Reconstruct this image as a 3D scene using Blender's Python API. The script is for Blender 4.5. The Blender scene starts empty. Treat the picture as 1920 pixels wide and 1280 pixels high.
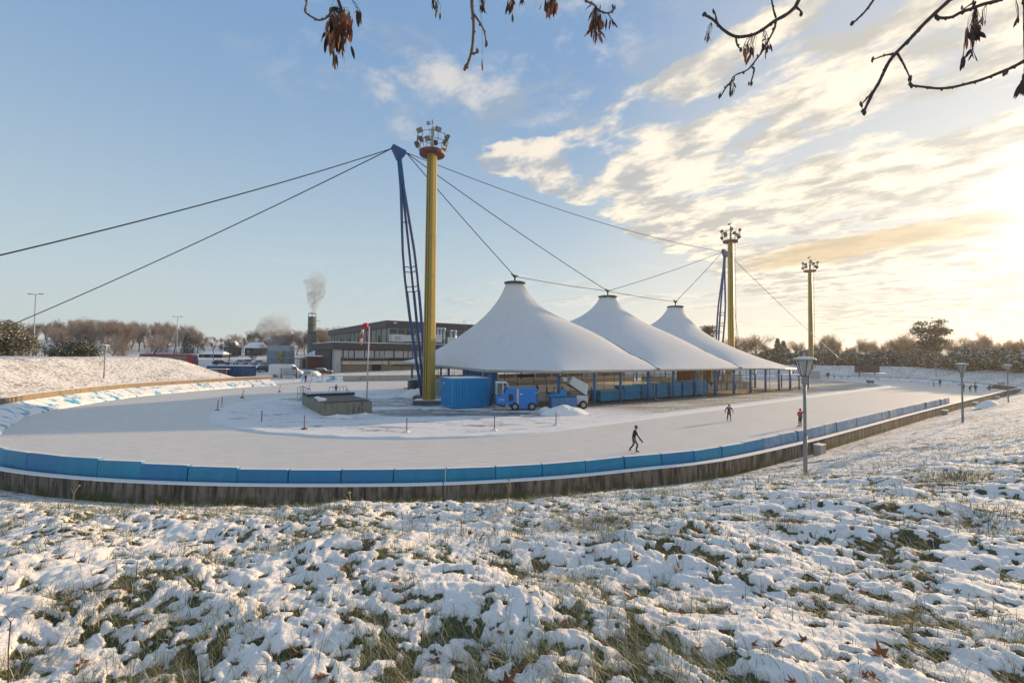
import bpy, math, random
import numpy as np
from mathutils import Vector, Matrix
R = math.radians
random.seed(7); np.random.seed(7)
SC = bpy.context.scene
COL = SC.collection

# ------------------------------------------------------------------ camera
CAM_H = 5.6
FPX = 853.0                      # focal length in pixels of the 1920 px wide frame
PITCH = math.atan(25 / FPX); ROLL = R(0.5)
cf = Vector((0, math.cos(PITCH), math.sin(PITCH)))
u0 = Vector((0, -math.sin(PITCH), math.cos(PITCH))); r0 = Vector((1, 0, 0))
cr = r0 * math.cos(ROLL) + u0 * math.sin(ROLL)
cu = -r0 * math.sin(ROLL) + u0 * math.cos(ROLL)
cam = bpy.data.cameras.new('camera'); camo = bpy.data.objects.new('camera', cam); COL.objects.link(camo)
cam.sensor_width = 36; cam.lens = FPX / 1920 * 36; cam.clip_start = 0.05; cam.clip_end = 4000
m = Matrix((cr, cu, -cf)).transposed().to_4x4(); m.translation = Vector((0, 0, CAM_H))
camo.matrix_world = m; SC.camera = camo
cam.dof.use_dof = True; cam.dof.focus_distance = 30; cam.dof.aperture_fstop = 13.0

# ------------------------------------------------------------------ light
SUN_AZ = R(54.5)                 # from +Y towards +X
SUN_EL = R(10.5)
sd = Vector((math.sin(SUN_AZ) * math.cos(SUN_EL), math.cos(SUN_AZ) * math.cos(SUN_EL), math.sin(SUN_EL)))
sl = bpy.data.lights.new('sun', 'SUN'); sl.energy = 5.0; sl.angle = R(0.9); sl.color = (1.0, 0.72, 0.43)
so = bpy.data.objects.new('sun', sl); COL.objects.link(so); so.rotation_euler = sd.to_track_quat('Z', 'Y').to_euler()
so.location = (60, 40, 60)
SC.view_settings.view_transform = 'Standard'; SC.view_settings.look = 'None'
SC.view_settings.gamma = 1; SC.view_settings.exposure = 0.32
SC.view_settings.use_curve_mapping = False
SC.cycles.use_denoising = True
SC.cycles.max_bounces = 8; SC.cycles.volume_bounces = 0
SC.cycles.transparent_max_bounces = 12
SC.cycles.volume_step_rate = 5; SC.cycles.volume_max_steps = 32

W = bpy.data.worlds.new('World'); SC.world = W; W.use_nodes = True

class NT:
    """tiny node-tree builder"""
    def __init__(s, nt): s.nt = nt; s.n = nt.nodes; s.l = nt.links
    def node(s, typ, **kw):
        o = s.n.new(typ)
        for k, v in kw.items(): setattr(o, k, v)
        return o
    def set(s, sock, v):
        if isinstance(v, bpy.types.NodeSocket): s.l.new(v, sock)
        else: sock.default_value = v
    def math(s, op, a, b=0.0, c=0.0, clamp=False):
        o = s.node('ShaderNodeMath', operation=op, use_clamp=clamp)
        s.set(o.inputs[0], a); s.set(o.inputs[1], b); s.set(o.inputs[2], c); return o.outputs[0]
    def sep(s, v):
        o = s.node('ShaderNodeSeparateXYZ'); s.set(o.inputs[0], v); return o.outputs
    def comb(s, x, y, z=0.0):
        o = s.node('ShaderNodeCombineXYZ')
        for i, v in enumerate((x, y, z)): s.set(o.inputs[i], v)
        return o.outputs[0]
    def noise(s, vec, scale, detail=4.0, rough=0.5, dist=0.0):
        o = s.node('ShaderNodeTexNoise'); s.set(o.inputs['Vector'], vec); s.set(o.inputs['Scale'], scale)
        s.set(o.inputs['Detail'], detail); s.set(o.inputs['Roughness'], rough); s.set(o.inputs['Distortion'], dist)
        return o.outputs[0]
    def ramp(s, f, lo, hi, a=0.0, b=1.0, interp='SMOOTHSTEP'):
        o = s.node('ShaderNodeMapRange', interpolation_type=interp)
        s.set(o.inputs[0], f); s.set(o.inputs[1], lo); s.set(o.inputs[2], hi); s.set(o.inputs[3], a); s.set(o.inputs[4], b)
        return o.outputs[0]
    def mix(s, f, a, b, blend='MIX'):
        o = s.node('ShaderNodeMix', data_type='RGBA', blend_type=blend)
        s.set(o.inputs[0], f)
        for k, v in ((6, a), (7, b)):
            if isinstance(v, (tuple, list)): v = tuple(v) + (1.0,) * (4 - len(v))
            s.set(o.inputs[k], v)
        return o.outputs[2]
    def vmath(s, op, a, b=(0, 0, 0)):
        o = s.node('ShaderNodeVectorMath', operation=op); s.set(o.inputs[0], a); s.set(o.inputs[1], b)
        return o.outputs['Value'] if op in ('DOT_PRODUCT', 'LENGTH') else o.outputs[0]

def build_world():
    t = NT(W.node_tree); t.n.clear()
    out = t.node('ShaderNodeOutputWorld'); bg = t.node('ShaderNodeBackground')
    sky = t.node('ShaderNodeTexSky', sky_type='NISHITA', sun_disc=False)
    sky.sun_elevation = SUN_EL; sky.sun_rotation = SUN_AZ
    sky.air_density = 1.0; sky.dust_density = 0.8; sky.ozone_density = 1.6; sky.altitude = 50
    tc = t.node('ShaderNodeTexCoord'); d = tc.outputs['Generated']
    dn = t.vmath('NORMALIZE', d)
    x, y, z = t.sep(dn)
    zc = t.math('MAXIMUM', z, 0.0)
    den = t.math('ADD', zc, 0.1)
    px = t.math('DIVIDE', x, den); py = t.math('DIVIDE', y, den)          # cloud-layer plane
    a = t.math('DIVIDE', t.math('SUBTRACT', px, t.math('MULTIPLY', py, 1.1)), 1.487)   # along the streaks
    b = t.math('DIVIDE', t.math('ADD', t.math('MULTIPLY', px, 1.1), py), 1.487)        # across the streaks
    sunv = tuple(sd)
    cs = t.math('MAXIMUM', t.vmath('DOT_PRODUCT', dn, sunv), 0.0)
    v1 = t.comb(t.math('MULTIPLY', a, 0.8), t.math('MULTIPLY', b, 1.25), 4.4)
    n1 = t.noise(v1, 1.7, 9.0, 0.56, 0.3)
    v2 = t.comb(t.math('MULTIPLY', a, 1.0), t.math('MULTIPLY', b, 1.3), 9.7)
    n2 = t.noise(v2, 6.0, 7.0, 0.6, 0.15)
    nn = t.math('ADD', t.math('MULTIPLY', n1, 0.68), t.math('MULTIPLY', n2, 0.32))
    # cover: the cloud bank begins across b ~ 1.25 and ends towards the left at a ~ -1.4
    wob = t.math('MULTIPLY', t.math('SUBTRACT', t.noise(t.comb(px, py, 5.5), 2.0, 4.0, 0.6), 0.5), 0.45)
    mb = t.ramp(t.math('ADD', b, wob), 1.06, 1.26)
    ma = t.ramp(t.math('ADD', a, wob), -1.70, -1.38)
    cover = t.math('MULTIPLY', mb, ma)
    thr = t.ramp(cover, 0.0, 1.0, 0.74, 0.412, 'LINEAR')
    dens = t.math('MULTIPLY', t.ramp(t.math('SUBTRACT', nn, thr), 0.0, 0.085), t.ramp(cover, 0.02, 0.3))
    # thin wisps left of the bank, high up
    n3 = t.noise(t.comb(px, py, 1.3), 3.1, 8.0, 0.62, 0.25)
    wm = t.math('MULTIPLY', t.ramp(py, 2.0, 1.35), t.math('MULTIPLY', t.ramp(px, -0.85, -0.45), t.ramp(px, 0.5, 0.2)))
    wisp = t.math('MULTIPLY', t.math('MULTIPLY', t.ramp(n3, 0.46, 0.66), wm), 0.7)
    dens = t.math('MAXIMUM', dens, wisp)
    # low streak bands towards the horizon
    n4 = t.noise(t.comb(t.math('MULTIPLY', x, 1.6), t.math('MULTIPLY', z, 26.0), 2.0), 1.6, 5.0, 0.55, 0.1)
    band = t.math('MULTIPLY', t.ramp(n4, 0.47, 0.70), t.math('MULTIPLY', t.ramp(z, 0.30, 0.12), t.ramp(x, -0.7, 0.35)))
    dens = t.math('MAXIMUM', dens, t.math('MULTIPLY', band, 0.55))
    # base sky: Nishita, veiled by pale winter haze towards the horizon
    skyc = t.vmath('MULTIPLY', sky.outputs[0], (0.105, 0.105, 0.105))
    g1 = t.math('POWER', t.math('SUBTRACT', 1.0, zc), 7.0)
    hz = t.mix(t.ramp(cs, 0.35, 1.0), (0.54, 0.59, 0.56), (0.86, 0.76, 0.61))
    grad = t.mix(t.ramp(z, 0.0, 0.62), (0.42, 0.54, 0.60), (0.185, 0.315, 0.52))
    base = t.mix(0.88, skyc, grad)
    base = t.mix(t.math('MULTIPLY', g1, 0.85), base, hz)
    base = t.mix(t.ramp(cs, 0.66, 1.0, 0.0, 0.5), base, (0.78, 0.71, 0.60))
    # clouds: shaded blue grey cores, cream rims, white towards the sun
    lit = t.mix(t.ramp(cs, 0.45, 0.98), (0.74, 0.67, 0.58), (0.98, 0.86, 0.68))
    core = t.mix(t.ramp(cs, 0.5, 0.98), (0.31, 0.36, 0.43), (0.50, 0.48, 0.43))
    off = t.vmath('ADD', v2, (0.05, -0.07, 0.0))
    n2b = t.noise(off, 6.0, 5.0, 0.6, 0.15)
    shade = t.ramp(t.math('ADD', t.math('MULTIPLY', n2b, 0.55), t.math('MULTIPLY', t.noise(v1, 4.2, 6.0, 0.6, 0.3), 0.45)), 0.42, 0.58)
    cc = t.mix(shade, core, lit)
    col = t.mix(t.math('MULTIPLY', dens, 0.95), base, cc)
    # one long grey gold cloud bar low above the horizon on the sun's side
    bz = t.math('SUBTRACT', z, t.math('ADD', 0.132, t.math('MULTIPLY', x, 0.10)))
    bz = t.math('ADD', bz, t.math('MULTIPLY', t.math('SUBTRACT', t.noise(t.comb(t.math('MULTIPLY', x, 6.0), t.math('MULTIPLY', z, 14.0), 7.0), 1.5, 6.0, 0.6), 0.5), 0.05))
    bar = t.math('MULTIPLY', t.ramp(t.math('ABSOLUTE', bz), 0.024, 0.008), t.math('MULTIPLY', t.ramp(x, 0.40, 0.52), t.ramp(x, 0.78, 0.66)))
    col = t.mix(t.math('MULTIPLY', bar, 0.8), col, (0.56, 0.44, 0.27))
    # veil of light round the sun
    gl = t.math('POWER', cs, 45.0); gl2 = t.math('POWER', cs, 260.0)
    glow = t.vmath('SCALE', (0.95, 0.88, 0.76)); glow_node = glow.node
    t.set(glow_node.inputs['Scale'], t.math('ADD', t.math('MULTIPLY', gl, 0.26), t.math('MULTIPLY', gl2, 0.9)))
    col = t.vmath('ADD', col, glow)
    t.set(bg.inputs[0], col); bg.inputs[1].default_value = 1.0
    t.l.new(bg.outputs[0], out.inputs[0])
build_world()

# ------------------------------------------------------------------ helpers: pixels of the photograph -> places
def ray(px, py):
    return cf + cr * ((px - 960) / FPX) - cu * ((py - 640) / FPX)
def gp(px, py, h=0.0):
    """the point at height h seen at this pixel"""
    d = ray(px, py); k = (h - CAM_H) / d.z
    return Vector((d.x * k, d.y * k, h))
def dp(px, py, depth):
    d = ray(px, py); k = depth / d.y
    return Vector((d.x * k, depth, CAM_H + d.z * k))

# ------------------------------------------------------------------ helpers: objects
def link(o, parent=None):
    COL.objects.link(o)
    if parent is not None: o.parent = parent
    return o
def tag(o, label=None, cat=None, group=None, kind=None):
    if label: o['label'] = label
    if cat: o['category'] = cat
    if group: o['group'] = group
    if kind: o['kind'] = kind
    return o
def empty(name, loc, rz=0.0, label=None, cat=None, group=None):
    o = bpy.data.objects.new(name, None); link(o)
    o.location = loc; o.rotation_euler = (0, 0, rz); o.empty_display_size = 0.3
    return tag(o, label, cat, group)
def copy_tree(o, parent=None, shared=True):
    c = o.copy(); COL.objects.link(c); c.parent = parent
    for ch in list(o.children): copy_tree(ch, c)
    return c

class MB:
    """collects shapes into one mesh"""
    def __init__(s): s.v = []; s.f = []; s.mi = []; s.cur = 0; s.smooth = []; s.sm = False
    def mat(s, i): s.cur = i; return s
    def add(s, vs, fs):
        k = len(s.v); s.v.extend([tuple(v) for v in vs])
        for f in fs: s.f.append(tuple(i + k for i in f)); s.mi.append(s.cur); s.smooth.append(s.sm)
        return s
    def box(s, c, d, rz=0.0, taper=None):
        x, y, z = d[0] / 2, d[1] / 2, d[2] / 2; tx, ty = taper or (1, 1)
        pts = [(-x, -y, -z), (x, -y, -z), (x, y, -z), (-x, y, -z), (-x * tx, -y * ty, z), (x * tx, -y * ty, z), (x * tx, y * ty, z), (-x * tx, y * ty, z)]
        co, si = math.cos(rz), math.sin(rz)
        pts = [(c[0] + p[0] * co - p[1] * si, c[1] + p[0] * si + p[1] * co, c[2] + p[2]) for p in pts]
        return s.add(pts, [(0, 3, 2, 1), (4, 5, 6, 7), (0, 1, 5, 4), (1, 2, 6, 5), (2, 3, 7, 6), (3, 0, 4, 7)])
    def bbox(s, lo, hi):
        return s.box([(a + b) / 2 for a, b in zip(lo, hi)], [b - a for a, b in zip(lo, hi)])
    def tube(s, pts, rad, n=8, caps=True, smooth=True):
        pts = [Vector(p) for p in pts]; m_ = len(pts)
        rads = rad if isinstance(rad, (list, tuple)) else [rad] * m_
        osm = s.sm; s.sm = smooth; rings = []
        prev = None; verts = []
        for i, p in enumerate(pts):
            t = (pts[min(i + 1, m_ - 1)] - pts[max(i - 1, 0)])
            t = t.normalized() if t.length > 1e-9 else Vector((0, 0, 1))
            if prev is None:
                a = Vector((0, 0, 1)) if abs(t.z) < 0.9 else Vector((1, 0, 0))
                prev = t.cross(a).normalized()
            prev = (prev - t * prev.dot(t))
            prev = prev.normalized() if prev.length > 1e-6 else t.orthogonal().normalized()
            b = t.cross(prev)
            for j in range(n):
                an = 2 * math.pi * j / n
                verts.append(p + (prev * math.cos(an) + b * math.sin(an)) * rads[i])
        fs = []
        for i in range(m_ - 1):
            for j in range(n):
                k = (j + 1) % n
                fs.append((i * n + j, i * n + k, (i + 1) * n + k, (i + 1) * n + j))
        s.add(verts, fs)
        s.sm = False
        if caps:
            k = len(s.v) - len(verts)
            s.f.append(tuple(k + j for j in reversed(range(n)))); s.mi.append(s.cur); s.smooth.append(False)
            s.f.append(tuple(k + (m_ - 1) * n + j for j in range(n))); s.mi.append(s.cur); s.smooth.append(False)
        s.sm = osm; return s
    def lathe(s, prof, n=16, c=(0, 0, 0), smooth=True):
        vs = []; fs = []
        for r_, z in prof:
            for j in range(n):
                a = 2 * math.pi * j / n; vs.append((c[0] + r_ * math.cos(a), c[1] + r_ * math.sin(a), c[2] + z))
        for i in range(len(prof) - 1):
            for j in range(n):
                k = (j + 1) % n; fs.append((i * n + j, i * n + k, (i + 1) * n + k, (i + 1) * n + j))
        fs.append(tuple(reversed(range(n)))); fs.append(tuple((len(prof) - 1) * n + j for j in range(n)))
        osm = s.sm; s.sm = smooth; s.add(vs, fs); s.sm = osm; return s
    def prism(s, prof, y0, y1):
        """profile in x,z extruded along y"""
        n = len(prof); vs = [(p[0], y0, p[1]) for p in prof] + [(p[0], y1, p[1]) for p in prof]
        fs = [tuple(range(n)), tuple(reversed(range(n, 2 * n)))]
        for i in range(n): j = (i + 1) % n; fs.append((j, i, n + i, n + j))
        return s.add(vs, fs)
    def mesh(s, name, mats):
        me = bpy.data.meshes.new(name); me.from_pydata(s.v, [], s.f)
        for m_ in (mats if isinstance(mats, (list, tuple)) else [mats]): me.materials.append(m_)
        me.polygons.foreach_set('material_index', s.mi); me.polygons.foreach_set('use_smooth', s.smooth)
        me.update(); return me
    def build(s, name, mats, parent=None, bevel=0.0, loc=None, rz=None):
        o = bpy.data.objects.new(name, s.mesh(name, mats)); link(o, parent)
        if loc is not None: o.location = loc
        if rz is not None: o.rotation_euler = (0, 0, rz)
        if bevel:
            b = o.modifiers.new('b', 'BEVEL'); b.width = bevel; b.segments = 2; b.limit_method = 'ANGLE'
        return o

def grid_mesh(name, X, Y, Z, mats, keep=None, attrs=None, smooth=True):
    """X,Y,Z 2-D arrays -> mesh"""
    h, w = X.shape
    co = np.stack([X, Y, Z], -1).reshape(-1, 3).astype(np.float32)
    idx = np.arange(h * w).reshape(h, w)
    q = np.stack([idx[:-1, :-1], idx[:-1, 1:], idx[1:, 1:], idx[1:, :-1]], -1).reshape(-1, 4)
    if keep is not None:
        k = keep.reshape(-1); q = q[k[q].any(1)]
        used = np.zeros(h * w, bool); used[q.ravel()] = True
        remap = np.cumsum(used) - 1; co = co[used]; q = remap[q]
        if attrs: attrs = {a: v.reshape(-1)[used] for a, v in attrs.items()}
    elif attrs: attrs = {a: v.reshape(-1) for a, v in attrs.items()}
    return arr_mesh(name, co, q, mats, attrs, smooth)
def arr_mesh(name, co, faces, mats, attrs=None, smooth=True, mi=None):
    me = bpy.data.meshes.new(name); nf, k = faces.shape
    me.vertices.add(len(co)); me.vertices.foreach_set('co', np.ascontiguousarray(co, np.float32).ravel())
    me.loops.add(nf * k); me.loops.foreach_set('vertex_index', faces.ravel().astype(np.int32))
    me.polygons.add(nf); me.polygons.foreach_set('loop_start', np.arange(nf, dtype=np.int32) * k)
    me.polygons.foreach_set('loop_total', np.full(nf, k, np.int32))
    me.polygons.foreach_set('use_smooth', np.full(nf, smooth))
    for m_ in (mats if isinstance(mats, (list, tuple)) else [mats]): me.materials.append(m_)
    if mi is not None: me.polygons.foreach_set('material_index', mi.astype(np.int32))
    me.update(calc_edges=True); me.validate()
    for a, v in (attrs or {}).items():
        at = me.attributes.new(a, 'FLOAT', 'POINT'); at.data.foreach_set('value', v.astype(np.float32).ravel())
    return me

# ------------------------------------------------------------------ materials
def mat(name, col, rough=0.6, metal=0.0, var=0.12, scale=3.0, bump=0.0, bscale=None, col2=None, c2lo=0.5, c2hi=0.65, spec=0.5, stretch=None, alpha=1.0):
    m_ = bpy.data.materials.new(name); m_.use_nodes = True; t = NT(m_.node_tree); b = t.n['Principled BSDF']
    geo = t.node('ShaderNodeNewGeometry'); pos = geo.outputs['Position']
    v = t.vmath('MULTIPLY', pos, stretch) if stretch else pos
    n = t.noise(v, scale, 5.0, 0.6)
    lo = tuple(c * (1 - var) for c in col); hi = tuple(min(1, c * (1 + var)) for c in col)
    c = t.mix(n, lo, hi)
    if col2: c = t.mix(t.ramp(t.noise(t.vmath('ADD', v, (11, 5, 3)), scale * 1.7, 6.0, 0.65), c2lo, c2hi), c, col2)
    t.set(b.inputs['Base Color'], c); b.inputs['Roughness'].default_value = rough; b.inputs['Metallic'].default_value = metal
    b.inputs['Specular IOR Level'].default_value = spec
    if bump:
        bn = t.node('ShaderNodeBump'); bn.inputs['Strength'].default_value = 1.0; bn.inputs['Distance'].default_value = bump
        t.set(bn.inputs['Height'], t.noise(v, bscale or scale * 4, 4.0, 0.6)); t.l.new(bn.outputs[0], b.inputs['Normal'])
    m_['t'] = 1
    return m_
def snow_top(m_, amount=0.75, scale=6.0):
    """snow lying on the upward faces of a material's surface"""
    t = NT(m_.node_tree); b = t.n['Principled BSDF']; src = b.inputs['Base Color'].links[0].from_socket
    g = t.node('ShaderNodeNewGeometry'); nz = t.sep(g.outputs['Normal'])[2]
    f = t.math('MULTIPLY', t.ramp(nz, 0.25, 0.7), t.ramp(t.noise(g.outputs['Position'], scale, 3.0), 0.62 - amount * 0.4, 0.72 - amount * 0.4))
    t.set(b.inputs['Base Color'], t.mix(f, src, (0.8, 0.82, 0.85))); return m_
M = {}
M['snow'] = mat('snow', (0.86, 0.81, 0.755), 0.75, var=0.05, scale=2.5, bump=0.03, bscale=9)  # warm tint puts low sunlight into the snow colour, offsetting the blue skylight
M['yellow'] = mat('yellow_paint', (0.36, 0.25, 0.04), 0.5, var=0.22, scale=0.8, col2=(0.28, 0.19, 0.04), c2lo=0.55, c2hi=0.8, stretch=(2, 2, 0.35))
M['ydark'] = mat('seam_dark', (0.10, 0.075, 0.03), 0.7)
M['bluemast'] = mat('blue_mast_paint', (0.012, 0.065, 0.20), 0.4)
M['bluecol'] = mat('blue_column_paint', (0.055, 0.18, 0.40), 0.45, var=0.2, scale=2)
M['red'] = mat('rust_red_paint', (0.11, 0.028, 0.025), 0.6)
M['dark'] = mat('dark_metal', (0.025, 0.025, 0.028), 0.5)
M['rope'] = mat('cable_steel', (0.03, 0.032, 0.036), 0.5)
M['steel'] = mat('galvanised_steel', (0.33, 0.35, 0.37), 0.45, 0.6, var=0.15)
M['lampglass'] = mat('floodlight_glass', (0.16, 0.18, 0.19), 0.25, var=0.2)
M['white'] = mat('white_paint', (0.72, 0.73, 0.74), 0.45, var=0.05)
M['grey'] = mat('grey_paint', (0.30, 0.32, 0.34), 0.5)
M['concrete'] = mat('weathered_concrete', (0.20, 0.185, 0.155), 0.85, var=0.2, scale=1.2, bump=0.01, bscale=20, col2=(0.07, 0.06, 0.045), c2lo=0.48, c2hi=0.7, stretch=(1, 1, 0.25))
M['paleconc'] = mat('pale_concrete', (0.44, 0.40, 0.34), 0.85, var=0.12, scale=0.7, col2=(0.22, 0.19, 0.15), c2lo=0.5, c2hi=0.75)
M['tyre'] = mat('tyre', (0.02, 0.02, 0.02), 0.8)
M['glass'] = mat('window_glass', (0.10, 0.13, 0.16), 0.12, var=0.3, scale=0.3, spec=1.0)
M['boardblue'] = mat('board_blue', (0.006, 0.20, 0.46), 0.5, var=0.15, scale=1.5)
M['bark'] = mat('bark', (0.10, 0.08, 0.06), 0.9, var=0.3, scale=3)
M['skin'] = mat('skin', (0.50, 0.30, 0.22), 0.6)
# ------------------------------------------------------------------ noise
def perlin(x, y, seed=0):
    rs = np.random.RandomState(seed); ang = rs.rand(256, 256).astype(np.float32) * 2 * np.pi
    gx = np.cos(ang); gy = np.sin(ang)
    xi = np.floor(x).astype(np.int64); yi = np.floor(y).astype(np.int64); fx = (x - xi).astype(np.float32); fy = (y - yi).astype(np.float32)
    def g(a, b, dx, dy):
        i = a & 255; j = b & 255; return gx[i, j] * dx + gy[i, j] * dy
    u = fx * fx * fx * (fx * (fx * 6 - 15) + 10); v = fy * fy * fy * (fy * (fy * 6 - 15) + 10)
    n00 = g(xi, yi, fx, fy); n10 = g(xi + 1, yi, fx - 1, fy); n01 = g(xi, yi + 1, fx, fy - 1); n11 = g(xi + 1, yi + 1, fx - 1, fy - 1)
    return (n00 * (1 - u) + n10 * u) * (1 - v) + (n01 * (1 - u) + n11 * u) * v * 1.0
def fbm(x, y, o=4, seed=0):
    s = 0; a = 1.0
    for k in range(o): s = s + a * perlin(x * 2 ** k, y * 2 ** k, seed + k); a *= 0.5
    return s
def sstep(x, a, b):
    t = np.clip((x - a) / (b - a), 0, 1); return t * t * (3 - 2 * t)

# ------------------------------------------------------------------ the retaining wall's line in plan
def catmull(P, step=1.0, closed=False):
    P = [np.array(p[:2], float) for p in P]; n = len(P); out = []
    rng = range(n) if closed else range(n - 1)
    for i in rng:
        p0 = P[i - 1] if (closed or i > 0) else 2 * P[0] - P[1]
        p1 = P[i]; p2 = P[(i + 1) % n]; p3 = P[(i + 2) % n] if (closed or i + 2 < n) else 2 * P[-1] - P[-2]
        m_ = max(2, int(np.linalg.norm(p2 - p1) / step))
        for k in range(m_):
            t = k / m_; out.append(0.5 * ((2 * p1) + (-p0 + p2) * t + (2 * p0 - 5 * p1 + 4 * p2 - p3) * t * t + (-p0 + 3 * p1 - 3 * p2 + p3) * t ** 3))
    if not closed: out.append(P[-1])
    return np.array(out)
LEFTW = [gp(508, 705, 1.5), gp(420, 708.6, 1.5), gp(251, 718.5, 1.5), gp(140, 729, 1.5), gp(0, 746.4, 1.5)]
NEARW = [(-38.0, 31.6), (-32.0, 25.5), (-26.4, 21.4), gp(0, 878.5, .76), gp(157, 896.7, .76), gp(365, 907, .76), gp(601, 910, .76), gp(833, 907, .76), gp(1045, 895, .76),
         gp(1198, 880, .76), gp(1353, 862, .76), gp(1505, 829.3, .76), gp(1590, 807.7, .76), gp(1715, 774.5, .76), gp(1802, 752.5, .76), gp(1885, 732.3, .76)]
RIGHTW = [gp(1911, 727, .76), gp(1888, 722.8, .76), gp(1815, 716, .76), gp(1690, 707.5, .76), gp(1527, 702.5, .76), gp(1400, 699.3, .76)]
BACKW = [(45, 126), (10, 110), (-25, 95), (-40.5, 87.5)]
WL = catmull(LEFTW + NEARW + RIGHTW + BACKW, 0.5)       # open at the vehicle gate between the last and the first point
_seg = np.r_[0, np.cumsum(np.linalg.norm(np.diff(WL, axis=0), axis=1))]
def wl_at(s):
    return np.array([np.interp(s, _seg, WL[:, 0]), np.interp(s, _seg, WL[:, 1])])
WLEN = _seg[-1]
def near_s(p):
    return _seg[np.argmin(np.linalg.norm(WL - np.array(p[:2]), axis=1))]
def wl_dir(s):
    d = wl_at(min(s + .3, WLEN)) - wl_at(max(s - .3, 0)); return d / np.linalg.norm(d)
S_LEFT_END = near_s(LEFTW[-1]); S_NEAR0 = near_s(NEARW[0]); S_TIP = near_s(RIGHTW[0]); S_RIGHT_END = near_s(RIGHTW[-1])
from mathutils import kdtree
def inside(X, Y, poly):
    res = np.zeros(X.shape, bool); n = len(poly); j = n - 1
    for i in range(n):
        xi, yi = poly[i]; xj, yj = poly[j]
        if yi != yj:
            c = ((yi > Y) != (yj > Y)) & (X < (xj - xi) * (Y - yi) / (yj - yi) + xi); res ^= c
        j = i
    return res
WLs = WL[::3]
def wall_dist(X, Y):
    sh = X.shape; x = X.ravel().astype(np.float32); y = Y.ravel().astype(np.float32); out = np.empty(x.shape, np.float32)
    A = WLs.astype(np.float32); Bp = np.roll(A, -1, axis=0); D = Bp - A; L2 = (D ** 2).sum(1) + 1e-9
    for k in range(0, len(x), 20000):
        xx = x[k:k + 20000, None]; yy = y[k:k + 20000, None]
        t = np.clip(((xx - A[:, 0]) * D[:, 0] + (yy - A[:, 1]) * D[:, 1]) / L2, 0, 1)
        out[k:k + 20000] = np.sqrt(((xx - A[:, 0] - t * D[:, 0]) ** 2 + (yy - A[:, 1] - t * D[:, 1]) ** 2).min(1))
    out = out.reshape(sh); ins = inside(X, Y, WLs); return np.where(ins, -out, out)

def base_h(X, Y, D=None):
    """ground height without the small bumps"""
    if D is None: D = wall_dist(X, Y)
    d = np.maximum(D, 0)
    prof = np.interp(d, [0, .5, 5, 6.4, 9.8, 12.7, 16.4, 25, 60], [0.0, .02, .43, .515, .80, .935, 1.0, 1.03, 1.05])
    wl = sstep(-X, 36, 42) * sstep(100 - Y, 0, 8)
    ang = 0.788 * X + 0.616 * Y
    wr = sstep(ang, 108, 118)
    b0 = -0.04 + 1.37 * wl + 0.64 * wr
    top = 4.1 + 0.75 * wl - 0.75 * sstep(ang, 70, 120)
    profl = np.interp(d, [0, .5, 9, 12, 30], [0, .02, .96, 1.0, 1.0])
    prof = prof * (1 - wl) + profl * wl
    profr = np.interp(d, [0, .5, 7.5, 9, 30], [0, .02, .97, 1.0, 1.0]); prof = prof * (1 - wr) + profr * wr
    h = b0 + (top - b0) * prof
    # left bank ends before the vehicle gate; behind it the car park
    keepL = 1 - sstep(Y + 0.35 * (X + 50), 70, 88)
    beyond = 1 - sstep(d, 24, 44)
    left = X < 20
    keep = np.where(left, keepL * np.where(X < -36, beyond, 1.0), sstep(X + 0.1 * Y, 62, 76) * (Y > 60) + (Y <= 60))
    keep = np.clip(np.where((X > 20) & (ang < 118) & (D > 0) & (Y < 100) & (-0.616 * X + 0.788 * Y < 30), 1.0, keep), 0, 1)
    r_ = np.hypot(X, Y)
    flat = 0.05 + 1.75 * sstep(Y, 84, 132) * (X < 20) + 2.0 * sstep(r_, 150, 230) + 9.0 * sstep(r_ + 0.25 * X, 190, 330) * sstep(-X, -60, 60)
    flat = flat + 3.4 * sstep(ang, 118, 130)
    return np.where(D > -0.001, flat + (h - flat) * keep, 0.0)
def pillows(x, y, scale, seed, rlo=.38, rhi=.85):
    """rounded lumps scattered one per cell: height 0..1 and which cells carry none"""
    rs = np.random.RandomState(seed); T = rs.rand(4, 256, 256).astype(np.float32)
    x = x / scale; y = y / scale; xi = np.floor(x).astype(np.int64); yi = np.floor(y).astype(np.int64); out = np.zeros(x.shape, np.float32)
    for dx in (-1, 0, 1):
        for dy in (-1, 0, 1):
            i = (xi + dx) & 255; j = (yi + dy) & 255
            cx = xi + dx + T[0, i, j]; cy = yi + dy + T[1, i, j]; r_ = rlo + (rhi - rlo) * T[2, i, j]; hh = .25 + .75 * T[3, i, j]
            q = np.clip(1 - ((x - cx) ** 2 + (y - cy) ** 2) / r_ ** 2, 0, 1)
            out = np.maximum(out, hh * q ** .75)
    return out
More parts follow.
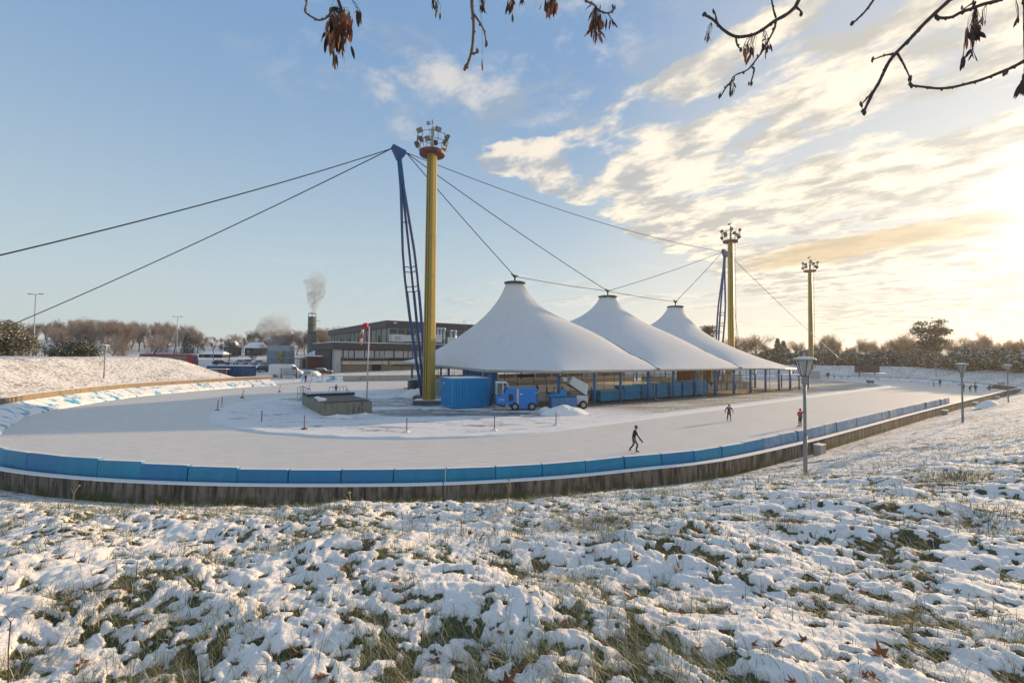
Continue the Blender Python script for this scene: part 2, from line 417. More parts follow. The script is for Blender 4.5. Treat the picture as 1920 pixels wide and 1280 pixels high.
def bumps(X, Y):
    """snow pillows over tussocks; returns height and how bare the ground is"""
    wx = X + 0.16 * fbm(X * 1.6, Y * 1.6, 3, 3); wy = Y + 0.16 * fbm(X * 1.6 + 9, Y * 1.6, 3, 5)
    ca, sa = math.cos(0.45), math.sin(0.45)
    a = wx * ca - wy * sa; b = (wx * sa + wy * ca) * 1.7          # tussocks lie combed down the slope
    big = fbm(a * 0.5, b * 0.5, 3, 11)
    p1 = pillows(a, b, .62, 61); p2 = pillows(a + 3, b * .8, .27, 62); p3 = pillows(a, b + 7, .12, 63)
    patch = sstep(fbm(X * .55 + 20, Y * .55, 3, 65), -.35, .45)
    fine = fbm(X * 9, Y * 9, 3, 25)
    h = 0.15 * big + 0.055 * p1 * (.4 + .6 * patch) + 0.032 * p2 * (.35 + patch) + 0.017 * p3 * (.4 + patch) + 0.018 * fine + 0.012 * np.abs(fbm(a * 5, b * 7, 3, 29))
    pt = fbm(X * 0.9 + 3, Y * 0.9, 3, 31)
    low = 1 - np.clip(p1 * .5 + p2 * .6 + p3 * .7, 0, 1)
    bare = sstep(low * .62 + .34 * pt + .72 * fine + .55 * perlin(X * 3.7, Y * 3.7, 37), .33, .50)
    bb = fbm(X * 0.8 + 40, Y * 0.8 + 7, 3, 41) + 0.8 * fine - .5 * p2
    bare = np.maximum(bare, sstep(bb, .42, .66))
    return h - 0.035 * bare, bare
def surf(x, y):
    X = np.array([[x]], float); Y = np.array([[y]], float); h, b = bumps(X, Y); return float(base_h(X, Y)[0, 0] + h[0, 0])
def ground_z(x, y):
    X = np.array([[x]], float); Y = np.array([[y]], float); return float(base_h(X, Y)[0, 0])

def snow_ground_mat():
    m_ = bpy.data.materials.new('snowy_grass'); m_.use_nodes = True; t = NT(m_.node_tree); b = t.n['Principled BSDF']
    g = t.node('ShaderNodeNewGeometry'); pos = g.outputs['Position']
    at = t.node('ShaderNodeAttribute', attribute_name='bare').outputs['Fac']
    fr = t.node('ShaderNodeAttribute', attribute_name='far').outputs['Fac']
    n = t.noise(pos, 26, 5, 0.7); near = t.ramp(t.math('ADD', at, t.math('MULTIPLY', t.math('SUBTRACT', n, 0.5), 1.1)), 0.35, 0.6)
    sp = t.math('ADD', t.math('MULTIPLY', t.noise(t.vmath('MULTIPLY', pos, (1, 1, 1.3)), 2.6, 7, 0.82, 0.5), 0.82), t.math('MULTIPLY', t.noise(pos, 0.35, 3), 0.18))
    farm = t.math('MULTIPLY', t.ramp(sp, 0.505, 0.56), fr)
    flat = t.ramp(t.node('ShaderNodeAttribute', attribute_name='flat').outputs['Fac'], 0, 1)
    farm = t.math('MULTIPLY', farm, t.math('SUBTRACT', 1.0, t.math('MULTIPLY', flat, 0.8)))
    f = t.math('MAXIMUM', near, t.math('MULTIPLY', farm, 0.75))
    sn = t.mix(t.noise(pos, 5, 4), (0.83, 0.77, 0.705), (0.89, 0.84, 0.78))  # both snow tones carry warm sunlight in their base colour
    dirt = t.mix(t.noise(pos, 14, 4), (0.06, 0.042, 0.022), (0.15, 0.135, 0.05))
    t.set(b.inputs['Base Color'], t.mix(f, sn, dirt)); b.inputs['Roughness'].default_value = 0.8
    b.inputs['Specular IOR Level'].default_value = 0.25
    bn = t.node('ShaderNodeBump'); bn.inputs['Strength'].default_value = 1.0; bn.inputs['Distance'].default_value = 1.0
    hh = t.math('ADD', t.math('MULTIPLY', t.noise(pos, 55, 4, 0.6), 0.007), t.math('MULTIPLY', t.math('MULTIPLY', t.noise(t.vmath('MULTIPLY', pos, (1, 1, 1.5)), 2.6, 5, 0.62, 0.3), 0.20), fr))
    t.set(bn.inputs['Height'], hh); t.l.new(bn.outputs[0], b.inputs['Normal'])
    return m_
M['ground'] = snow_ground_mat()

def build_ground():
    parts = []
    def patch(az0, az1, na, r0_, r1, nr, thr):
        az = np.radians(np.linspace(az0, az1, na)); rr = r0_ * (r1 / r0_) ** np.linspace(0, 1, nr)
        Rr, A = np.meshgrid(rr, az, indexing='ij'); X = Rr * np.sin(A); Y = Rr * np.cos(A)
        D = wall_dist(X, Y); B = base_h(X, Y, D); h, bare = bumps(X, Y)
        far = sstep(Rr, 10, 26); amp = 1.0 - 0.45 * sstep(Rr, 14, 30); amp = amp * (1 - 0.6 * sstep(Rr, 60, 120)) * np.where(Rr > 100, .6, 1)
        edge = sstep(D, 0.1, 1.5); Z = B + (h - 0.15) * amp * edge + 0.02 * (1 - edge)
        flat = 1 - sstep(B, 0.5, 1.3); flat = np.where(Y > 60, flat, 0)
        Z = np.where(flat > 0.5, B + (Z - B) * 0.25, Z)
        Z = np.where(D < thr, -0.6, Z)
        parts.append((X, Y, Z, D > thr - 3.0, dict(bare=bare * (1 - far), far=far, flat=flat)))
    patch(-64, 66, 760, 1.0, 27, 560, 0.0)
    patch(-70, 72, 520, 26.6, 120, 170, 1.3)
    patch(-75, 75, 220, 118, 900, 60, 1.3)
    patch(66, 296, 60, 1.0, 140, 50, 0.6)
    # a fine strip along the outside of the wall
    ss = np.arange(0, WLEN, 0.45); dd = np.array([0.16, .3, .6, .95, 1.4, 2.0, 2.7, 3.4])
    P = np.array([wl_at(s) for s in ss]); T = np.array([wl_dir(s) for s in ss]); N = np.stack([T[:, 1], -T[:, 0]], 1)
    if inside(np.array([[P[5, 0] + N[5, 0]]]), np.array([[P[5, 1] + N[5, 1]]]), WLs)[0, 0]: N = -N
    S_, D_ = np.meshgrid(np.arange(len(ss)), dd, indexing='ij')
    X = P[S_, 0] + N[S_, 0] * D_; Y = P[S_, 1] + N[S_, 1] * D_
    B = base_h(X, Y, D_); h, bare = bumps(X, Y); Z = B + (h - 0.15) * sstep(D_, 0.1, 1.5) * 0.55 + 0.03 - 0.16 * sstep(D_, 2.6, 3.4)
    RR = np.hypot(X, Y); kk = RR > 25.5
    parts.append((X, Y, Z, kk, dict(bare=bare * 0, far=sstep(RR, 10, 26), flat=np.where(B < .6, 1.0, 0.0) * (Y > 60))))
    co, fa, at, base = [], [], {'bare': [], 'far': [], 'flat': []}, 0
    for X, Y, Z, keep, A in parts:
        hgt, w = X.shape; c = np.stack([X, Y, Z], -1).reshape(-1, 3); idx = np.arange(hgt * w).reshape(hgt, w)
        q = np.stack([idx[:-1, :-1], idx[:-1, 1:], idx[1:, 1:], idx[1:, :-1]], -1).reshape(-1, 4)
        k = keep.reshape(-1); q = q[k[q].all(1)]
        used = np.zeros(hgt * w, bool); used[q.ravel()] = True; rm = np.cumsum(used) - 1
        co.append(c[used]); fa.append(rm[q] + base); base += used.sum()
        for a in at: at[a].append(np.asarray(A[a], float).reshape(-1)[used])
    me = arr_mesh('snowy_ground', np.concatenate(co), np.concatenate(fa), M['ground'], {a: np.concatenate(v) for a, v in at.items()})
    # faces must look up
    n = me.polygons[10].normal.z
    if n < 0: me.flip_normals()
    o = link(bpy.data.objects.new('snowy_ground', me)); tag(o, 'lumpy thin snow over grass on the banks round the rink', kind='structure')
build_ground()

# ------------------------------------------------------------------ ice, infield
DV = np.array([0.788, 0.616]); NV = np.array([-0.616, 0.788]); C1 = np.array([-8.65, 51.2]); C2 = C1 + 86 * DV; RI = 21.2
def ice_mat():
    m_ = bpy.data.materials.new('skating_ice'); m_.use_nodes = True; t = NT(m_.node_tree); b = t.n['Principled BSDF']
    g = t.node('ShaderNodeNewGeometry'); pos = g.outputs['Position']
    p2 = t.node('ShaderNodeMapping'); t.set(p2.inputs['Vector'], pos); p2.inputs['Rotation'].default_value = (0, 0, R(-38)); p2.inputs['Scale'].default_value = (0.35, 2.2, 1)
    st = t.noise(p2.outputs[0], 2.2, 8, 0.72, 0.6); fine = t.noise(p2.outputs[0], 14, 6, 0.75, 0.3); big = t.noise(pos, 0.12, 4, 0.55)
    c = t.mix(t.ramp(st, 0.35, 0.7), (0.60, 0.55, 0.485), (0.78, 0.705, 0.61)); c = t.mix(t.ramp(fine, 0.45, 0.72, 0.0, 0.7), c, (0.82, 0.77, 0.71))  # warm light worked into the ice colour, greyer by itself
    c = t.mix(t.ramp(big, 0.45, 0.68, 0.0, 0.25), c, (0.54, 0.52, 0.50))
    wv = t.node('ShaderNodeTexVoronoi', feature='DISTANCE_TO_EDGE'); t.set(wv.inputs['Vector'], t.vmath('ADD', p2.outputs[0], t.vmath('SCALE', t.comb(st, fine, 0.0)))); wv.inputs['Scale'].default_value = 0.9; c = t.mix(t.ramp(wv.outputs['Distance'], 0.012, 0.0, 0.0, 0.35), c, (0.86, 0.82, 0.78))
    t.set(b.inputs['Base Color'], c); t.set(b.inputs['Roughness'], t.ramp(fine, 0.3, 0.8, 0.42, 0.75))
    b.inputs['Specular IOR Level'].default_value = 0.45
    bn = t.node('ShaderNodeBump'); bn.inputs['Distance'].default_value = 0.012; t.set(bn.inputs['Height'], t.math('ADD', st, fine)); t.l.new(bn.outputs[0], b.inputs['Normal'])
    return m_
M['ice'] = ice_mat()
def build_ice():
    pts = [tuple(p) for p in WL[::2]]
    mb = MB(); mb.add([(x, y, 0.0) for x, y in pts], [tuple(range(len(pts)))])
    me = mb.mesh('skating_track', M['ice'])
    if me.polygons[0].normal.z < 0: me.flip_normals()
    tag(link(bpy.data.objects.new('skating_track', me)), 'oval speed skating track of dull scratched white ice', kind='structure')
    # snow apron in the vehicle gate, joins track and car park
    a, b = WL[0], WL[-1]
    mb = MB(); P = [(a[0] - 1, a[1] - 1), (b[0] + 2, b[1] - 0.5), (b[0] + 2, b[1] + 16), (a[0] - 3, a[1] + 18), (a[0] - 9, a[1] + 6)]
    mb.add([(x, y, 0.07) for x, y in P], [(0, 1, 2, 3, 4)])
    o = mb.build('snowy_path', M['snow'])
    if o.data.polygons[0].normal.z < 0: o.data.flip_normals()
    tag(o, 'trodden snow in the vehicle gate of the track', kind='structure')
build_ice()
def infield_mat():
    m_ = bpy.data.materials.new('infield_snow'); m_.use_nodes = True; t = NT(m_.node_tree); b = t.n['Principled BSDF']
    g = t.node('ShaderNodeNewGeometry'); pos = g.outputs['Position']
    mp = t.node('ShaderNodeMapping'); t.set(mp.inputs['Vector'], pos); mp.inputs['Scale'].default_value = (0.45, 1.6, 1)
    s = t.vmath('DOT_PRODUCT', pos, (DV[0], DV[1], 0)); nn = t.vmath('DOT_PRODUCT', pos, (NV[0], NV[1], 0))
    ed = t.node('ShaderNodeAttribute', attribute_name='edge').outputs['Fac']
    n = t.noise(mp.outputs[0], 0.55, 8, 0.66, 0.5); n2 = t.noise(mp.outputs[0], 3.5, 6, 0.7, 0.4)
    # wheel-cleared wet asphalt, mostly beside the container and the concrete pit
    x, y, _ = t.sep(pos)
    def blob(cx, cy, rx, ry):
        return t.ramp(t.math('ADD', t.math('POWER', t.math('DIVIDE', t.math('SUBTRACT', x, cx), rx), 2.0), t.math('POWER', t.math('DIVIDE', t.math('SUBTRACT', y, cy), ry), 2.0)), 1.3, 0.2)
    wet = t.math('MAXIMUM', t.math('MAXIMUM', blob(-8, 43.2, 8, 3.0), blob(-22, 55, 6, 3.0)), t.math('MAXIMUM', blob(-1, 42.5, 8, 1.8), blob(-11, 53, 7, 6)))
    f = t.ramp(t.math('ADD', t.math('ADD', t.math('MULTIPLY', n, 0.5), t.math('MULTIPLY', n2, 0.5)), t.math('MULTIPLY', wet, 0.10)), 0.525, 0.60)
    f = t.math('MULTIPLY', f, t.ramp(ed, 0.10, 0.22))
    wetc = t.mix(t.noise(pos, 2.0, 5), (0.10, 0.10, 0.10), (0.20, 0.20, 0.195))
    sn = t.mix(n2, (0.74, 0.72, 0.70), (0.87, 0.84, 0.80))
    c = t.mix(f, sn, wetc)
    gr = t.math('MULTIPLY', t.ramp(s, 33, 42), t.ramp(ed, 0.1, 0.3))
    gn = t.ramp(t.math('ADD', t.math('MULTIPLY', t.noise(pos, 3.0, 7, 0.8), 0.65), t.math('MULTIPLY', t.noise(mp.outputs[0], 0.3, 4), 0.35)), 0.38, 0.54)
    gc = t.mix(t.noise(pos, 1.3, 5), (0.16, 0.15, 0.07), (0.22, 0.17, 0.09))
    c = t.mix(t.math('MULTIPLY', gr, t.math('MULTIPLY', gn, 0.85)), t.mix(gr, c, sn), gc)
    t.set(b.inputs['Base Color'], c); t.set(b.inputs['Roughness'], t.ramp(f, 0, 1, 0.8, 0.35))
    bn = t.node('ShaderNodeBump'); bn.inputs['Distance'].default_value = 0.05; t.set(bn.inputs['Height'], t.math('ADD', n2, t.noise(pos, 9, 5, 0.7))); t.l.new(bn.outputs[0], b.inputs['Normal'])
    return m_
M['infield'] = infield_mat()
def build_infield():
    out = []
    aN = math.atan2(-NV[1], -NV[0])
    for k in range(121): a = aN - math.pi * k / 120; out.append((C1 + RI * np.array([math.cos(a), math.sin(a)]), C1))
    for k in range(1, 90): f = k / 90; c = C1 + (C2 - C1) * f; out.append((c + RI * NV, c))
    for k in range(121): a = aN + math.pi - math.pi * k / 120; out.append((C2 + RI * np.array([math.cos(a), math.sin(a)]), C2))
    for k in range(1, 90): f = k / 90; c = C2 + (C1 - C2) * f; out.append((c - RI * NV, c))
    out.append(out[0])
    fr = np.array([0, .004, .012, .02, .035, .05, .08, .12, .2, .35, .5, .7, .85, 1.0])
    E = np.array([o[0] for o in out]); C = np.array([o[1] for o in out])
    F, I = np.meshgrid(fr, np.arange(len(out)), indexing='ij')
    X = E[I, 0] * (1 - F) + C[I, 0] * F; Y = E[I, 1] * (1 - F) + C[I, 1] * F
    wig = 0.25 * fbm(X * .5, Y * .5, 3, 51) * (F < .05); X = X + wig; Y = Y + wig
    ed = F * RI
    Z = np.where(F == 0, -0.01, 0.06) + 0.10 * np.exp(-((ed - .45) / .3) ** 2) * (0.6 + fbm(X * 1.2, Y * 1.2, 3, 53)) + 0.03 * np.abs(fbm(X * .9, Y * .9, 3, 57)) * (F > 0)
    Z = np.where(F >= .5, 0.06, Z)
    me = grid_mesh('infield', X, Y, Z, M['infield'], attrs=dict(edge=sstep(ed, 0, 6.0)))
    if me.polygons[3].normal.z < 0: me.flip_normals()
    tag(link(bpy.data.objects.new('infield', me)), 'infield inside the oval with thin snow, wet asphalt and winter grass', kind='structure')
build_infield()

# ------------------------------------------------------------------ retaining wall and padding
def wallmat():
    m_ = bpy.data.materials.new('stained_wall_concrete'); m_.use_nodes = True; t = NT(m_.node_tree); b = t.n['Principled BSDF']
    g = t.node('ShaderNodeNewGeometry'); pos = g.outputs['Position']
    v = t.vmath('MULTIPLY', pos, (1, 1, 0.12)); n = t.noise(v, 5.0, 6, 0.7); n2 = t.noise(pos, 1.3, 5, 0.6)
    z = t.sep(pos)[2]
    c = t.mix(t.ramp(n, 0.36, 0.62), (0.055, 0.042, 0.03), (0.25, 0.205, 0.15)); c = t.mix(t.ramp(n2, 0.5, 0.72, 0, 0.6), c, (0.075, 0.062, 0.045))
    c = t.mix(t.ramp(t.noise(v, 16, 4, 0.7), 0.66, 0.72), c, (0.34, 0.32, 0.27))
    c = t.mix(t.math('MULTIPLY', t.ramp(z, 0.5, 0.15), t.ramp(n2, 0.4, 0.6)), c, (0.09, 0.085, 0.02))
    t.set(b.inputs['Base Color'], c); b.inputs['Roughness'].default_value = 0.9
    bn = t.node('ShaderNodeBump'); bn.inputs['Distance'].default_value = 0.012; t.set(bn.inputs['Height'], t.noise(v, 18, 5, 0.7)); t.l.new(bn.outputs[0], b.inputs['Normal'])
    return m_
M['wall'] = wallmat()
M['cap'] = mat('tan_wall_cap', (0.25, 0.19, 0.12), 0.85, var=0.25, scale=1.5, col2=(0.10, 0.075, 0.045), c2lo=.5, c2hi=.75)
def outward(s):
    T = wl_dir(s); N = np.array([T[1], -T[0]]); p = wl_at(s) + N * .5
    return N if not inside(np.array([[p[0]]]), np.array([[p[1]]]), WLs)[0, 0] else -N
def wall_h(s):
    return float(np.interp(s, [0, S_LEFT_END + 3, S_NEAR0 + 14, WLEN], [1.5, 1.5, .76, .76] if s < S_RIGHT_END + 4 else [1.15] * 4))
def ribbon(s0, s1, prof, step=0.5):
    """profile of (offset outward, height) swept along the wall line"""
    n = max(2, int((s1 - s0) / step) + 1); ss = np.linspace(s0, s1, n); vs = []; fs = []; k = len(prof)
    for s in ss:
        p = wl_at(s); N = outward(s); H = wall_h(s)
        for o, z in prof:
            zz = z if isinstance(z, float) else H + z[0]
            vs.append((p[0] + N[0] * o, p[1] + N[1] * o, zz))
    for i in range(n - 1):
        for j in range(k):
            j2 = (j + 1) % k; fs.append((i * k + j, i * k + j2, (i + 1) * k + j2, (i + 1) * k + j))
    fs.append(tuple(range(k))); fs.append(tuple(reversed(range((n - 1) * k, n * k))))
    return vs, fs
def build_wall():
    w = empty('retaining_wall', (0, 0, 0), 0, 'long curved stained concrete retaining wall with a snowy top round the skating track', 'wall')
    s = 0.0; L = 13.2
    joints = [0.0]
    while joints[-1] < WLEN - 3: joints.append(min(joints[-1] + L, WLEN))
    for a, b in zip(joints[:-1], joints[1:]):
        vs, fs = ribbon(a + .012, b - .012, [(-.16, -.5), (.16, -.5), (.16, (0.0,)), (-.16, (0.0,))])
        left = b < S_LEFT_END + 8
        p = MB().add(vs, fs).build('wall_panel', M['cap'] if left else (M['paleconc'] if a > S_RIGHT_END else M['wall']), w)
        if not left:
            vs, fs = ribbon(a + .02, b - .02, [(-.17, (.002,)), (.175, (.002,)), (.15, (.035,)), (-.1, (.05,))])
            MB().add(vs, fs).build('snow_layer', M['snow'], p)
        else:
            vs, fs = ribbon(a + .02, b - .02, [(.0, (.002,)), (.4, (.002,)), (.35, (.06,)), (.08, (.05,))])
            MB().add(vs, fs).build('snow_layer', M['snow'], p)
    return w
WALL = build_wall()
def padmat(name, c, frost):
    m_ = bpy.data.materials.new(name); m_.use_nodes = True; t = NT(m_.node_tree); b = t.n['Principled BSDF']
    g = t.node('ShaderNodeNewGeometry'); pos = g.outputs['Position']; v = t.vmath('MULTIPLY', pos, (1, 1, 0.3))
    n = t.noise(v, 2.2, 5, 0.65); oi = t.node('ShaderNodeObjectInfo').outputs['Random']
    cc = t.mix(t.math('MULTIPLY', t.ramp(n, 0.3, 0.7), 0.45), c, tuple(q * 0.55 for q in c))
    cc = t.mix(t.math('MULTIPLY', t.ramp(oi, .3, 1.0), 0.75), cc, (0.004, 0.17, 0.40))
    cc = t.mix(t.math('MULTIPLY', t.ramp(t.noise(pos, 3, 8, 0.75), 0.32, 0.66), frost), cc, (0.42, 0.47, 0.52))
    cc = t.mix(t.ramp(t.noise(v, 9, 4, 0.7), 0.68, 0.74, 0.0, 0.7), cc, (0.02, 0.07, 0.07))
    t.set(b.inputs['Base Color'], cc); b.inputs['Roughness'].default_value = 0.45
    return m_
M['pad0'] = padmat('blue_pad_vinyl', (0.002, 0.27, 0.46), 0.05); M['pad1'] = padmat('blue_pad_frosted', (0.01, 0.23, 0.42), 0.45); M['pad2'] = padmat('blue_pad_hoarfrost', (0.04, 0.22, 0.36), 0.8)
def build_pads():
    g = empty('padded_barrier', (0, 0, 0), 0, 'row of blue crash pads standing on the track just inside the near wall', 'barrier')
    s = near_s((-26.8, 21.7)); end = near_s(gp(1789, 757, .76)); rnd = random.Random(3)
    base = None; k = 0
    while s < end:
        L = 1.93; a, b = wl_at(s), wl_at(s + L); s0 = s + L / 2; N = outward(s0)
        ang = math.atan2(b[1] - a[1], b[0] - a[0]); c = (a + b) / 2 - N * .44
        H = 1.24 + 0.14 * min(1, max(0, (s0 - near_s(gp(1300, 869, .76))) / 15))
        H += 0.20 * min(1, max(0, (-9 - c[0]) / 8))
        x = c[0]
        mi = 0 if x < 14 else (1 if (x < 19 or rnd.random() < .35) else 2)
        mb = MB(); mb.box((0, 0, H / 2 - .01), (L - .03, .42, H), taper=(1, .55)); mb.mat(1).box((0, 0, H + .003), (L - .10, .17, .016))
        o = mb.build('pad', [M['pad%d' % mi], M['snow']], g, bevel=.025)
        o.location = (c[0], c[1], 0.0); o.rotation_euler = (R(rnd.uniform(-2, 2)), R(rnd.uniform(-.5, .5)), ang + R(rnd.uniform(-1.6, 1.6)))
        s += L + rnd.uniform(-.0, .03); k += 1
build_pads()
def snowpad_mat():
    m_ = bpy.data.materials.new('snow_covered_pad'); m_.use_nodes = True; t = NT(m_.node_tree); b = t.n['Principled BSDF']
    g = t.node('ShaderNodeNewGeometry'); pos = g.outputs['Position']; v = t.vmath('MULTIPLY', pos, (0.7, 0.7, 0.7))
    f = t.math('ADD', t.math('MULTIPLY', t.noise(v, 1.2, 3, 0.5, 0.5), 0.5), t.math('MULTIPLY', t.noise(v, 4.5, 6, 0.7, 1.2), 0.5))
    c = t.mix(t.ramp(f, 0.525, 0.565), (0.86, 0.82, 0.77), (0.06, 0.36, 0.56)); t.set(b.inputs['Base Color'], c); b.inputs['Roughness'].default_value = 0.7
    bn = t.node('ShaderNodeBump'); bn.inputs['Distance'].default_value = 0.04; t.set(bn.inputs['Height'], t.noise(pos, 4, 5, 0.6)); t.l.new(bn.outputs[0], b.inputs['Normal'])
    return m_
M['snowpad'] = snowpad_mat()
def sloped_pad(s, L, parent, wid=1.5, top=1.0):
    a, b = wl_at(s), wl_at(s + L); N = outward(s + L / 2); ang = math.atan2(b[1] - a[1], b[0] - a[0]); c = (a + b) / 2
    loc = Vector((N[0], N[1], 0)); vs = []
    along = Vector((math.cos(ang), math.sin(ang), 0)); h = L / 2 - .03
    prof = [(-wid, 0.0), (-wid + .45, 0.0), (-.17, top - .28), (-.17, top), (-.35, top + .02), (-wid + .1, .18)]
    for sgn in (-1, 1):
        for o, z in prof: vs.append(along * (h * sgn) + loc * o + Vector((0, 0, z)))
    n = len(prof); fs = [tuple(range(n)), tuple(reversed(range(n, 2 * n)))]
    for i in range(n): j = (i + 1) % n; fs.append((j, i, n + i, n + j))
    o = MB().add(vs, fs).build('pad', M['snowpad'], parent, bevel=.03, loc=(c[0], c[1], 0.0)); return o
def build_snowpads():
    g = empty('sloped_barrier', (0, 0, 0), 0, 'snow covered crash pads leaning against the wall in the left bend', 'barrier')
    rnd = random.Random(5); s = 0.3
    while s < near_s((-27.8, 22.4)) - 2:
        L = 1.98; o = sloped_pad(s, L, g, rnd.uniform(2.1, 2.3)); o.rotation_euler[2] = R(rnd.uniform(-.7, .7)); s += L + rnd.uniform(0, .05)
    g2 = empty('sloped_barrier', (0, 0, 0), 0, 'short stretch of snowy pads right of the vehicle gate with one bright blue pad', 'barrier')
    a = WLEN - 7.6; s = a; k = 0
    while s < WLEN - .5:
        L = 1.9; o = sloped_pad(s, L, g2, 1.3, 1.05)
        s += L + .03
build_snowpads()
def build_far_pads():
    g = empty('sloped_barrier', (0, 0, 0), 0, 'snow covered pads along the far right bend under the scoreboard', 'barrier'); s = near_s(gp(1872, 720.5, .76))
    while s < S_RIGHT_END:
        a = sloped_pad(s, 2.6, g, 1.5, .62); s += 2.65
build_far_pads()
# ------------------------------------------------------------------ tent hall
TD = np.array([0.829, 0.559]); TN = np.array([-0.559, 0.829]); T0 = np.array([0.0, 43.5]); TANG = math.atan2(0.559, 0.829)
def tw(t, w, z=0.0):
    p = T0 + TD * t + TN * w; return Vector((p[0], p[1], z))
AP = [(12.2, 17.5, 15.86), (30.9, 17.5, 15.36), (48.8, 17.5, 14.87)]
FLOOR_Z = 0.14
def fabric():
    m_ = bpy.data.materials.new('tent_membrane'); m_.use_nodes = True; t = NT(m_.node_tree); b = t.n['Principled BSDF']
    g = t.node('ShaderNodeNewGeometry'); pos = g.outputs['Position']
    c = t.mix(t.noise(pos, 0.25, 4), (0.80, 0.79, 0.77), (0.88, 0.87, 0.85)); c = t.mix(t.ramp(t.noise(pos, 1.5, 6, .7), .62, .8, 0, .25), c, (0.5, 0.5, 0.48))
    an = t.node('ShaderNodeAttribute', attribute_name='ang').outputs['Fac']; di = t.node('ShaderNodeAttribute', attribute_name='dist').outputs['Fac']
    fr = t.math('FRACT', t.math('MULTIPLY', an, 20 / 6.2832)); ln = t.ramp(t.math('ABSOLUTE', t.math('SUBTRACT', fr, 0.5)), t.math('DIVIDE', 0.16, t.math('ADD', di, 1.0)), 0.0)
    st = t.noise(t.comb(t.math('MULTIPLY', an, 9.0), t.math('MULTIPLY', di, 0.12), 0.0), 1.5, 6, .65); c = t.mix(t.ramp(st, .5, .78, 0, .30), c, (0.52, 0.50, 0.46)); c = t.mix(t.math('MULTIPLY', ln, 0.22), c, (0.40, 0.40, 0.40))
    ring = t.math('FRACT', t.math('MULTIPLY', di, 0.17)); c = t.mix(t.ramp(t.math('ABSOLUTE', t.math('SUBTRACT', ring, 0.5)), 0.012, 0.0, 0.0, 0.12), c, (0.40, 0.40, 0.40))
    t.set(b.inputs['Base Color'], c); b.inputs['Roughness'].default_value = 0.6
    tr = t.node('ShaderNodeBsdfTranslucent'); t.set(tr.inputs[0], (0.8, 0.72, 0.6, 1)); mx = t.node('ShaderNodeMixShader'); mx.inputs[0].default_value = 0.2
    out = t.n['Material Output']; t.l.new(b.outputs[0], mx.inputs[1]); t.l.new(tr.outputs[0], mx.inputs[2]); t.l.new(mx.outputs[0], out.inputs[0])
    return m_
M['fabric'] = fabric()
def eave_h(t, w):
    return 4.0 + 0.42 * max(0.0, (w - 5) / 30) * (1 - min(1, t / 25)) + (-0.15 if t > 50 else 0)
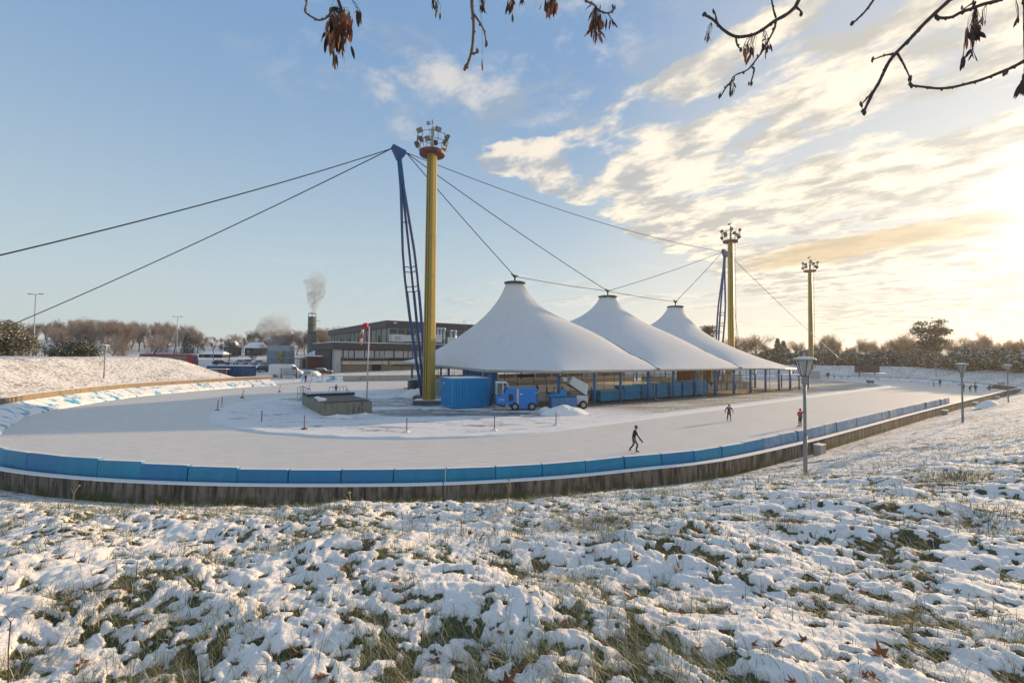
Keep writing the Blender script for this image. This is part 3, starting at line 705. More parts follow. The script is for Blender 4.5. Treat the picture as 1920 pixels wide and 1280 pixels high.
def build_tent():
    g = empty('tent_hall', tw(30, 17.5), 0, 'large white membrane tent roof with three peaks on blue columns over the ice rink', 'tent hall')
    off = -g.location
    def P(t, w, z=0.0): return tw(t, w, z) + off
    # height field by relaxation
    S_ = 0.5; nt = int(60 / S_) + 1; nw = int(36 / S_) + 1
    Tg, Wg = np.meshgrid(np.arange(nt) * S_ - 0.5, np.arange(nw) * S_, indexing='ij')
    def tmin(w): return np.interp(w, [0, 5.3, 35], [6.2, 0.2, 2.0])
    def tmax(w): return np.interp(w, [0, 2, 35], [56.5, 58.3, 58.3])
    ins = (Tg > tmin(Wg)) & (Tg < tmax(Wg)) & (Wg > 0.01) & (Wg < 34.99)
    eh = np.vectorize(eave_h)(Tg, Wg)
    H = eh.copy(); H[ins] = 6.5
    fix = ~ins
    for a, w, z in AP:
        r_ = np.hypot(Tg - a, Wg - w); k = r_ < 1.4; H[k] = z; fix |= k
    for it in range(2600):
        A = 0.25 * (np.roll(H, 1, 0) + np.roll(H, -1, 0) + np.roll(H, 1, 1) + np.roll(H, -1, 1)); H = np.where(fix, H, H + 1.0 * (A - H))
    # stressed fabric hangs straighter than a soap film
    f = np.clip((H - eh) / 11.3, 0, 1); H = np.where(ins & ~((H > 14.8)), eh + 11.3 * f ** .76, H)
    for a, w, z in AP:
        r_ = np.hypot(Tg - a, Wg - w); k = (r_ < 9) & (r_ >= 1.4); H = np.where(k, np.minimum(H, z - .02 * (r_ - 1.4)), H)
    # valley cables pull the surface down between the peaks
    for v in (21.55, 39.85):
        H = H - 1.25 * np.exp(-np.abs(Tg - v) / 2.8) * np.clip((H - eh) / 3.0, 0, 1) * (~fix)
    def hs(t, w):
        i = np.clip((t + 0.5) / S_, 0, nt - 1.001); j = np.clip(w / S_, 0, nw - 1.001); i0 = i.astype(int); j0 = j.astype(int); fi = i - i0; fj = j - j0
        return (H[i0, j0] * (1 - fi) + H[i0 + 1, j0] * fi) * (1 - fj) + (H[i0, j0 + 1] * (1 - fi) + H[i0 + 1, j0 + 1] * fi) * fj
    ws = np.linspace(0, 35, 91); us = np.linspace(0, 1, 151); U, Wv = np.meshgrid(us, ws, indexing='ij')
    T_ = tmin(Wv) * (1 - U) + tmax(Wv) * U; Z = hs(T_, Wv)
    edge = (U == 0) | (U == 1) | (Wv == 0) | (Wv == 35); Z[edge] = np.vectorize(eave_h)(T_, Wv)[edge]
    X = T0[0] + TD[0] * T_ + TN[0] * Wv + off.x; Y = T0[1] + TD[1] * T_ + TN[1] * Wv + off.y
    da = np.full(T_.shape, 1e9); an = np.zeros(T_.shape)
    for a, w, z in AP:
        r_ = np.hypot(T_ - a, Wv - w); k = r_ < da; da = np.where(k, r_, da); an = np.where(k, np.arctan2(T_ - a, -(Wv - w)), an)
    me = grid_mesh('membrane', X, Y, Z, M['fabric'], attrs=dict(ang=an, dist=da))
    if me.polygons[100].normal.z < 0: me.flip_normals()
    mem = link(bpy.data.objects.new('membrane', me), g)
    for v in (21.55, 39.85):
        mb = MB(); pts = [P(v, w, float(hs(np.array(v), np.array(w))) + .02) for w in np.linspace(0.1, 9.0, 14)]
        mb.tube(pts, .045, 5); mb.box(P(v, 0.0, 4.02), (.3, .3, .2), TANG); mb.build('seam_cable', M['dark'], mem)
    # radial seams of the fabric
    # rings and hangers
    for a, w, z in AP:
        c = P(a, w, 0)
        mb = MB(); mb.lathe([(1.1, z - .20), (1.46, z - .14), (1.54, z - .05), (1.54, z + .08), (1.3, z + .14), (.3, z + .16)], 28, (c.x, c.y, 0)); mb.build('peak_ring', mat('ring_green_grey', (.05, .055, .045), .5), g)
        mb = MB(); mb.tube([(c.x, c.y, z + .1), (c.x, c.y, z + .75)], .08, 8); mb.build('hanger_rod', M['dark'], g)
    # eave beam / gutter
    per = [(0.2, 5.3), (6.2, 0), (56.5, 0), (58.3, 2), (58.3, 35), (2.0, 35), (0.2, 5.3)]
    mb = MB()
    for (a, b), (c, d) in zip(per[:-1], per[1:]):
        n = max(1, int(math.hypot(c - a, d - b) / 4))
        mb.tube([P(a + (c - a) * i / n, b + (d - b) * i / n, eave_h(a + (c - a) * i / n, b + (d - b) * i / n) - .13) for i in range(n + 1)], .16, 8)
    mb.build('gutter', mat('gutter_grey', (.36, .35, .32), .5, var=.2, scale=2), g)
    # columns: front row placed where they stand along the eave
    def on_front(px, row=1.25):
        k = (px - 960) / FPX; a = (k * (T0[1] + TN[1] * row) - T0[0] - TN[0] * row) / (TD[0] - k * TD[1]); return a
    cols = [(1.0, 5.6)] + [(on_front(p), 1.25) for p in (1048, 1115, 1163.7, 1216, 1262.5, 1304.5, 1341, 1375.7, 1406.8, 1435, 1460, 1481)]
    cols += [(3.4, w) for w in (33.8, 30, 25.5, 20.5, 15.0, 10.0)] + [(57, w) for w in (7.0, 13, 19, 26, 33.8)] + [(t, 33.8) for t in (8.5, 14, 19.5, 25, 30.5, 36, 41.5, 47, 52)]
    thick = {0, 1, 4, 9}
    mbs = {}
    for i, (a, w) in enumerate(cols):
        r_ = .22 if i in (0, 4, 7) else (.17 if i > 12 else .165)
        key = (r_, round(eave_h(a, w), 1))
        if key not in mbs:
            mb = MB(); mb.box((0, 0, .03), (.5, .5, .06)); mb.tube([(0, 0, .05), (0, 0, key[1] - .15)], r_, 14); mb.box((0, 0, key[1] - .3), (.34, .34, .12)); mbs[key] = mb.mesh('column', M['bluecol'])
        o = link(bpy.data.objects.new('column', mbs[key]), g); o.location = P(a, w, FLOOR_Z)
    # downpipes on the front, with splayed feet
    for px in (912, 1221, 1308, 1380, 1437):
        a = on_front(px) if px != 912 else 0.1; w = .75 if px != 912 else 5.6
        mb = MB(); mb.tube([P(a, w, 3.85), P(a, w, .5), P(a + .15, w - .55, .16)], .06, 8); mb.build('downpipe', M['steel'], g)
    # small lamps on the columns
    for i in range(1, 11):
        a, w = cols[i]; mb = MB(); c = P(a, w - .25, 3.55); mb.lathe([(.05, -.08), (.11, -.03), (.11, .05), (.03, .1)], 10, tuple(c)); mb.build('lamp', M['white'], g)
    # floor slab and ice pad
    mb = MB(); q = [(2.3, 6), (7, .5), (56.3, .4), (57.9, 2), (57.9, 34.6), (2.3, 34.6)]
    zb, zt = .0, FLOOR_Z; vs = [P(a, w, zb) for a, w in q] + [P(a, w, zt) for a, w in q]; n = len(q)
    mb.add(vs, [tuple(range(n, 2 * n))] + [(i, (i + 1) % n, n + (i + 1) % n, n + i) for i in range(n)])
    mb.build('floor_slab', mat('brown_paving', (.14, .115, .085), .8, var=.3, scale=2), g)
    rk = MB(); vs = [P(a, w, FLOOR_Z + .02) for a, w in ((6, 6.2), (54.5, 6.2), (54.5, 31.5), (6, 31.5))]; rk.add(vs, [(0, 1, 2, 3)])
    rk.build('rink_ice', mat('rink_ice', (.62, .58, .50), .45, var=.08, scale=.8), g)
    # rink boards: white panels on rails with black posts, safety netting posts above
    bd = MB(); white = mat('rink_board', (.55, .55, .53), .6, var=.12, scale=.6)
    def board_run(p, q_, panels, name='rink_board'):
        (a, b), (c, d) = p, q_
        for i in range(panels):
            f0, f1 = i / panels, (i + 1) / panels; a0, b0, a1, b1 = a + (c - a) * f0, b + (d - b) * f0, a + (c - a) * f1, b + (d - b) * f1
            A = P(a0, b0, 0); B = P(a1, b1, 0); mid = (A + B) / 2; L = (B - A).length; an = math.atan2(B.y - A.y, B.x - A.x)
            mb = MB(); mb.box((0, 0, FLOOR_Z + .62), (L - .05, .06, .85)); mb.mat(1).box((0, 0, FLOOR_Z + 1.10), (L, .1, .08)).box((0, -.01, FLOOR_Z + .14), (L - .05, .08, .12))
            mb.mat(2).box((-L / 2 + .04, -.09, FLOOR_Z + .55), (.06, .08, 1.1))
            o = mb.build(name, [white, M['steel'], M['dark']], g); o.location = (mid.x, mid.y, 0); o.rotation_euler = (0, 0, an)
    board_run((7, 6), (54, 6), 18); board_run((54, 32), (7, 32), 14); board_run((5.6, 31), (5.6, 7.2), 9); board_run((55.2, 7.2), (55.2, 31), 9)
    mb = MB()
    for i in range(26):
        t = 7 + 47 * i / 25; mb.tube([P(t, 5.9, .2), P(t, 5.9, 4.6)], .028, 5, smooth=False)
    for i in range(18):
        t = 7 + 47 * i / 17; mb.tube([P(t, 32.1, .2), P(t, 32.1, 4.6)], .028, 5, smooth=False)
    for i in range(10):
        w = 7 + 24 * i / 9; mb.tube([P(5.5, w, .2), P(5.5, w, 4.3)], .035, 5, smooth=False)
    for w in (5.9, 32.1): mb.tube([P(7, w, 2.55), P(54, w, 2.55)], .03, 5, smooth=False)
    mb.tube([P(5.5, 7, 2.4), P(5.5, 31, 2.4)], .04, 5)
    mb.build('netting_frame', M['dark'], g)
    # advertising band on the far side, canteen block at the right end, banners
    band = mat('tan_advert_band', (.36, .24, .12), .7, var=.3, scale=.7)
    for i in range(11):
        a0 = 9 + i * 4.1; A = P(a0, 32.9, 1.75); mb = MB(); mb.box((0, 0, 0), (3.9, .08, .75)); o = mb.build('advert_board', [band, M['red'], white][0 if i % 4 else (1 if i == 4 else 2)], g); o.location = A; o.rotation_euler = (0, 0, TANG)
    wood = mat('canteen_timber', (.22, .12, .055), .7, var=.3, scale=1.5)
    mb = MB(); c = P(50.5, 14.0, 1.9)
    mb.box(tuple(c), (8, 3.0, 3.4), TANG); mb.build('canteen_kiosk', wood, g)
    for t, w, wd, hh, mm in ((47.6, 9.0, 1.7, 2.0, 'white'), (51.2, 8.6, 2.2, 1.9, 'white'), (44.6, 9.5, 1.2, 2.0, 'grey')):
        mb = MB(); mb.box((0, 0, 0), (wd, .05, hh)); mb.mat(1).box((0, -.03, hh * .25), (wd * .6, .02, hh * .12)); o = mb.build('banner', [mat('banner_cloth', (.45, .42, .38), .8, var=.2, scale=2), M['red']], g); o.location = P(t, w, 2.3); o.rotation_euler = (0, 0, TANG)
    # plain blue wall panel near the left corner
    mb = MB(); A = P(4.3, 13.5, 0); mb.box((0, 0, 2.35), (4.9, .12, 3.3)); o = mb.build('blue_panel', M['boardblue'], g); o.location = A; o.rotation_euler = (0, 0, R(-25))
    return g, hs
TENT, TENT_H = build_tent()

# ------------------------------------------------------------------ stacks of blue boards under the front eave
def build_stacks():
    base = None; k = 0
    spots = [(1146, 1.1, 1.35, 0), (1186, 1.7, 1.85, 0), (1223, 1.3, 1.85, 0), (1233 + 12, 1.55, 1.85, 0), (1259, 1.6, 1.9, 0), (1280.5, 1.5, 1.95, 0), (1309, 1.4, 1.9, 0)]
    names = ['lowest stack of blue foam mats beside the rear of the white and blue ice resurfacer', 'wide stack of blue foam mats right of the lowest one', 'third stack of blue foam mats from the left under the tent eave',
             'middle stack of blue foam mats under the tent eave', 'third stack of blue foam mats from the right end of the row', 'second stack of blue foam mats from the right end of the row', 'last stack of blue foam mats at the right end of the row']
    k_ = lambda px, row: ((px - 960) / FPX * (T0[1] + TN[1] * row) - T0[0] - TN[0] * row) / (TD[0] - (px - 960) / FPX * TD[1])
    edges = [(1118, 1161), (1162, 1192), (1195, 1216), (1223, 1243), (1247, 1268), (1272, 1290), (1296, 1317)]
    hts = [1.42, 1.85, 1.9, 1.95, 2.0, 2.1, 2.1]
    for (x0, x1), H, lab in zip(edges, hts, names):
        r_ = 2.6; a0, a1 = k_(x0, r_), k_(x1, r_); L = a1 - a0; n = 9 if H > 1.5 else 7; rnd = random.Random(k)
        g = empty('mat_stack', tw((a0 + a1) / 2, r_, FLOOR_Z), TANG, lab, 'foam mats', 'stacks of blue mats under the tent eave')
        mb = MB().box((-L / 2 + .25, 0, .08), (.1, 1.2, .16)).box((L / 2 - .25, 0, .08), (.1, 1.2, .16)); mb.build('pallet', M['dark'], g)
        th = (H - .16) / n
        me = MB().box((0, 0, th / 2), (L, 1.6, th - .02)).mesh('foam_mat', M['pad0'])
        for i in range(n):
            o = link(bpy.data.objects.new('foam_mat', me), g); o.location = (rnd.uniform(-.04, .04), rnd.uniform(-.04, .04), .16 + i * th); o.rotation_euler[2] = R(rnd.uniform(-1, 1))
            bv = o.modifiers.new('b', 'BEVEL'); bv.width = .04; bv.segments = 2
        k += 1
build_stacks()

# ------------------------------------------------------------------ blue masts and their cables
def mast(base, head, name_label, yaw, width=1.0):
    g = empty('lattice_mast', base, 0, name_label, 'mast', 'blue masts that carry the tent roof')
    ax = (head - base); L = ax.length; axn = ax.normalized()
    u = axn.orthogonal().normalized(); q = Matrix.Rotation(yaw, 3, axn); u = q @ u; v = axn.cross(u)
    def rad(f): return width * (.10 + .80 * math.sin(math.pi * min(1, (f ** .9) * 1.12 if f < .893 else 1)) ** 0.9) if f < .86 else width * .12
    pts3 = []
    for k in range(3):
        a = 2 * math.pi * k / 3; dv = u * math.cos(a) + v * math.sin(a)
        fs = [0, .06, .2, .35, .5, .6, .86, .99]; rr = [.28, .36, .62, .80, .88, .80, .20, .12]
        pts = [axn * L * f + dv * r_ * width for f, r_ in zip(fs, rr)]; pts3.append(pts)
        MB().tube(pts, .18 * width ** .5, 10).build('leg', M['bluemast'], g)
    for f, r_ in ((.44, .86), (.46, .87), (.52, .87), (.54, .86), (.72, .53)):
        c = axn * L * f; ps = [c + (u * math.cos(2 * math.pi * k / 3) + v * math.sin(2 * math.pi * k / 3)) * r_ * width for k in range(3)]
        MB().tube(ps + [ps[0]], .045, 6).build('brace', M['bluemast'], g)
    mb = MB(); c = axn * L; mb.tube([axn * L * .86, axn * (L - .3)], .26 * width ** .5, 12); mb.build('mast_tip', M['bluemast'], g)
    mb = MB()
    h = Vector((TD[0], TD[1], 0)); up = Vector((0, 0, 1)); y = h.cross(up)
    prof = [(-.95, .35), (-.75, .75), (.9, .35), (.8, -.2), (.25, -1.0), (-.25, -1.0)]
    vs = [c + h * p[0] + up * p[1] + y * .22 for p in prof] + [c + h * p[0] + up * p[1] - y * .22 for p in prof]; n = len(prof)
    mb.add(vs, [tuple(range(n)), tuple(reversed(range(n, 2 * n)))] + [(j, (j + 1) % n, n + (j + 1) % n, n + j) for j in range(n)])
    mb.build('head_plate', M['bluemast'], g)
    MB().box((0, 0, .15), (2.4, 2.4, .5)).build('foot', M['concrete'], g)
    return g
H1 = tw(-5.2, 17.5, 30.3); H2 = tw(65.3, 17.5, 27.2)
mast(tw(-1.4, 17.5, 0), H1, 'blue three legged lattice mast left of the tent beside the nearest yellow floodlight mast', R(52))
mast(tw(62, 17.5, 0), H2, 'blue lattice mast rising behind the right end of the tent', R(70), .95)
NODE = [tw(a, w, z + .95) for a, w, z in AP]
def cable(a, b, sag, rad, label, n=24):
    o = MB(); pts = [Vector((0, 0, 0)) + (b - a) * (i / n) - Vector((0, 0, 1)) * sag * 4 * (i / n) * (1 - i / n) for i in range(n + 1)]
    ob = o.tube(pts, rad, 6).build('steel_cable', M['rope']); ob.location = a
    tag(ob, label, 'cable', 'steel cables of the tent roof'); return ob
up = Vector((0, 0, .25)); H1c = H1 + Vector((0, 0, .2)); H2c = H2 + Vector((0, 0, .2))
cable(H1c - Vector((TD[0], TD[1], 0)) * .9, Vector((-52, 21.0, 3.6)), 1.1, .06, 'upper guy cable running from the left blue mast out of the left edge')
cable(H1c - Vector((TD[0], TD[1], 0)) * .9, Vector((-79, 63.0, 5.0)), .7, .06, 'lower guy cable running down to the left bank behind the bushes')
cable(H1c + Vector((TD[0], TD[1], 0)) * .9, NODE[0], .15, .055, 'cable from the left blue mast to the nearest tent peak')
cable(H1c + Vector((TD[0], TD[1], 0)) * .9, NODE[1], .35, .055, 'cable from the left blue mast to the middle tent peak')
cable(H1c + Vector((TD[0], TD[1], 0)) * .9, H2c - Vector((TD[0], TD[1], 0)) * .9, 1.5, .045, 'long thin cable spanning between the heads of both blue masts')
cable(NODE[0], NODE[1], .12, .045, 'tie cable between the nearest and the middle tent peak')
cable(NODE[1], NODE[2], .12, .045, 'tie cable between the middle and the farthest tent peak')
cable(H2c - Vector((TD[0], TD[1], 0)) * .8, NODE[1], .3, .05, 'cable from the right blue mast to the middle tent peak')
cable(H2c - Vector((TD[0], TD[1], 0)) * .8, NODE[2], .15, .05, 'cable from the right blue mast to the farthest tent peak')
cable(H2c + Vector((TD[0], TD[1], 0)) * .8, Vector((94.5, 127, ground_z(94.5, 127) + .1)), .5, .05, 'guy cable descending from the right blue mast to the far bank beside the scoreboard')
cable(H2c + Vector((TD[0], TD[1], 0)) * .8, Vector((71.4, 141, ground_z(71.4, 141) + .1)), .5, .05, 'steep thin guy cable right of the middle yellow mast')
for p, lab in zip(NODE, ('black cable node above the nearest tent peak', 'black cable node above the middle tent peak', 'black cable node above the farthest tent peak')):
    mb = MB(); 
    for s_ in (-1, 1): mb.tube([Vector((0, 0, 0)), Vector((TD[0] * s_ * .62, TD[1] * s_ * .62, .3 if s_ < 0 else .12))], [.2, .07], 6)
    mb.tube([(0, 0, .15), (0, 0, -.55)], [.16, .10], 8); mb.lathe([(.1, -.2), (.24, -.1), (.24, .12), (.1, .2)], 10)
    o = mb.build('cable_node', M['dark']); o.location = p; tag(o, lab, 'cable joint', 'cable nodes above the tent peaks')

# ------------------------------------------------------------------ yellow floodlight masts
def flood(name_label, loc, H, aim, seed, block=False, base_r=.72):
    rnd = random.Random(seed)
    g = empty('floodlight_mast', loc, R(rnd.uniform(0, 10)), name_label, 'floodlight mast', 'yellow floodlight masts')
    mb = MB(); z0 = 2.4 if block else .55
    n = 8; vs = []; rr = [(base_r, z0), (base_r * .8, H)]
    # eight sided shaft with a dark recessed ladder slot
    for r_, z in rr:
        for j in range(n): a = 2 * math.pi * (j + .5) / n; vs.append((r_ * math.cos(a), r_ * math.sin(a), z))
    fs = [(j, (j + 1) % n, n + (j + 1) % n, n + j) for j in range(n)] + [tuple(range(n, 2 * n))]; mb.add(vs, fs)
    mb.build('shaft', M['yellow'], g)
    a = R(-118); mb = MB(); d = Vector((math.cos(a), math.sin(a), 0)); s_ = Vector((-d.y, d.x, 0))
    for off in (-.16, .16):
        pts = [d * (base_r * .93) + s_ * off + Vector((0, 0, z0 + .1)), d * (base_r * .75) + s_ * off + Vector((0, 0, H - .3))]
        mb.tube(pts, .045, 5, smooth=False)
    mb.build('seam', M['ydark'], g)
    for k in range(1, 6):
        z = z0 + (H - z0) * k / 6; r_ = base_r * (1 - .2 * k / 6) + .015
        MB().lathe([(r_, z - .04), (r_ + .02, z), (r_, z + .04)], 8, smooth=False).build('joint_ring', M['steel'] if not block else M['yellow'], g)
    # platform
    mb = MB(); R1 = 1.42
    mb.lathe([(R1 - .25, H - .1), (R1, H - .1), (R1 + .04, H + .24), (R1 - .05, H + .26), (R1 - .06, H - .02)], 20, smooth=False)
    for k in range(8): a = 2 * math.pi * k / 8; mb.tube([(0, 0, H + .0), (R1 * math.cos(a), R1 * math.sin(a), H + .05)], .09, 5, smooth=False)
    mb.build('platform', M['red'], g)
    # basket of arms and lamps
    mb = MB(); ring2 = []
    for k in range(12):
        a = 2 * math.pi * k / 12; c, s2 = math.cos(a), math.sin(a)
        mb.tube([(R1 * c, R1 * s2, H + .3), (1.75 * c, 1.75 * s2, H + 1.1), (1.7 * c, 1.7 * s2, H + 2.1)], .04, 5, smooth=False)
        ring2.append((1.75 * c, 1.75 * s2, H + 1.15))
    ring2.append(ring2[0]); mb.tube(ring2, .035, 5, smooth=False); mb.tube([(x * .96, y * .96, z + .85) for x, y, z in ring2], .03, 5, smooth=False)
    mb.build('lamp_basket', M['dark'] if block else mat('brown_steel', (.10, .05, .04), .6), g)
    lm = MB(); lm.box((0, 0, 0), (.34, .6, .5), taper=None); lm.mat(1).box((.19, 0, 0), (.05, .55, .45)); lm.mat(0).box((-.22, 0, 0), (.16, .4, .3))
    me = lm.mesh('floodlight', [mat('lamp_housing', (.07, .08, .07), .5), M['lampglass']])
    for k in range(9):
        tier = k % 2; a = aim + R(-150 + 300 * k / 8) ; r_ = 1.72; z = H + (1.0 if tier else 2.15)
        o = link(bpy.data.objects.new('floodlight', me), g); o.location = (r_ * math.cos(a), r_ * math.sin(a), z); o.rotation_euler = (0, R(32 + rnd.uniform(-8, 14)), a + R(rnd.uniform(-15, 15)))
    mb = MB(); mb.tube([(0, 0, H + .3), (0, 0, H + 2.9)], .15, 8); mb.box((.1, 0, H + 2.6), (.34, .3, .9)); mb.tube([(0, 0, H + 2.9), (0, 0, H + 4.0)], .05, 6); mb.box((0.02, 0, H + 3.75), (.16, .5, .12)); mb.lathe([(.05, 0), (.26, .1), (.26, .35), (.08, .42)], 10, (-.42, -.1, H + 3.3)); mb.tube([(0, 0, H + 3.5), (-.4, -.1, H + 3.5)], .035, 5)
    mb.build('aerial', M['grey'], g)
    if block:
        MB().box((0, 0, .6), (3.0, 3.0, 3.2), taper=(.92, .92)).build('pedestal', snow_top(M['paleconc2']), g)
        mb = MB(); d = Vector((math.cos(R(-30)), math.sin(R(-30)), 0))
        for k in range(int((H - 3) / .8)):
            z = 3 + k * .8; r_ = base_r + .3; mb.tube([d * (base_r * .8) + Vector((0, 0, z)), d * r_ + Vector((0, 0, z))], .02, 4, smooth=False)
        for o_ in (-.2, .2): mb.tube([d * (base_r + .3) + Vector((-d.y, d.x, 0)) * o_ + Vector((0, 0, 3)), d * (base_r * .8 + .3) + Vector((-d.y, d.x, 0)) * o_ + Vector((0, 0, H))], .03, 4, smooth=False)
        mb.build('ladder', M['dark'], g)
    else:
        MB().box((0, 0, .22), (3.1, 2.3, .62)).build('pedestal', snow_top(mat('plinth_concrete', (.12, .12, .12), .9, var=.2), .8), g)
    return g
M['paleconc2'] = mat('block_concrete', (.40, .40, .38), .9, var=.15)
flood('nearest and tallest yellow floodlight mast with a red lamp ring beside the blue container', dp(805, 665, 50.9).xy.to_3d(), 28.2, R(-60), 1)
flood('middle yellow floodlight mast standing behind the right end of the tent', dp(1371, 665, 90.7).xy.to_3d(), 28.6, R(-120), 2, True, .66)
flood('farthest yellow floodlight mast on a pale concrete block right of the tent', dp(1520.5, 665, 118).xy.to_3d(), 28.0, R(-120), 3, True, .60)
# ------------------------------------------------------------------ placing by line of sight on the real ground
_hd = np.concatenate([np.arange(1.2, 12, .03), np.arange(12, 60, .15), np.arange(60, 420, .6)])
def hit(px, py, rink=False):
    d = ray(px, py); X = d.x / d.y * _hd; Z = CAM_H + d.z / d.y * _hd
    G = base_h(X[None, :], _hd[None, :])[0] if not rink else np.zeros_like(_hd)
    k = np.argmax(Z <= G); 
    if Z[k] > G[k]: k = len(_hd) - 1
    return Vector((X[k], _hd[k], float(G[k])))
def on_line(px, P, D):
    k = (px - 960) / FPX; return (k * P[1] - P[0]) / (D[0] - k * D[1])

# ------------------------------------------------------------------ main building
def building():
    C = np.array([-42.1, 108.5]); g = empty('ice_hall_building', (C[0], C[1], 0.3), 0, 'two storey brown and concrete hall with dark fascias behind the tent', 'building'); off = -g.location
    def B(a, b, z): p = C + TD * a + TN * b; return Vector((p[0], p[1], z)) + off
    dark = mat('brown_fascia', (.048, .042, .046), .6, var=.15, scale=.8, stretch=(1, 1, .2)); conc = M['paleconc']; frame = M['dark']
    glass = mat('pale_reflecting_glass', (.36, .36, .37), .15, var=.3, scale=.4, spec=1.0)
    def box(mb, a0, a1, b0, b1, z0, z1):
        vs = [B(a, b, z) for z in (z0, z1) for a, b in ((a0, b0), (a1, b0), (a1, b1), (a0, b1))]
        mb.add(vs, [(0, 3, 2, 1), (4, 5, 6, 7), (0, 1, 5, 4), (1, 2, 6, 5), (2, 3, 7, 6), (3, 0, 4, 7)]); return mb
    # lower block: body, fascia, snow on the roof
    mb = MB(); box(mb, 1.2, 58, 1.6, 21, 0, 4.05); mb.build('ground_floor_wall', mat('beige_wall', (.40, .33, .25), .85, var=.12, scale=.5, stretch=(1, 1, .3)), g)
    mb = MB(); box(mb, .3, 58, .5, 21.5, 4.05, 6.55); mb.build('upper_wall', frame, g)
    r_ = box(MB(), -.8, 59, -.5, 23, 6.55, 8.2).build('fascia', dark, g); box(MB(), -.9, 59, -.6, 23, 8.2, 8.34).build('roof_snow', M['snow'], r_)
    box(MB(), 0, 1.35, .1, 4.2, 0, 6.5).build('corner_pier', mat('pier_concrete', (.42, .42, .40), .8, var=.08), g)
    box(MB(), -.4, 0, 3.0, 22, .0, 6.5).build('side_wall', dark, g)
    for px0, px1 in ((633, 642.5), (644.5, 653), (654, 663.3), (665, 682.8), (684.4, 701.5), (703.2, 711.2), (712, 720.3), (721, 737.5), (739.5, 755.5), (756.8, 764.5), (765.5, 772.6), (773.8, 781), (782, 789), (790, 806), (808, 824), (826, 834)):
        a0, a1 = on_line(px0, C + TN * .5, TD), on_line(px1, C + TN * .5, TD)
        f = box(MB(), a0, a1, .36, .46, 4.55, 6.4).build('window', glass, g)
        mb = MB(); box(mb, a0 - .08, a0, .28, .44, 4.5, 6.45); box(mb, a1, a1 + .08, .28, .44, 4.5, 6.45); box(mb, a0, a1, .28, .44, 4.46, 4.56); box(mb, a0, a1, .28, .44, 6.38, 6.46); mb.build('window_frame', frame, f)
    # balcony slabs, door, service panels
    for a0, a1 in ((1.5, 12.5), (12.9, 26), (26.4, 40)):
        box(MB(), a0, a1, -1.0, 1.7, 2.95, 3.75).build('balcony', conc, g)
    mb = MB()
    for i in range(12): box(mb, 1.6 + i * .98, 1.66 + i * .98, -.98, -.92, 3.75, 4.5)
    box(mb, 1.6, 12.4, -.98, -.92, 4.45, 4.52); mb.build('balcony_railing', M['steel'], g)
    box(MB(), 9.3, 11.5, 1.45, 1.62, .1, 2.9).build('door', frame, g)
    for a in (13.5, 17.5, 21.5, 25.5, 29.5): box(MB(), a, a + 3.8, 1.38, 1.58, .1, 2.3).build('wall_slab', conc, g)
    for a in (15, 22): box(MB(), a, a + 5, 1.36, 1.6, 2.4, 2.9).build('window', mat('amber_window', (.20, .10, .03), .3), g)
    # upper hall
    C2 = np.array([-35.0, 127.2]); rel = C2 - C; a2 = rel @ TD; b2 = rel @ TN
    box(MB(), a2 + .5, a2 + 56, b2 + .5, b2 + 72, 6.5, 12.9).build('hall_wall', mat('ribbed_hall_glass', (.22, .26, .22), .3, var=.35, scale=.3, spec=.8), g)
    f = box(MB(), a2 - .2, a2 + 57, b2 - .2, b2 + 73, 12.9, 14.9).build('hall_fascia', dark, g); box(MB(), a2 - .3, a2 + 57, b2 - .3, b2 + 73, 14.9, 15.0).build('roof_snow', M['snow'], f)
    rib = mat('pale_rib', (.30, .33, .30), .5)
    for i in range(44):
        b = b2 + 1.4 + i * 1.6; box(MB(), a2 + .36, a2 + .50, b, b + .32, 8.3, 12.88).build('rib', rib if i % 3 else frame, g)
    for i in range(5):
        b = b2 + 8 + i * 11
        mb = MB(); vs = [B(a2 + q, b + w, z) for q in (.2, .34) for w, z in ((-1.6, 8.35), (1.6, 8.35), (.5, 9.6), (.2, 11.0), (-.2, 11.0), (-.5, 9.6))]
        mb.add(vs, [(0, 1, 2, 3, 4, 5), (11, 10, 9, 8, 7, 6)] + [(i_, (i_ + 1) % 6, 6 + (i_ + 1) % 6, 6 + i_) for i_ in range(6)]); mb.build('vent_hood', frame, g)
    for i in range(22):
        a = a2 + 1 + i * 2.4; box(MB(), a, a + 2.0, b2 + .38, b2 + .5, 10.2, 12.6).build('window', mat('dark_glass', (.05, .055, .06), .2) if i == 0 else bpy.data.materials['dark_glass'], g)
    for a, b in ((a2 + 2.2, b2 - .3), ): MB().box(B(a, b, 14.3), (.9, .3, .35), TANG).build('floodlight', M['white'], g)
    # roof plant on the lower block
    silver = mat('duct_silver', (.42, .47, .50), .35, .5, var=.2, scale=.8)
    q = on_line(733, C + TN * 9, TD)
    def duct(a0, a1, b0, b1, z0, z1, m_=silver): return box(MB(), a0, a1, b0, b1, z0, z1).build('duct', m_, g, bevel=.04)
    duct(q, q + 3.4, 8, 11, 8.9, 11.0); duct(q + .9, q + 2.4, 7.9, 8.0, 9.3, 10.4, M['grey']); duct(q + 3.5, q + 7.0, 8.4, 10.6, 9.0, 10.9); duct(q + 7.1, q + 10.6, 8, 11, 8.9, 11.7); duct(q + 10.8, q + 15, 8.2, 10.6, 9.0, 11.3)
    box(MB(), q - .5, q + 15.2, 7.9, 11.2, 8.34, 8.85).build('plant_base', frame, g)
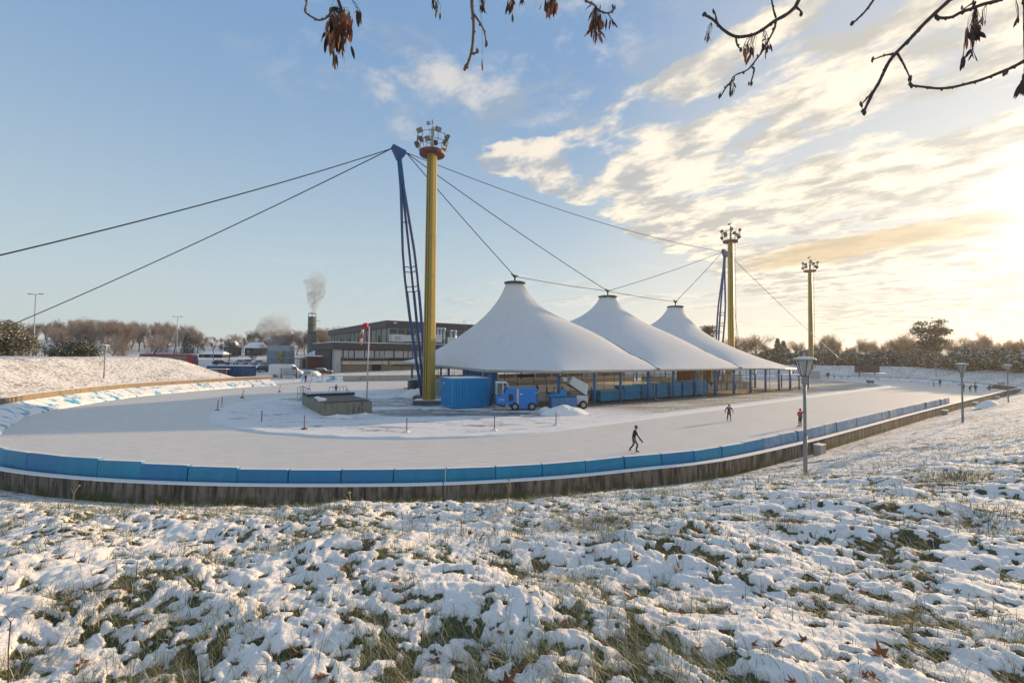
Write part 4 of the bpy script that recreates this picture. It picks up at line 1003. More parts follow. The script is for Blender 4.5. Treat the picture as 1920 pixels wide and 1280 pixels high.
    for px in (820.3, 826.3, 832.6, 845.5, 853):
        a = on_line(px, C + TN * 9, TD); c = B(a, 9, 0); hi = 12.6 if px < 840 else 12.1
        mb = MB(); mb.tube([(c.x, c.y, 8.3), (c.x, c.y, hi)], .42, 10); mb.lathe([(.5, 0), (.55, .3), (.2, .5)], 10, (c.x, c.y, hi)); mb.build('exhaust_pipe', silver, g)
    a = on_line(838, C + TN * 8.5, TD); duct(a, a + 7, 8, 10, 8.4, 10.6)
    a = on_line(852, C + TN * 18, TD); c = B(a, b2 - .1, 0); mb = MB()
    for s_ in (-.3, .3): mb.tube([c + Vector((s_, 0, 9)), c + Vector((s_, 0, 16.2))], .05, 5)
    for k in range(14): mb.tube([c + Vector((-.3, 0, 9.4 + k * .5)), c + Vector((.3, 0, 9.4 + k * .5))], .03, 4)
    mb.build('ladder', M['steel'], g)
building()

# chimney with smoke, cooling tower with steam, brick plant building
def smoke(name, pts, radii, dens, label, col=(.8, .8, .82)):
    """a drifting plume: a chain of overlapping lobes in one volume hull"""
    mb = MB(); pts = [pts[0]] + list(pts) + [(pts[-1][0], pts[-1][1], pts[-1][2] + 1.2)]; radii = [.02] + list(radii) + [.02]; pts[0] = (pts[0][0], pts[0][1], pts[0][2] - .3); mb.tube(pts, radii, 18); o = mb.build(name, None)
    import bmesh; bm = bmesh.new(); bm.from_mesh(o.data); bmesh.ops.recalc_face_normals(bm, faces=bm.faces); bm.to_mesh(o.data); bm.free()
    m_ = bpy.data.materials.new(name + '_vapour'); m_.use_nodes = True; t = NT(m_.node_tree); t.n.remove(t.n['Principled BSDF'])
    v = t.node('ShaderNodeVolumePrincipled'); v.inputs['Color'].default_value = (*col, 1)
    tc = t.node('ShaderNodeTexCoord').outputs['Object']
    n = t.noise(tc, .30, 6, .68, 1.2); n2 = t.noise(t.vmath('ADD', tc, (9, 3, 1)), .9, 4, .6, .6)
    z = t.sep(tc)[2]; top = max(p[2] for p in pts)
    f = t.math('MULTIPLY', t.ramp(t.math('ADD', t.math('MULTIPLY', n, .7), t.math('MULTIPLY', n2, .3)), .40, .66), t.ramp(z, top, top * .15, .12, 1.0))
    ax = t.node('ShaderNodeAttribute', attribute_name='q')
    t.set(v.inputs['Density'], t.math('MULTIPLY', f, dens)); v.inputs['Anisotropy'].default_value = .35
    t.l.new(v.outputs[0], t.n['Material Output'].inputs['Volume']); o.data.materials.clear(); o.data.materials.append(m_)
    tag(o, label, kind='stuff'); return o
def plant():
    p = dp(584, 665, 144); x, y = p.x, p.y; gz = ground_z(x, y); top = 17.1
    g = empty('factory_chimney', (x, y, gz), 0, 'round grey concrete chimney stack with thin smoke between the plant and the hall', 'chimney')
    H = top - gz; MB().lathe([(1.35, 0), (1.22, H), (1.0, H), (1.0, H - .4)], 20).build('stack', mat('chimney_concrete', (.13, .14, .11), .85, var=.25, scale=1, stretch=(1, 1, .2)), g)
    for k in range(1, 6): MB().lathe([(1.33, H * k / 6 - .06), (1.38, H * k / 6), (1.33, H * k / 6 + .06)], 20).build('hoop', M['dark'], g)
    mb = MB()
    for k in range(6): a = k * 1.05; mb.tube([(1.2 * math.cos(a), 1.2 * math.sin(a), H), (1.2 * math.cos(a), 1.2 * math.sin(a), H + 1.1)], .05, 5)
    mb.lathe([(1.18, H + 1.0), (1.24, H + 1.05), (1.18, H + 1.1)], 16); mb.tube([(1.2, 0, H - 1.3), (2.6, 0, H - 1.3)], .06, 5); mb.build('top_railing', M['dark'], g)
    o = smoke('chimney_smoke', [(0, 0, 0), (.2, 0, 1.6), (.3, 0, 4), (1.2, 0, 7.5), (.4, 0, 10.5), (2.4, 0, 13)], [.6, 1.1, 2.0, 3.0, 3.6, 2.4], 0.8, 'pale smoke drifting up from the grey chimney', (.62, .57, .56)); o.location = (x, y, top + .3)
    p = dp(527, 665, 122); x, y = p.x, p.y; gz = ground_z(x, y)
    g = empty('cooling_tower', (x, y, gz), R(8), 'blue grey boxy cooling tower steaming behind the white van', 'cooling tower')
    sheet = mat('blue_grey_cladding', (.20, .26, .31), .5, var=.1, scale=.7); H = 7.5 - gz
    MB().bbox((-2.75, -2.2, 0), (2.75, 2.2, H - 1.4)).build('casing', sheet, g)
    MB().bbox((-2.6, -2.1, H - 1.4), (2.7, 2.1, H)).build('fan_deck', mat('light_cladding', (.30, .36, .40), .5), g)
    for i in range(8): MB().bbox((-2.7 + i * .74, -2.28, .2), (-2.64 + i * .74, -2.2, H - 1.5)).build('cladding_rib', sheet, g)
    yel = mat('yellow_pipe', (.45, .28, .03), .5); mb = MB(); mb.tube([(1.0, -3, .5), (1.0, -3, 3.6), (1.0, -3, 4.3)], .2, 8); mb.lathe([(.15, 0), (.5, .3), (.4, 1.0), (.1, 1.3)], 10, (1.0, -3, 3.3))
    mb.build('yellow_valve', yel, g); MB().tube([(-1.4, -3, 2.6), (8.5, -3, 2.6)], .13, 7).build('yellow_pipe', yel, g)
    mb = MB()
    for i in range(7): mb.tube([(3.2 + i * .9, -2.6, 0), (3.2 + i * .9, -2.6, 5.2)], .05, 5)
    for z in (2.4, 3.6, 5.2): mb.tube([(3.2, -2.6, z), (8.6, -2.6, z)], .05, 5)
    mb.build('pipe_rack', M['steel'], g)
    mb = MB()
    for i in range(6): mb.tube([(-2.6 + i * 1.05, -2.0, H), (-2.6 + i * 1.05, -2.0, H + 1)], .03, 4)
    mb.tube([(-2.6, -2.0, H + 1), (2.65, -2.0, H + 1)], .03, 4); mb.build('deck_railing', M['steel'], g)
    o = smoke('steam_plume', [(-1.2, 0, 0), (-1.0, 0, 1.5), (-2.2, 0, 4), (-1.2, 0, 6), (0, 0, 9)], [1.6, 2.8, 4.6, 4.2, 1.4], 0.6, 'white steam rising from the cooling tower', (.8, .8, .82)); o.location = (x, y, 7.6)
    p = dp(592, 665, 118); x, y = p.x, p.y; gz = ground_z(x, y); brick = mat('red_brick', (.11, .042, .032), .85, var=.3, scale=3)
    g = empty('brick_plant_building', (x, y, gz), R(4), 'low red brick plant room with a snow covered flat roof left of the hall', 'building')
    MB().bbox((-2.2, 0, -.4), (3.2, 8, 4.7 - gz)).build('brick_wall', brick, g); MB().bbox((-4.2, .3, -.4), (-2.2, 8, 4.4 - gz)).build('side_wing', mat('wing_render', (.26, .25, .22), .8), g)
    MB().bbox((-3.4, .2, .1), (-2.6, .3, 2.6)).build('door', M['dark'], g); MB().bbox((-4.5, -.3, 4.7 - gz), (3.4, 8.3, 5.0 - gz)).build('roof_snow', M['snow'], g)
    vs = [(-6.5, 9, 4.9 - gz), (3.6, 9, 4.9 - gz), (3.6, 26, 7.8 - gz), (-6.5, 26, 7.8 - gz), (-6.5, 9, -1), (3.6, 9, -1), (3.6, 26, -1), (-6.5, 26, -1)]
    MB().add(vs, [(0, 1, 2, 3), (0, 4, 5, 1), (1, 5, 6, 2), (2, 6, 7, 3), (3, 7, 4, 0)]).build('rear_roof', M['snow'], g)
plant()

# ------------------------------------------------------------------ lanterns
def lantern_meshes():
    pole = MB().tube([(0, 0, 0), (0, 0, 1.15)], .055, 12); pole.tube([(0, 0, 1.12), (0, 0, 2.72)], .042, 12); pole.lathe([(.06, 2.62), (.085, 2.7), (.06, 2.84), (.10, 2.88)], 12)
    lan = MB(); z0, z1, r0_, r1 = 2.88, 3.34, .10, .24
    fr = MB()
    for k in range(6):
        a = 2 * math.pi * k / 6; a2 = 2 * math.pi * (k + 1) / 6
        q = [(r0_ * math.cos(a), r0_ * math.sin(a), z0), (r0_ * math.cos(a2), r0_ * math.sin(a2), z0), (r1 * math.cos(a2), r1 * math.sin(a2), z1), (r1 * math.cos(a), r1 * math.sin(a), z1)]
        lan.add(q, [(0, 1, 2, 3)]); fr.tube([q[0], q[3]], .013, 5); fr.tube([q[0], q[1]], .012, 4); fr.tube([q[2], q[3]], .014, 4)
    fr.tube([(0, 0, z0), (0, 0, z1 - .05)], .035, 6); fr.box((0, 0, 3.2), (.12, .12, .2))
    roof = MB().lathe([(.30, z1), (.315, z1 + .025), (.12, z1 + .075), (.02, z1 + .09)], 12); rs = MB().lathe([(.29, z1 + .03), (.30, z1 + .05), (.12, z1 + .105), (.02, z1 + .115)], 12)
    gl = bpy.data.materials.new('lantern_glass'); gl.use_nodes = True; b = gl.node_tree.nodes['Principled BSDF']; b.inputs['Base Color'].default_value = (.62, .66, .70, 1); b.inputs['Roughness'].default_value = .25; b.inputs['Alpha'].default_value = .42
    return [('pole', pole.mesh('pole', mat('lamp_post_grey', (.20, .215, .22), .5, var=.15))), ('glass_pane', lan.mesh('glass_pane', gl)), ('lantern_frame', fr.mesh('lantern_frame', M['dark'])), ('roof_cap', roof.mesh('roof_cap', M['grey'])), ('snow_cap', rs.mesh('snow_cap', M['snow']))]
LM = lantern_meshes()
def lantern(px, top_y, depth, label, rz=0.0, base=None):
    top = dp(px, top_y, depth); z = ground_z(top.x, top.y) - .1 if base is None else base; s = (top.z - z) / 3.45
    g = empty('park_lantern', (top.x, top.y, z), rz, label, 'street lamp', 'lanterns round the skating track'); g.scale = (s, s, s)
    for n, me in LM: o = link(bpy.data.objects.new(n, me), g)
lantern(1508, 668, 12.7, 'nearest snow capped lantern on a grey post in front of the near wall', R(15))
lantern(1803, 680, 28, 'second lantern from the camera on the snowy slope at the right', R(5))
lantern(1889, 683, 43, 'lantern near the right tip of the retaining wall', R(25))
lantern(1755, 682, 108, 'tiny lantern on the far right bank beside two skaters', R(0))
lantern(1479, 675, 128, 'distant lantern on the far bank right of the tent eave', R(0))
lantern(197, 646, 57.5, 'white lantern behind the wall of the left bend', R(32), base=1.3)
def street_light(px, top_y, depth, label, arms=2):
    top = dp(px, top_y, depth); z = ground_z(top.x, top.y) - .2; H = top.z - z
    g = empty('car_park_light', (top.x, top.y, z), 0, label, 'street lamp'); MB().tube([(0, 0, 0), (0, 0, H)], [.14, .08], 8).build('pole', M['grey'], g)
    for s_ in (-1, 1)[:arms]: MB().tube([(0, 0, H), (s_ * .9, 0, H + .1)], .05, 5).box((s_ * 1.2, 0, H + .1), (.9, .35, .14)).build('lamp_head', M['dark'], g)
street_light(67, 552, 98, 'tall double armed light pole behind the left bank bushes')
street_light(333, 594, 150, 'tall double armed light pole behind the red bus')
street_light(401, 634, 160, 'short grey light pole left of the bare trees by the car park', 1)

def letters(c, parent):
    t_ = bpy.data.objects.new('t', c); COL.objects.link(t_); dg = bpy.context.evaluated_depsgraph_get(); me = bpy.data.meshes.new_from_object(t_.evaluated_get(dg)); bpy.data.objects.remove(t_)
    o = link(bpy.data.objects.new('lettering', me), parent); o['kind'] = 'stuff'; return o
# ------------------------------------------------------------------ vehicles
def wheel(g, x, y, z, r_, w=.24, name='wheel'):
    mb = MB(); mb.tube([(x, y - w / 2, z), (x, y + w / 2, z)], r_, 18, smooth=False)
    o = mb.build(name, M['tyre'], g, bevel=.02); MB().tube([(x, y - w / 2 - .012, z), (x, y + w / 2 + .012, z)], r_ * .55, 14, smooth=False).build('rim', M['steel'], o); return o
def car(name, label, cat, loc, rz, L, W_, H, col, prof, cabin, wins, group=None, wr=.33, snow=True):
    g = empty(name, loc, rz, label, cat, group)
    body = mat(name + '_paint', col, .35, var=.04, spec=.6)
    if snow: snow_top(body, 1.1, 4)
    MB().prism([(x * L, z * H) for x, z in prof], -W_ / 2, W_ / 2).build('body', body, g, bevel=.06)
    if cabin: MB().prism([(x * L, z * H) for x, z in cabin], -W_ / 2 + .12, W_ / 2 - .12).build('cabin', M['glass'], g, bevel=.04)
    for x0, x1, z0, z1 in wins:
        for y in (-W_ / 2 - .008, W_ / 2 + .008): MB().box(((x0 + x1) / 2 * L, y, (z0 + z1) / 2 * H), ((x1 - x0) * L, .02, (z1 - z0) * H)).build('side_window', M['glass'], g)
    for x in (-.32, .31):
        for y in (-W_ / 2 + .1, W_ / 2 - .1): wheel(g, x * L, y, wr, wr)
    tl = bpy.data.materials.get('tail_lamp') or mat('tail_lamp', (.45, .02, .02), .3)
    for y in (-W_ / 2 + .15, W_ / 2 - .15):
        MB().box((-L / 2 - .01, y, H * .45), (.05, .18, .25)).build('tail_lamp', tl, g); MB().box((L / 2 - .04, y, H * .38), (.06, .3, .16)).build('headlamp', M['white'], g)
    return g
vanp = [(-.5, .14), (.5, .14), (.5, .38), (.44, .50), (.36, .56), (.22, .93), (.16, .99), (-.46, 1.0), (-.5, .93)]
carp = [(-.5, .2), (.5, .2), (.5, .45), (.46, .58), (.2, .63), (.08, .95), (-.05, 1.0), (-.32, .97), (-.46, .66), (-.5, .58)]
carw = [(-.30, .04, .66, .92)]
h = hit(537, 707); car('delivery_van', 'white high roof delivery van parked behind the green mesh gate', 'van', h, R(12), 6.5, 2.1, 2.75, (.62, .64, .66), vanp, None, [(.20, .34, .60, .84)], snow=True)
h = hit(580, 709); car('parked_car', 'white snow dusted car parked right of the delivery van', 'car', h + Vector((-.5, 1.0, 0)), R(170), 4.6, 1.8, 1.5, (.60, .62, .64), carp, None, [(-.2, .0, .62, .9), (.02, .12, .62, .86)])
h = hit(605, 702); car('parked_car', 'dark car parked further back right of the white car', 'car', h, R(15), 4.4, 1.8, 1.5, (.03, .04, .06), carp, None, carw)
h = hit(493, 697); car('parked_car', 'dark snowy car between the blue container and the cooling tower', 'car', h, R(60), 4.4, 1.8, 1.6, (.03, .035, .04), carp, None, carw)
k = 0
for px, py, c, lab in ((416, 684, (.03, .04, .05), 'dark car above the long blue container'), (451, 683, (.5, .5, .5), 'white car under the bare tree right of the dark car'), (470, 682, (.25, .05, .03), 'reddish car in the far car park'), (486, 684, (.35, .36, .38), 'silver car at the right end of the far car park')):
    h = hit(px, py); car('parked_car', lab, 'car', h, R(20 + 40 * (k % 2)), 4.6, 1.8, 1.5, c, carp, None, carw, 'cars in the far car park'); k += 1
def bus():
    p = dp(318, 665, 122); z = 1.55
    g = empty('touring_bus', (p.x, p.y, z), R(6), 'red touring coach parked behind the left bank', 'bus'); L = 13.4; red = mat('bus_red', (.38, .012, .02), .35, var=.05)
    MB().prism([(-L / 2, .35), (L / 2 - .1, .35), (L / 2, 1.2), (L / 2 - .35, 3.2), (L / 2 - .9, 3.42), (-L / 2 + .1, 3.42), (-L / 2, 3.2)], -1.25, 1.25).build('body', red, g, bevel=.08)
    for i in range(8): MB().box((-L / 2 + 1.2 + i * 1.42, -1.262, 2.5), (1.34, .03, .85)).build('side_window', M['glass'], g)
    MB().prism([(L / 2 - .12, 1.3), (L / 2 + .02, 1.3), (L / 2 - .30, 3.0), (L / 2 - .42, 3.0)], -1.1, 1.1).build('windscreen', M['glass'], g)
    for x in (-3.6, -4.8, 4.4):
        for y in (-1.15, 1.15): wheel(g, x, y, .5, .5, .3)
    c = bpy.data.curves.new('lettering', 'FONT'); c.body = 'Tebogr'; c.size = 1.5; c.shear = .4; c.extrude = .004; c.materials.append(M['white']); o = letters(c, g); o.location = (.6, -1.285, .95); o.rotation_euler = (R(90), 0, 0)
    MB().box((-2, 0, 3.5), (2, 1.4, .2)).build('roof_hatch', M['white'], g)
bus()
def container(loc, rz, L, Wd, H, col, label, ribs=14, name='shipping_container'):
    g = empty(name, loc, rz, label, 'container'); m_ = mat(name + '_paint', col, .45, var=.10, scale=1.2)
    MB().bbox((0, 0, .08), (L, Wd, H - .02)).build('body', m_, g)
    mb = MB()
    for x in (0, L):
        for y in (0, Wd): mb.box((x, y, H / 2 + .04), (.18, .18, H - .08))
    for z in (.12, H - .06):
        mb.box((L / 2, 0, z), (L, .16, .16)).box((L / 2, Wd, z), (L, .16, .16)).box((0, Wd / 2, z), (.16, Wd, .16)).box((L, Wd / 2, z), (.16, Wd, .16))
    mb.build('corner_frame', m_, g, bevel=.015)
    st = L / ribs; rib = MB(); w = st * .5; rib.add([(-w / 2, 0, .2), (w / 2, 0, .2), (w / 2 - .05, -.11, .2), (-w / 2 + .05, -.11, .2), (-w / 2, 0, H - .14), (w / 2, 0, H - .14), (w / 2 - .05, -.11, H - .14), (-w / 2 + .05, -.11, H - .14)], [(3, 2, 6, 7), (0, 3, 7, 4), (2, 1, 5, 6), (0, 1, 2, 3), (7, 6, 5, 4)])
    me = rib.mesh('corrugation', m_)
    for i in range(ribs): o = link(bpy.data.objects.new('corrugation', me), g); o.location = (st * (i + .5), 0, 0)
    n2 = max(3, int(Wd / st))
    for i in range(n2): o = link(bpy.data.objects.new('corrugation', me), g); o.location = (0, Wd * (i + .5) / n2, 0); o.rotation_euler = (0, 0, R(-90))
    sn = MB(); sn.bbox((-.05, -.03, H + .02), (L + .05, Wd + .03, H + .09)); sn.build('snow_layer', M['snow'], g, bevel=.03)
    return g
c0 = gp(848.5, 765.5, 0.12); g = container(c0, R(30), 4.05, 2.95, 3.0, (.005, .27, .56), 'bright blue corrugated container with snow on its roof beside the yellow mast', 13)
MB().box((-.09, 2.2, 2.45), (.02, .22, .3)).build('notice', M['white'], g)
c0 = gp(388.5, 706.2, .35); container(Vector((c0.x, c0.y, .3)), R(2), 8.7, 2.6, 2.35, (.012, .07, .17), 'long dark blue container building behind the left end of the wall', 16, 'blue_container')
def shelter():
    c = gp(414, 707.5, .3); g = empty('glass_shelter', (c.x, c.y - .5, .3), 0, 'small glass shelter with a flat snowy roof before the long blue container', 'shelter')
    MB().bbox((-1.9, -.6, 1.75), (1.9, .6, 1.88)).build('roof', M['snow'], g)
    for x in (-1.8, -.9, 0, .9, 1.8): MB().tube([(x, -.5, -.3), (x, -.5, 1.75)], .04, 6).build('post', M['steel'], g)
    for x in (-1.35, -.45, .45, 1.35): MB().bbox((x - .4, -.47, .2), (x + .4, -.45, 1.6)).build('pane', M['glass'] if x < .2 else mat('red_behind_glass', (.12, .03, .04), .3), g)
shelter()

# ------------------------------------------------------------------ ice resurfacers
def resurfacer():
    c = gp(969, 766, FLOOR_Z); blue = mat('resurfacer_blue', (.008, .21, .62), .35, var=.06)
    g = empty('ice_resurfacer', (c.x, c.y, FLOOR_Z - .04), R(6), 'bright blue ice resurfacer with a cab facing left under the tent eave', 'ice resurfacer')
    MB().prism([(-2.15, .62), (-1.35, .50), (-.6, .55), (2.0, .62), (2.02, 2.12), (1.9, 2.2), (-1.0, 2.2), (-1.28, 1.95), (-1.45, 1.55), (-2.2, 1.45)], -.95, .95).build('body', blue, g, bevel=.05)
    MB().prism([(-.45, .25), (1.0, .25), (1.0, .62), (-.45, .62)], -.93, .93).build('side_skirt', blue, g)
    mb = MB(); F = [(-2.12, 1.45), (-2.12, 2.72), (-1.15, 2.72), (-.85, 2.2)]
    for y in (-.85, .85):
        mb.tube([(F[0][0], y, F[0][1]), (F[1][0], y, F[1][1]), (F[2][0], y, F[2][1]), (F[3][0], y, F[3][1])], .05, 6); mb.tube([(-1.5, y, 1.4), (-1.5, y, 2.72)], .05, 6)
    mb.bbox((-2.18, -.92, 2.68), (-1.1, .92, 2.78)); mb.build('cab_frame', M['white'], g)
    for y in (-.84, .84): MB().box((-1.81, y, 2.1), (.56, .02, 1.1)).build('cab_window', M['glass'], g)
    MB().box((-2.1, 0, 2.1), (.02, 1.6, 1.1)).build('windscreen', M['glass'], g)
    MB().bbox((-1.75, -.3, 1.45), (-1.3, .3, 1.9)).build('seat', M['dark'], g)
    MB().bbox((-.13, -.99, .5), (.08, -.94, 2.16)).build('white_stripe', mat('stripe_paint', (.62, .50, .42), .5), g)
    MB().bbox((-.92, -.975, .95), (-.5, -.945, 1.6)).build('grille', M['dark'], g)
    mb = MB().tube([(1.85, -.97, 1.95), (1.95, -.99, 1.5), (1.9, -.98, .8)], .04, 6); mb.build('hose', M['dark'], g)
    c_ = bpy.data.curves.new('lettering', 'FONT'); c_.body = 'EVIS'; c_.size = .33; c_.extrude = .003; c_.materials.append(M['white']); o = letters(c_, g); o.location = (-1.95, -.962, .93); o.rotation_euler = (R(90), 0, 0)
    for x, z in ((.2, 1.55), (1.75, 1.72)): MB().bbox((x, -.965, z), (x + .28, -.95, z + .1)).build('sticker', M['white'], g)
    for x in (-.15 - .15, 1.42):
        for y in (-.88, .88): wheel(g, x, y, .37, .40, .26)
    mb = MB(); mb.prism([(-2.4, .12), (-2.25, .05), (-.95, .05), (-.85, .2), (-2.3, .52)], -1.05, -.99); mb.prism([(-2.4, .12), (-2.25, .05), (-.95, .05), (-.85, .2), (-2.3, .52)], .99, 1.05)
    mb.bbox((-2.36, -1.05, .06), (-2.28, 1.05, .5)).prism([(-1.5, .1), (-.62, .1), (-1.1, .75)], -1.1, -1.0); mb.build('conditioner_blade', M['steel'], g)
    c = gp(1069, 766, FLOOR_Z)
    g = empty('ice_resurfacer', (c.x - .1, c.y + .9, FLOOR_Z - .03), R(4), 'older white and blue ice resurfacer with its white snow tank tipped up', 'ice resurfacer')
    pale = mat('resurfacer_white', (.50, .53, .52), .45, var=.35, scale=2.2)
    MB().prism([(-1.9, .18), (.75, .18), (.72, 1.18), (-1.95, 1.15)], -1.0, .9).build('side_box', mat('worn_blue', (.05, .17, .38), .5, var=.35, scale=2.5), g, bevel=.04)
    MB().prism([(-2.1, 1.18), (-.3, 1.18), (-.3, 1.95), (-.9, 1.98), (-1.0, 1.5), (-2.1, 1.5)], -.6, .6).build('engine_cover', M['boardblue'], g, bevel=.04)
    mb = MB().bbox((-2.25, -.25, 1.5), (-1.85, .25, 1.62)).bbox((-2.3, -.25, 1.6), (-2.2, .25, 2.15)); mb.build('seat', M['dark'], g)
    MB().tube([(-1.6, 0, 1.5), (-1.45, 0, 2.1)], .04, 6).lathe([(.22, 0), (.24, .03), (.2, .05)], 12, (-1.43, 0, 2.1)).build('steering_wheel', M['dark'], g)
    MB().prism([(.55, .5), (1.9, .45), (1.95, 1.35), (.8, 1.4)], -.75, .75).build('chassis', pale, g, bevel=.04)
    MB().prism([(1.8, 1.35), (1.95, 2.5), (.35, 3.3), (-.05, 2.55)], -.78, .78).build('snow_tank', pale, g, bevel=.05)
    MB().prism([(1.9, 1.3), (1.8, 1.45), (-.1, 2.5), (-.05, 2.35)], -.7, .7).build('tank_floor', M['dark'], g)
    MB().bbox((-.6, -.5, 2.8), (-.2, .5, 3.2)).build('auger_chute', pale, g); mb = MB().tube([(.9, -.3, 1.2), (1.2, -.3, 2.2)], .06, 6); mb.build('lift_ram', M['steel'], g)
    for x in (-1.3, 1.42):
        for y in (-.8, .8): wheel(g, x, y, .42, .43, .28)
resurfacer()
def old_truck():
    c = gp(775, 738, .1); g = empty('utility_vehicle', (c.x + .9, c.y + .8, .1), R(28), 'boxy dark green utility vehicle with a snowy bonnet left of the yellow mast', 'vehicle')
    gr = mat('dark_green_paint', (.05, .075, .07), .5, var=.5, scale=2.5)
    MB().prism([(-1.7, .45), (1.6, .45), (1.6, 1.9), (-1.2, 1.9), (-1.65, 1.7)], -.85, .85).build('body', gr, g, bevel=.05)
    MB().bbox((-1.55, -.8, 1.9), (1.6, .8, 2.02)).build('snow_layer', snow_top(mat('pale_green_top', (.35, .42, .40), .6, var=.2), .6), g)
    for z in (.8, 1.15, 1.5): MB().bbox((-1.74, -.7, z), (-1.66, .7, z + .2)).build('radiator_grille', M['dark'], g)
    for i in range(3): MB().bbox((-1.2 + i * .9, -.875, .8), (-.6 + i * .9, -.855, 1.5)).build('side_panel', M['dark'], g)
    for x in (-1.0, 1.0):
        for y in (-.8, .8): wheel(g, x, y, .38, .4)
old_truck()
def cabinet():
    c = gp(816, 752, 0); p = c + Vector((0, 1.2, 0)); g = empty('control_cabinet', (p.x, p.y, .52), R(10), 'tall grey control cabinet on the plinth at the foot of the nearest yellow mast', 'cabinet')
    MB().bbox((-.45, -.3, 0), (.45, .3, 1.95)).build('casing', mat('cabinet_grey', (.42, .44, .45), .5, var=.05), g, bevel=.02); MB().bbox((-.12, -.325, .06), (.43, -.3, 1.9)).build('door', mat('cabinet_door', (.36, .39, .41), .5), g, bevel=.01)
    MB().bbox((0, -.34, 1.4), (.14, -.325, 1.55)).build('lock', M['dark'], g)
cabinet()

# ------------------------------------------------------------------ pit with railings, windsock, marker posts, snow heaps
def pit():
    g = empty('concrete_pit', (-16.6, 40.3, 0), TANG, 'low weathered concrete box with a plank cover in the snowy infield', 'concrete pit'); conc = mat('mossy_concrete', (.25, .235, .18), .9, var=.25, scale=1.5, col2=(.06, .055, .035), c2lo=.5, c2hi=.68, stretch=(1, 1, .2))
    Wd, L, H = 4.3, 10.5, 1.15
    for n_, lo, hi in (('wall', (0, 0, -.1), (Wd, .25, H)), ('wall', (0, .25, -.1), (.25, L, H)), ('wall', (Wd - .25, .25, -.1), (Wd, L, H)), ('wall', (.25, L - .25, -.1), (Wd - .25, L, H))): MB().bbox(lo, hi).build(n_, conc, g, bevel=.02)
    rnd = random.Random(2)
    plank = mat('grey_plank', (.15, .135, .11), .8, var=.35, scale=2)
    for i in range(14): o = MB().bbox((.1, 0, 0), (Wd - .12, .40, .05)).build('plank', plank, g); o.location = (0, .28 + i * .46, H + .01 + rnd.uniform(0, .03)); o.rotation_euler = (0, 0, R(rnd.uniform(-1.2, 1.2)))
    MB().bbox((-.1, 7.0, H + .02), (Wd + .3, 9.6, H + .32)).build('raised_cover', snow_top(mat('dark_cover', (.05, .055, .06), .8), .5), g)
    for x, y, s in ((.3, 2.0, .5), (.5, 3.2, .7), (.4, 4.6, .5)): 
        mb = MB(); mb.lathe([(s, 0), (s * .8, .1), (s * .4, .18), (.02, .2)], 10); o = mb.build('snow_patch', M['snow'], g); o.location = (x, y, H + .06); o.scale = (.7, 1.2, 1)
def railing(px0, px1, py0, py1, label, h0=1.25, n=6, z=0.06):
    a = gp(px0, py0, z); b = gp(px1, py1, z); g = empty('railing', a, 0, label, 'railing', 'railings round the pit stairs'); d = b - a
    for i in range(n): p = d * (i / (n - 1)); MB().tube([(p.x, p.y, 0), (p.x, p.y, h0)], .03, 6).build('post', M['grey'], g)
    for q in (h0, h0 * .5): MB().tube([(0, 0, q), (d.x, d.y, q)], .03, 6).build('rail', M['grey'], g)
pit()
railing(557.5, 568, 752, 750, 'short railing at the far left edge of the pit stairs', 1.6, 3)
railing(566, 581, 749, 758, 'sloping railing beside the pit stairs', 1.65, 5)
railing(617, 650, 744, 742, 'railing behind the concrete pit', 1.25, 6)
def windsock():
    c = gp(689, 757, 0); c = c + Vector((1.0, 2.8, 0)); c = dp(689, 665, 45.5); top = dp(694, 612, 45.5); g = empty('windsock_pole', (c.x, c.y, .02), 0, 'white pole with a limp red and white windsock behind the concrete pit', 'windsock')
    H = top.z; MB().tube([(0, 0, 0), (.12, 0, H)], [.075, .06], 8).build('pole', mat('pinkish_white_pole', (.55, .48, .46), .5), g)
    red = mat('windsock_red', (.45, .03, .03), .7); wh = mat('windsock_white', (.6, .5, .46), .7)
    mb = MB(); mb.tube([(-.02, 0, H + .10), (-.42, 0, H + .12)], .22, 12); mb.build('sock_mouth', red, g)
    pts = [Vector((-.40, 0, H + .05)), Vector((-.52, 0, H - .3)), Vector((-.56, 0, H - .75)), Vector((-.62, 0, H - 1.2)), Vector((-.70, 0, H - 1.7)), Vector((-.74, 0, H - 2.0))]
    rr = [.16, .14, .13, .12, .13, .09]
    for i in range(5): MB().tube([pts[i], pts[i + 1]], [rr[i], rr[i + 1]], 8).build('sock_band', red if i % 2 == 0 else wh, g)
windsock()
def markers():
    spots = [(407.8, 770, 'leftmost red marker post on the bend of the track'), (415.5, 761.6, 'red marker post right behind the leftmost one'), (454, 745.5, 'leaning red marker post on the upper left bend'), (524, 734.5, 'leaning red marker post near the vehicle gate'),
             (579, 729.5, 'red marker post beside the pit stair railing'), (490.2, 793.5, 'red marker post on a snow lump left of the pit'), (570.5, 804.7, 'red marker post on the near edge below the pit'), (762.6, 810, 'red marker post on the near edge right of the pit'),
             (927, 807, 'red marker post in front of the blue ice resurfacer'), (1042.6, 797, 'red marker post in front of the big snow heap')]
    rod = mat('marker_red', (.16, .025, .03), .6); rnd = random.Random(4)
    for i, (px, py, lab) in enumerate(spots):
        p = gp(px, py, .05); g = empty('marker_post', p, 0, lab, 'marker post', 'red marker posts along the inner edge of the track'); lean = [0.03, .05, .16, .10, .2, .02, 0, 0, 0, 0][i]
        h_ = 1.02; MB().tube([(0, 0, .05), (lean * 1.1, 0, h_)], .035, 8).build('post', rod, g); MB().lathe([(.23, 0), (.24, .06), (.17, .10), (.05, .12)], 12).build('foot', rod if i in (0, 2, 3, 4, 6) else M['snow'], g)
markers()
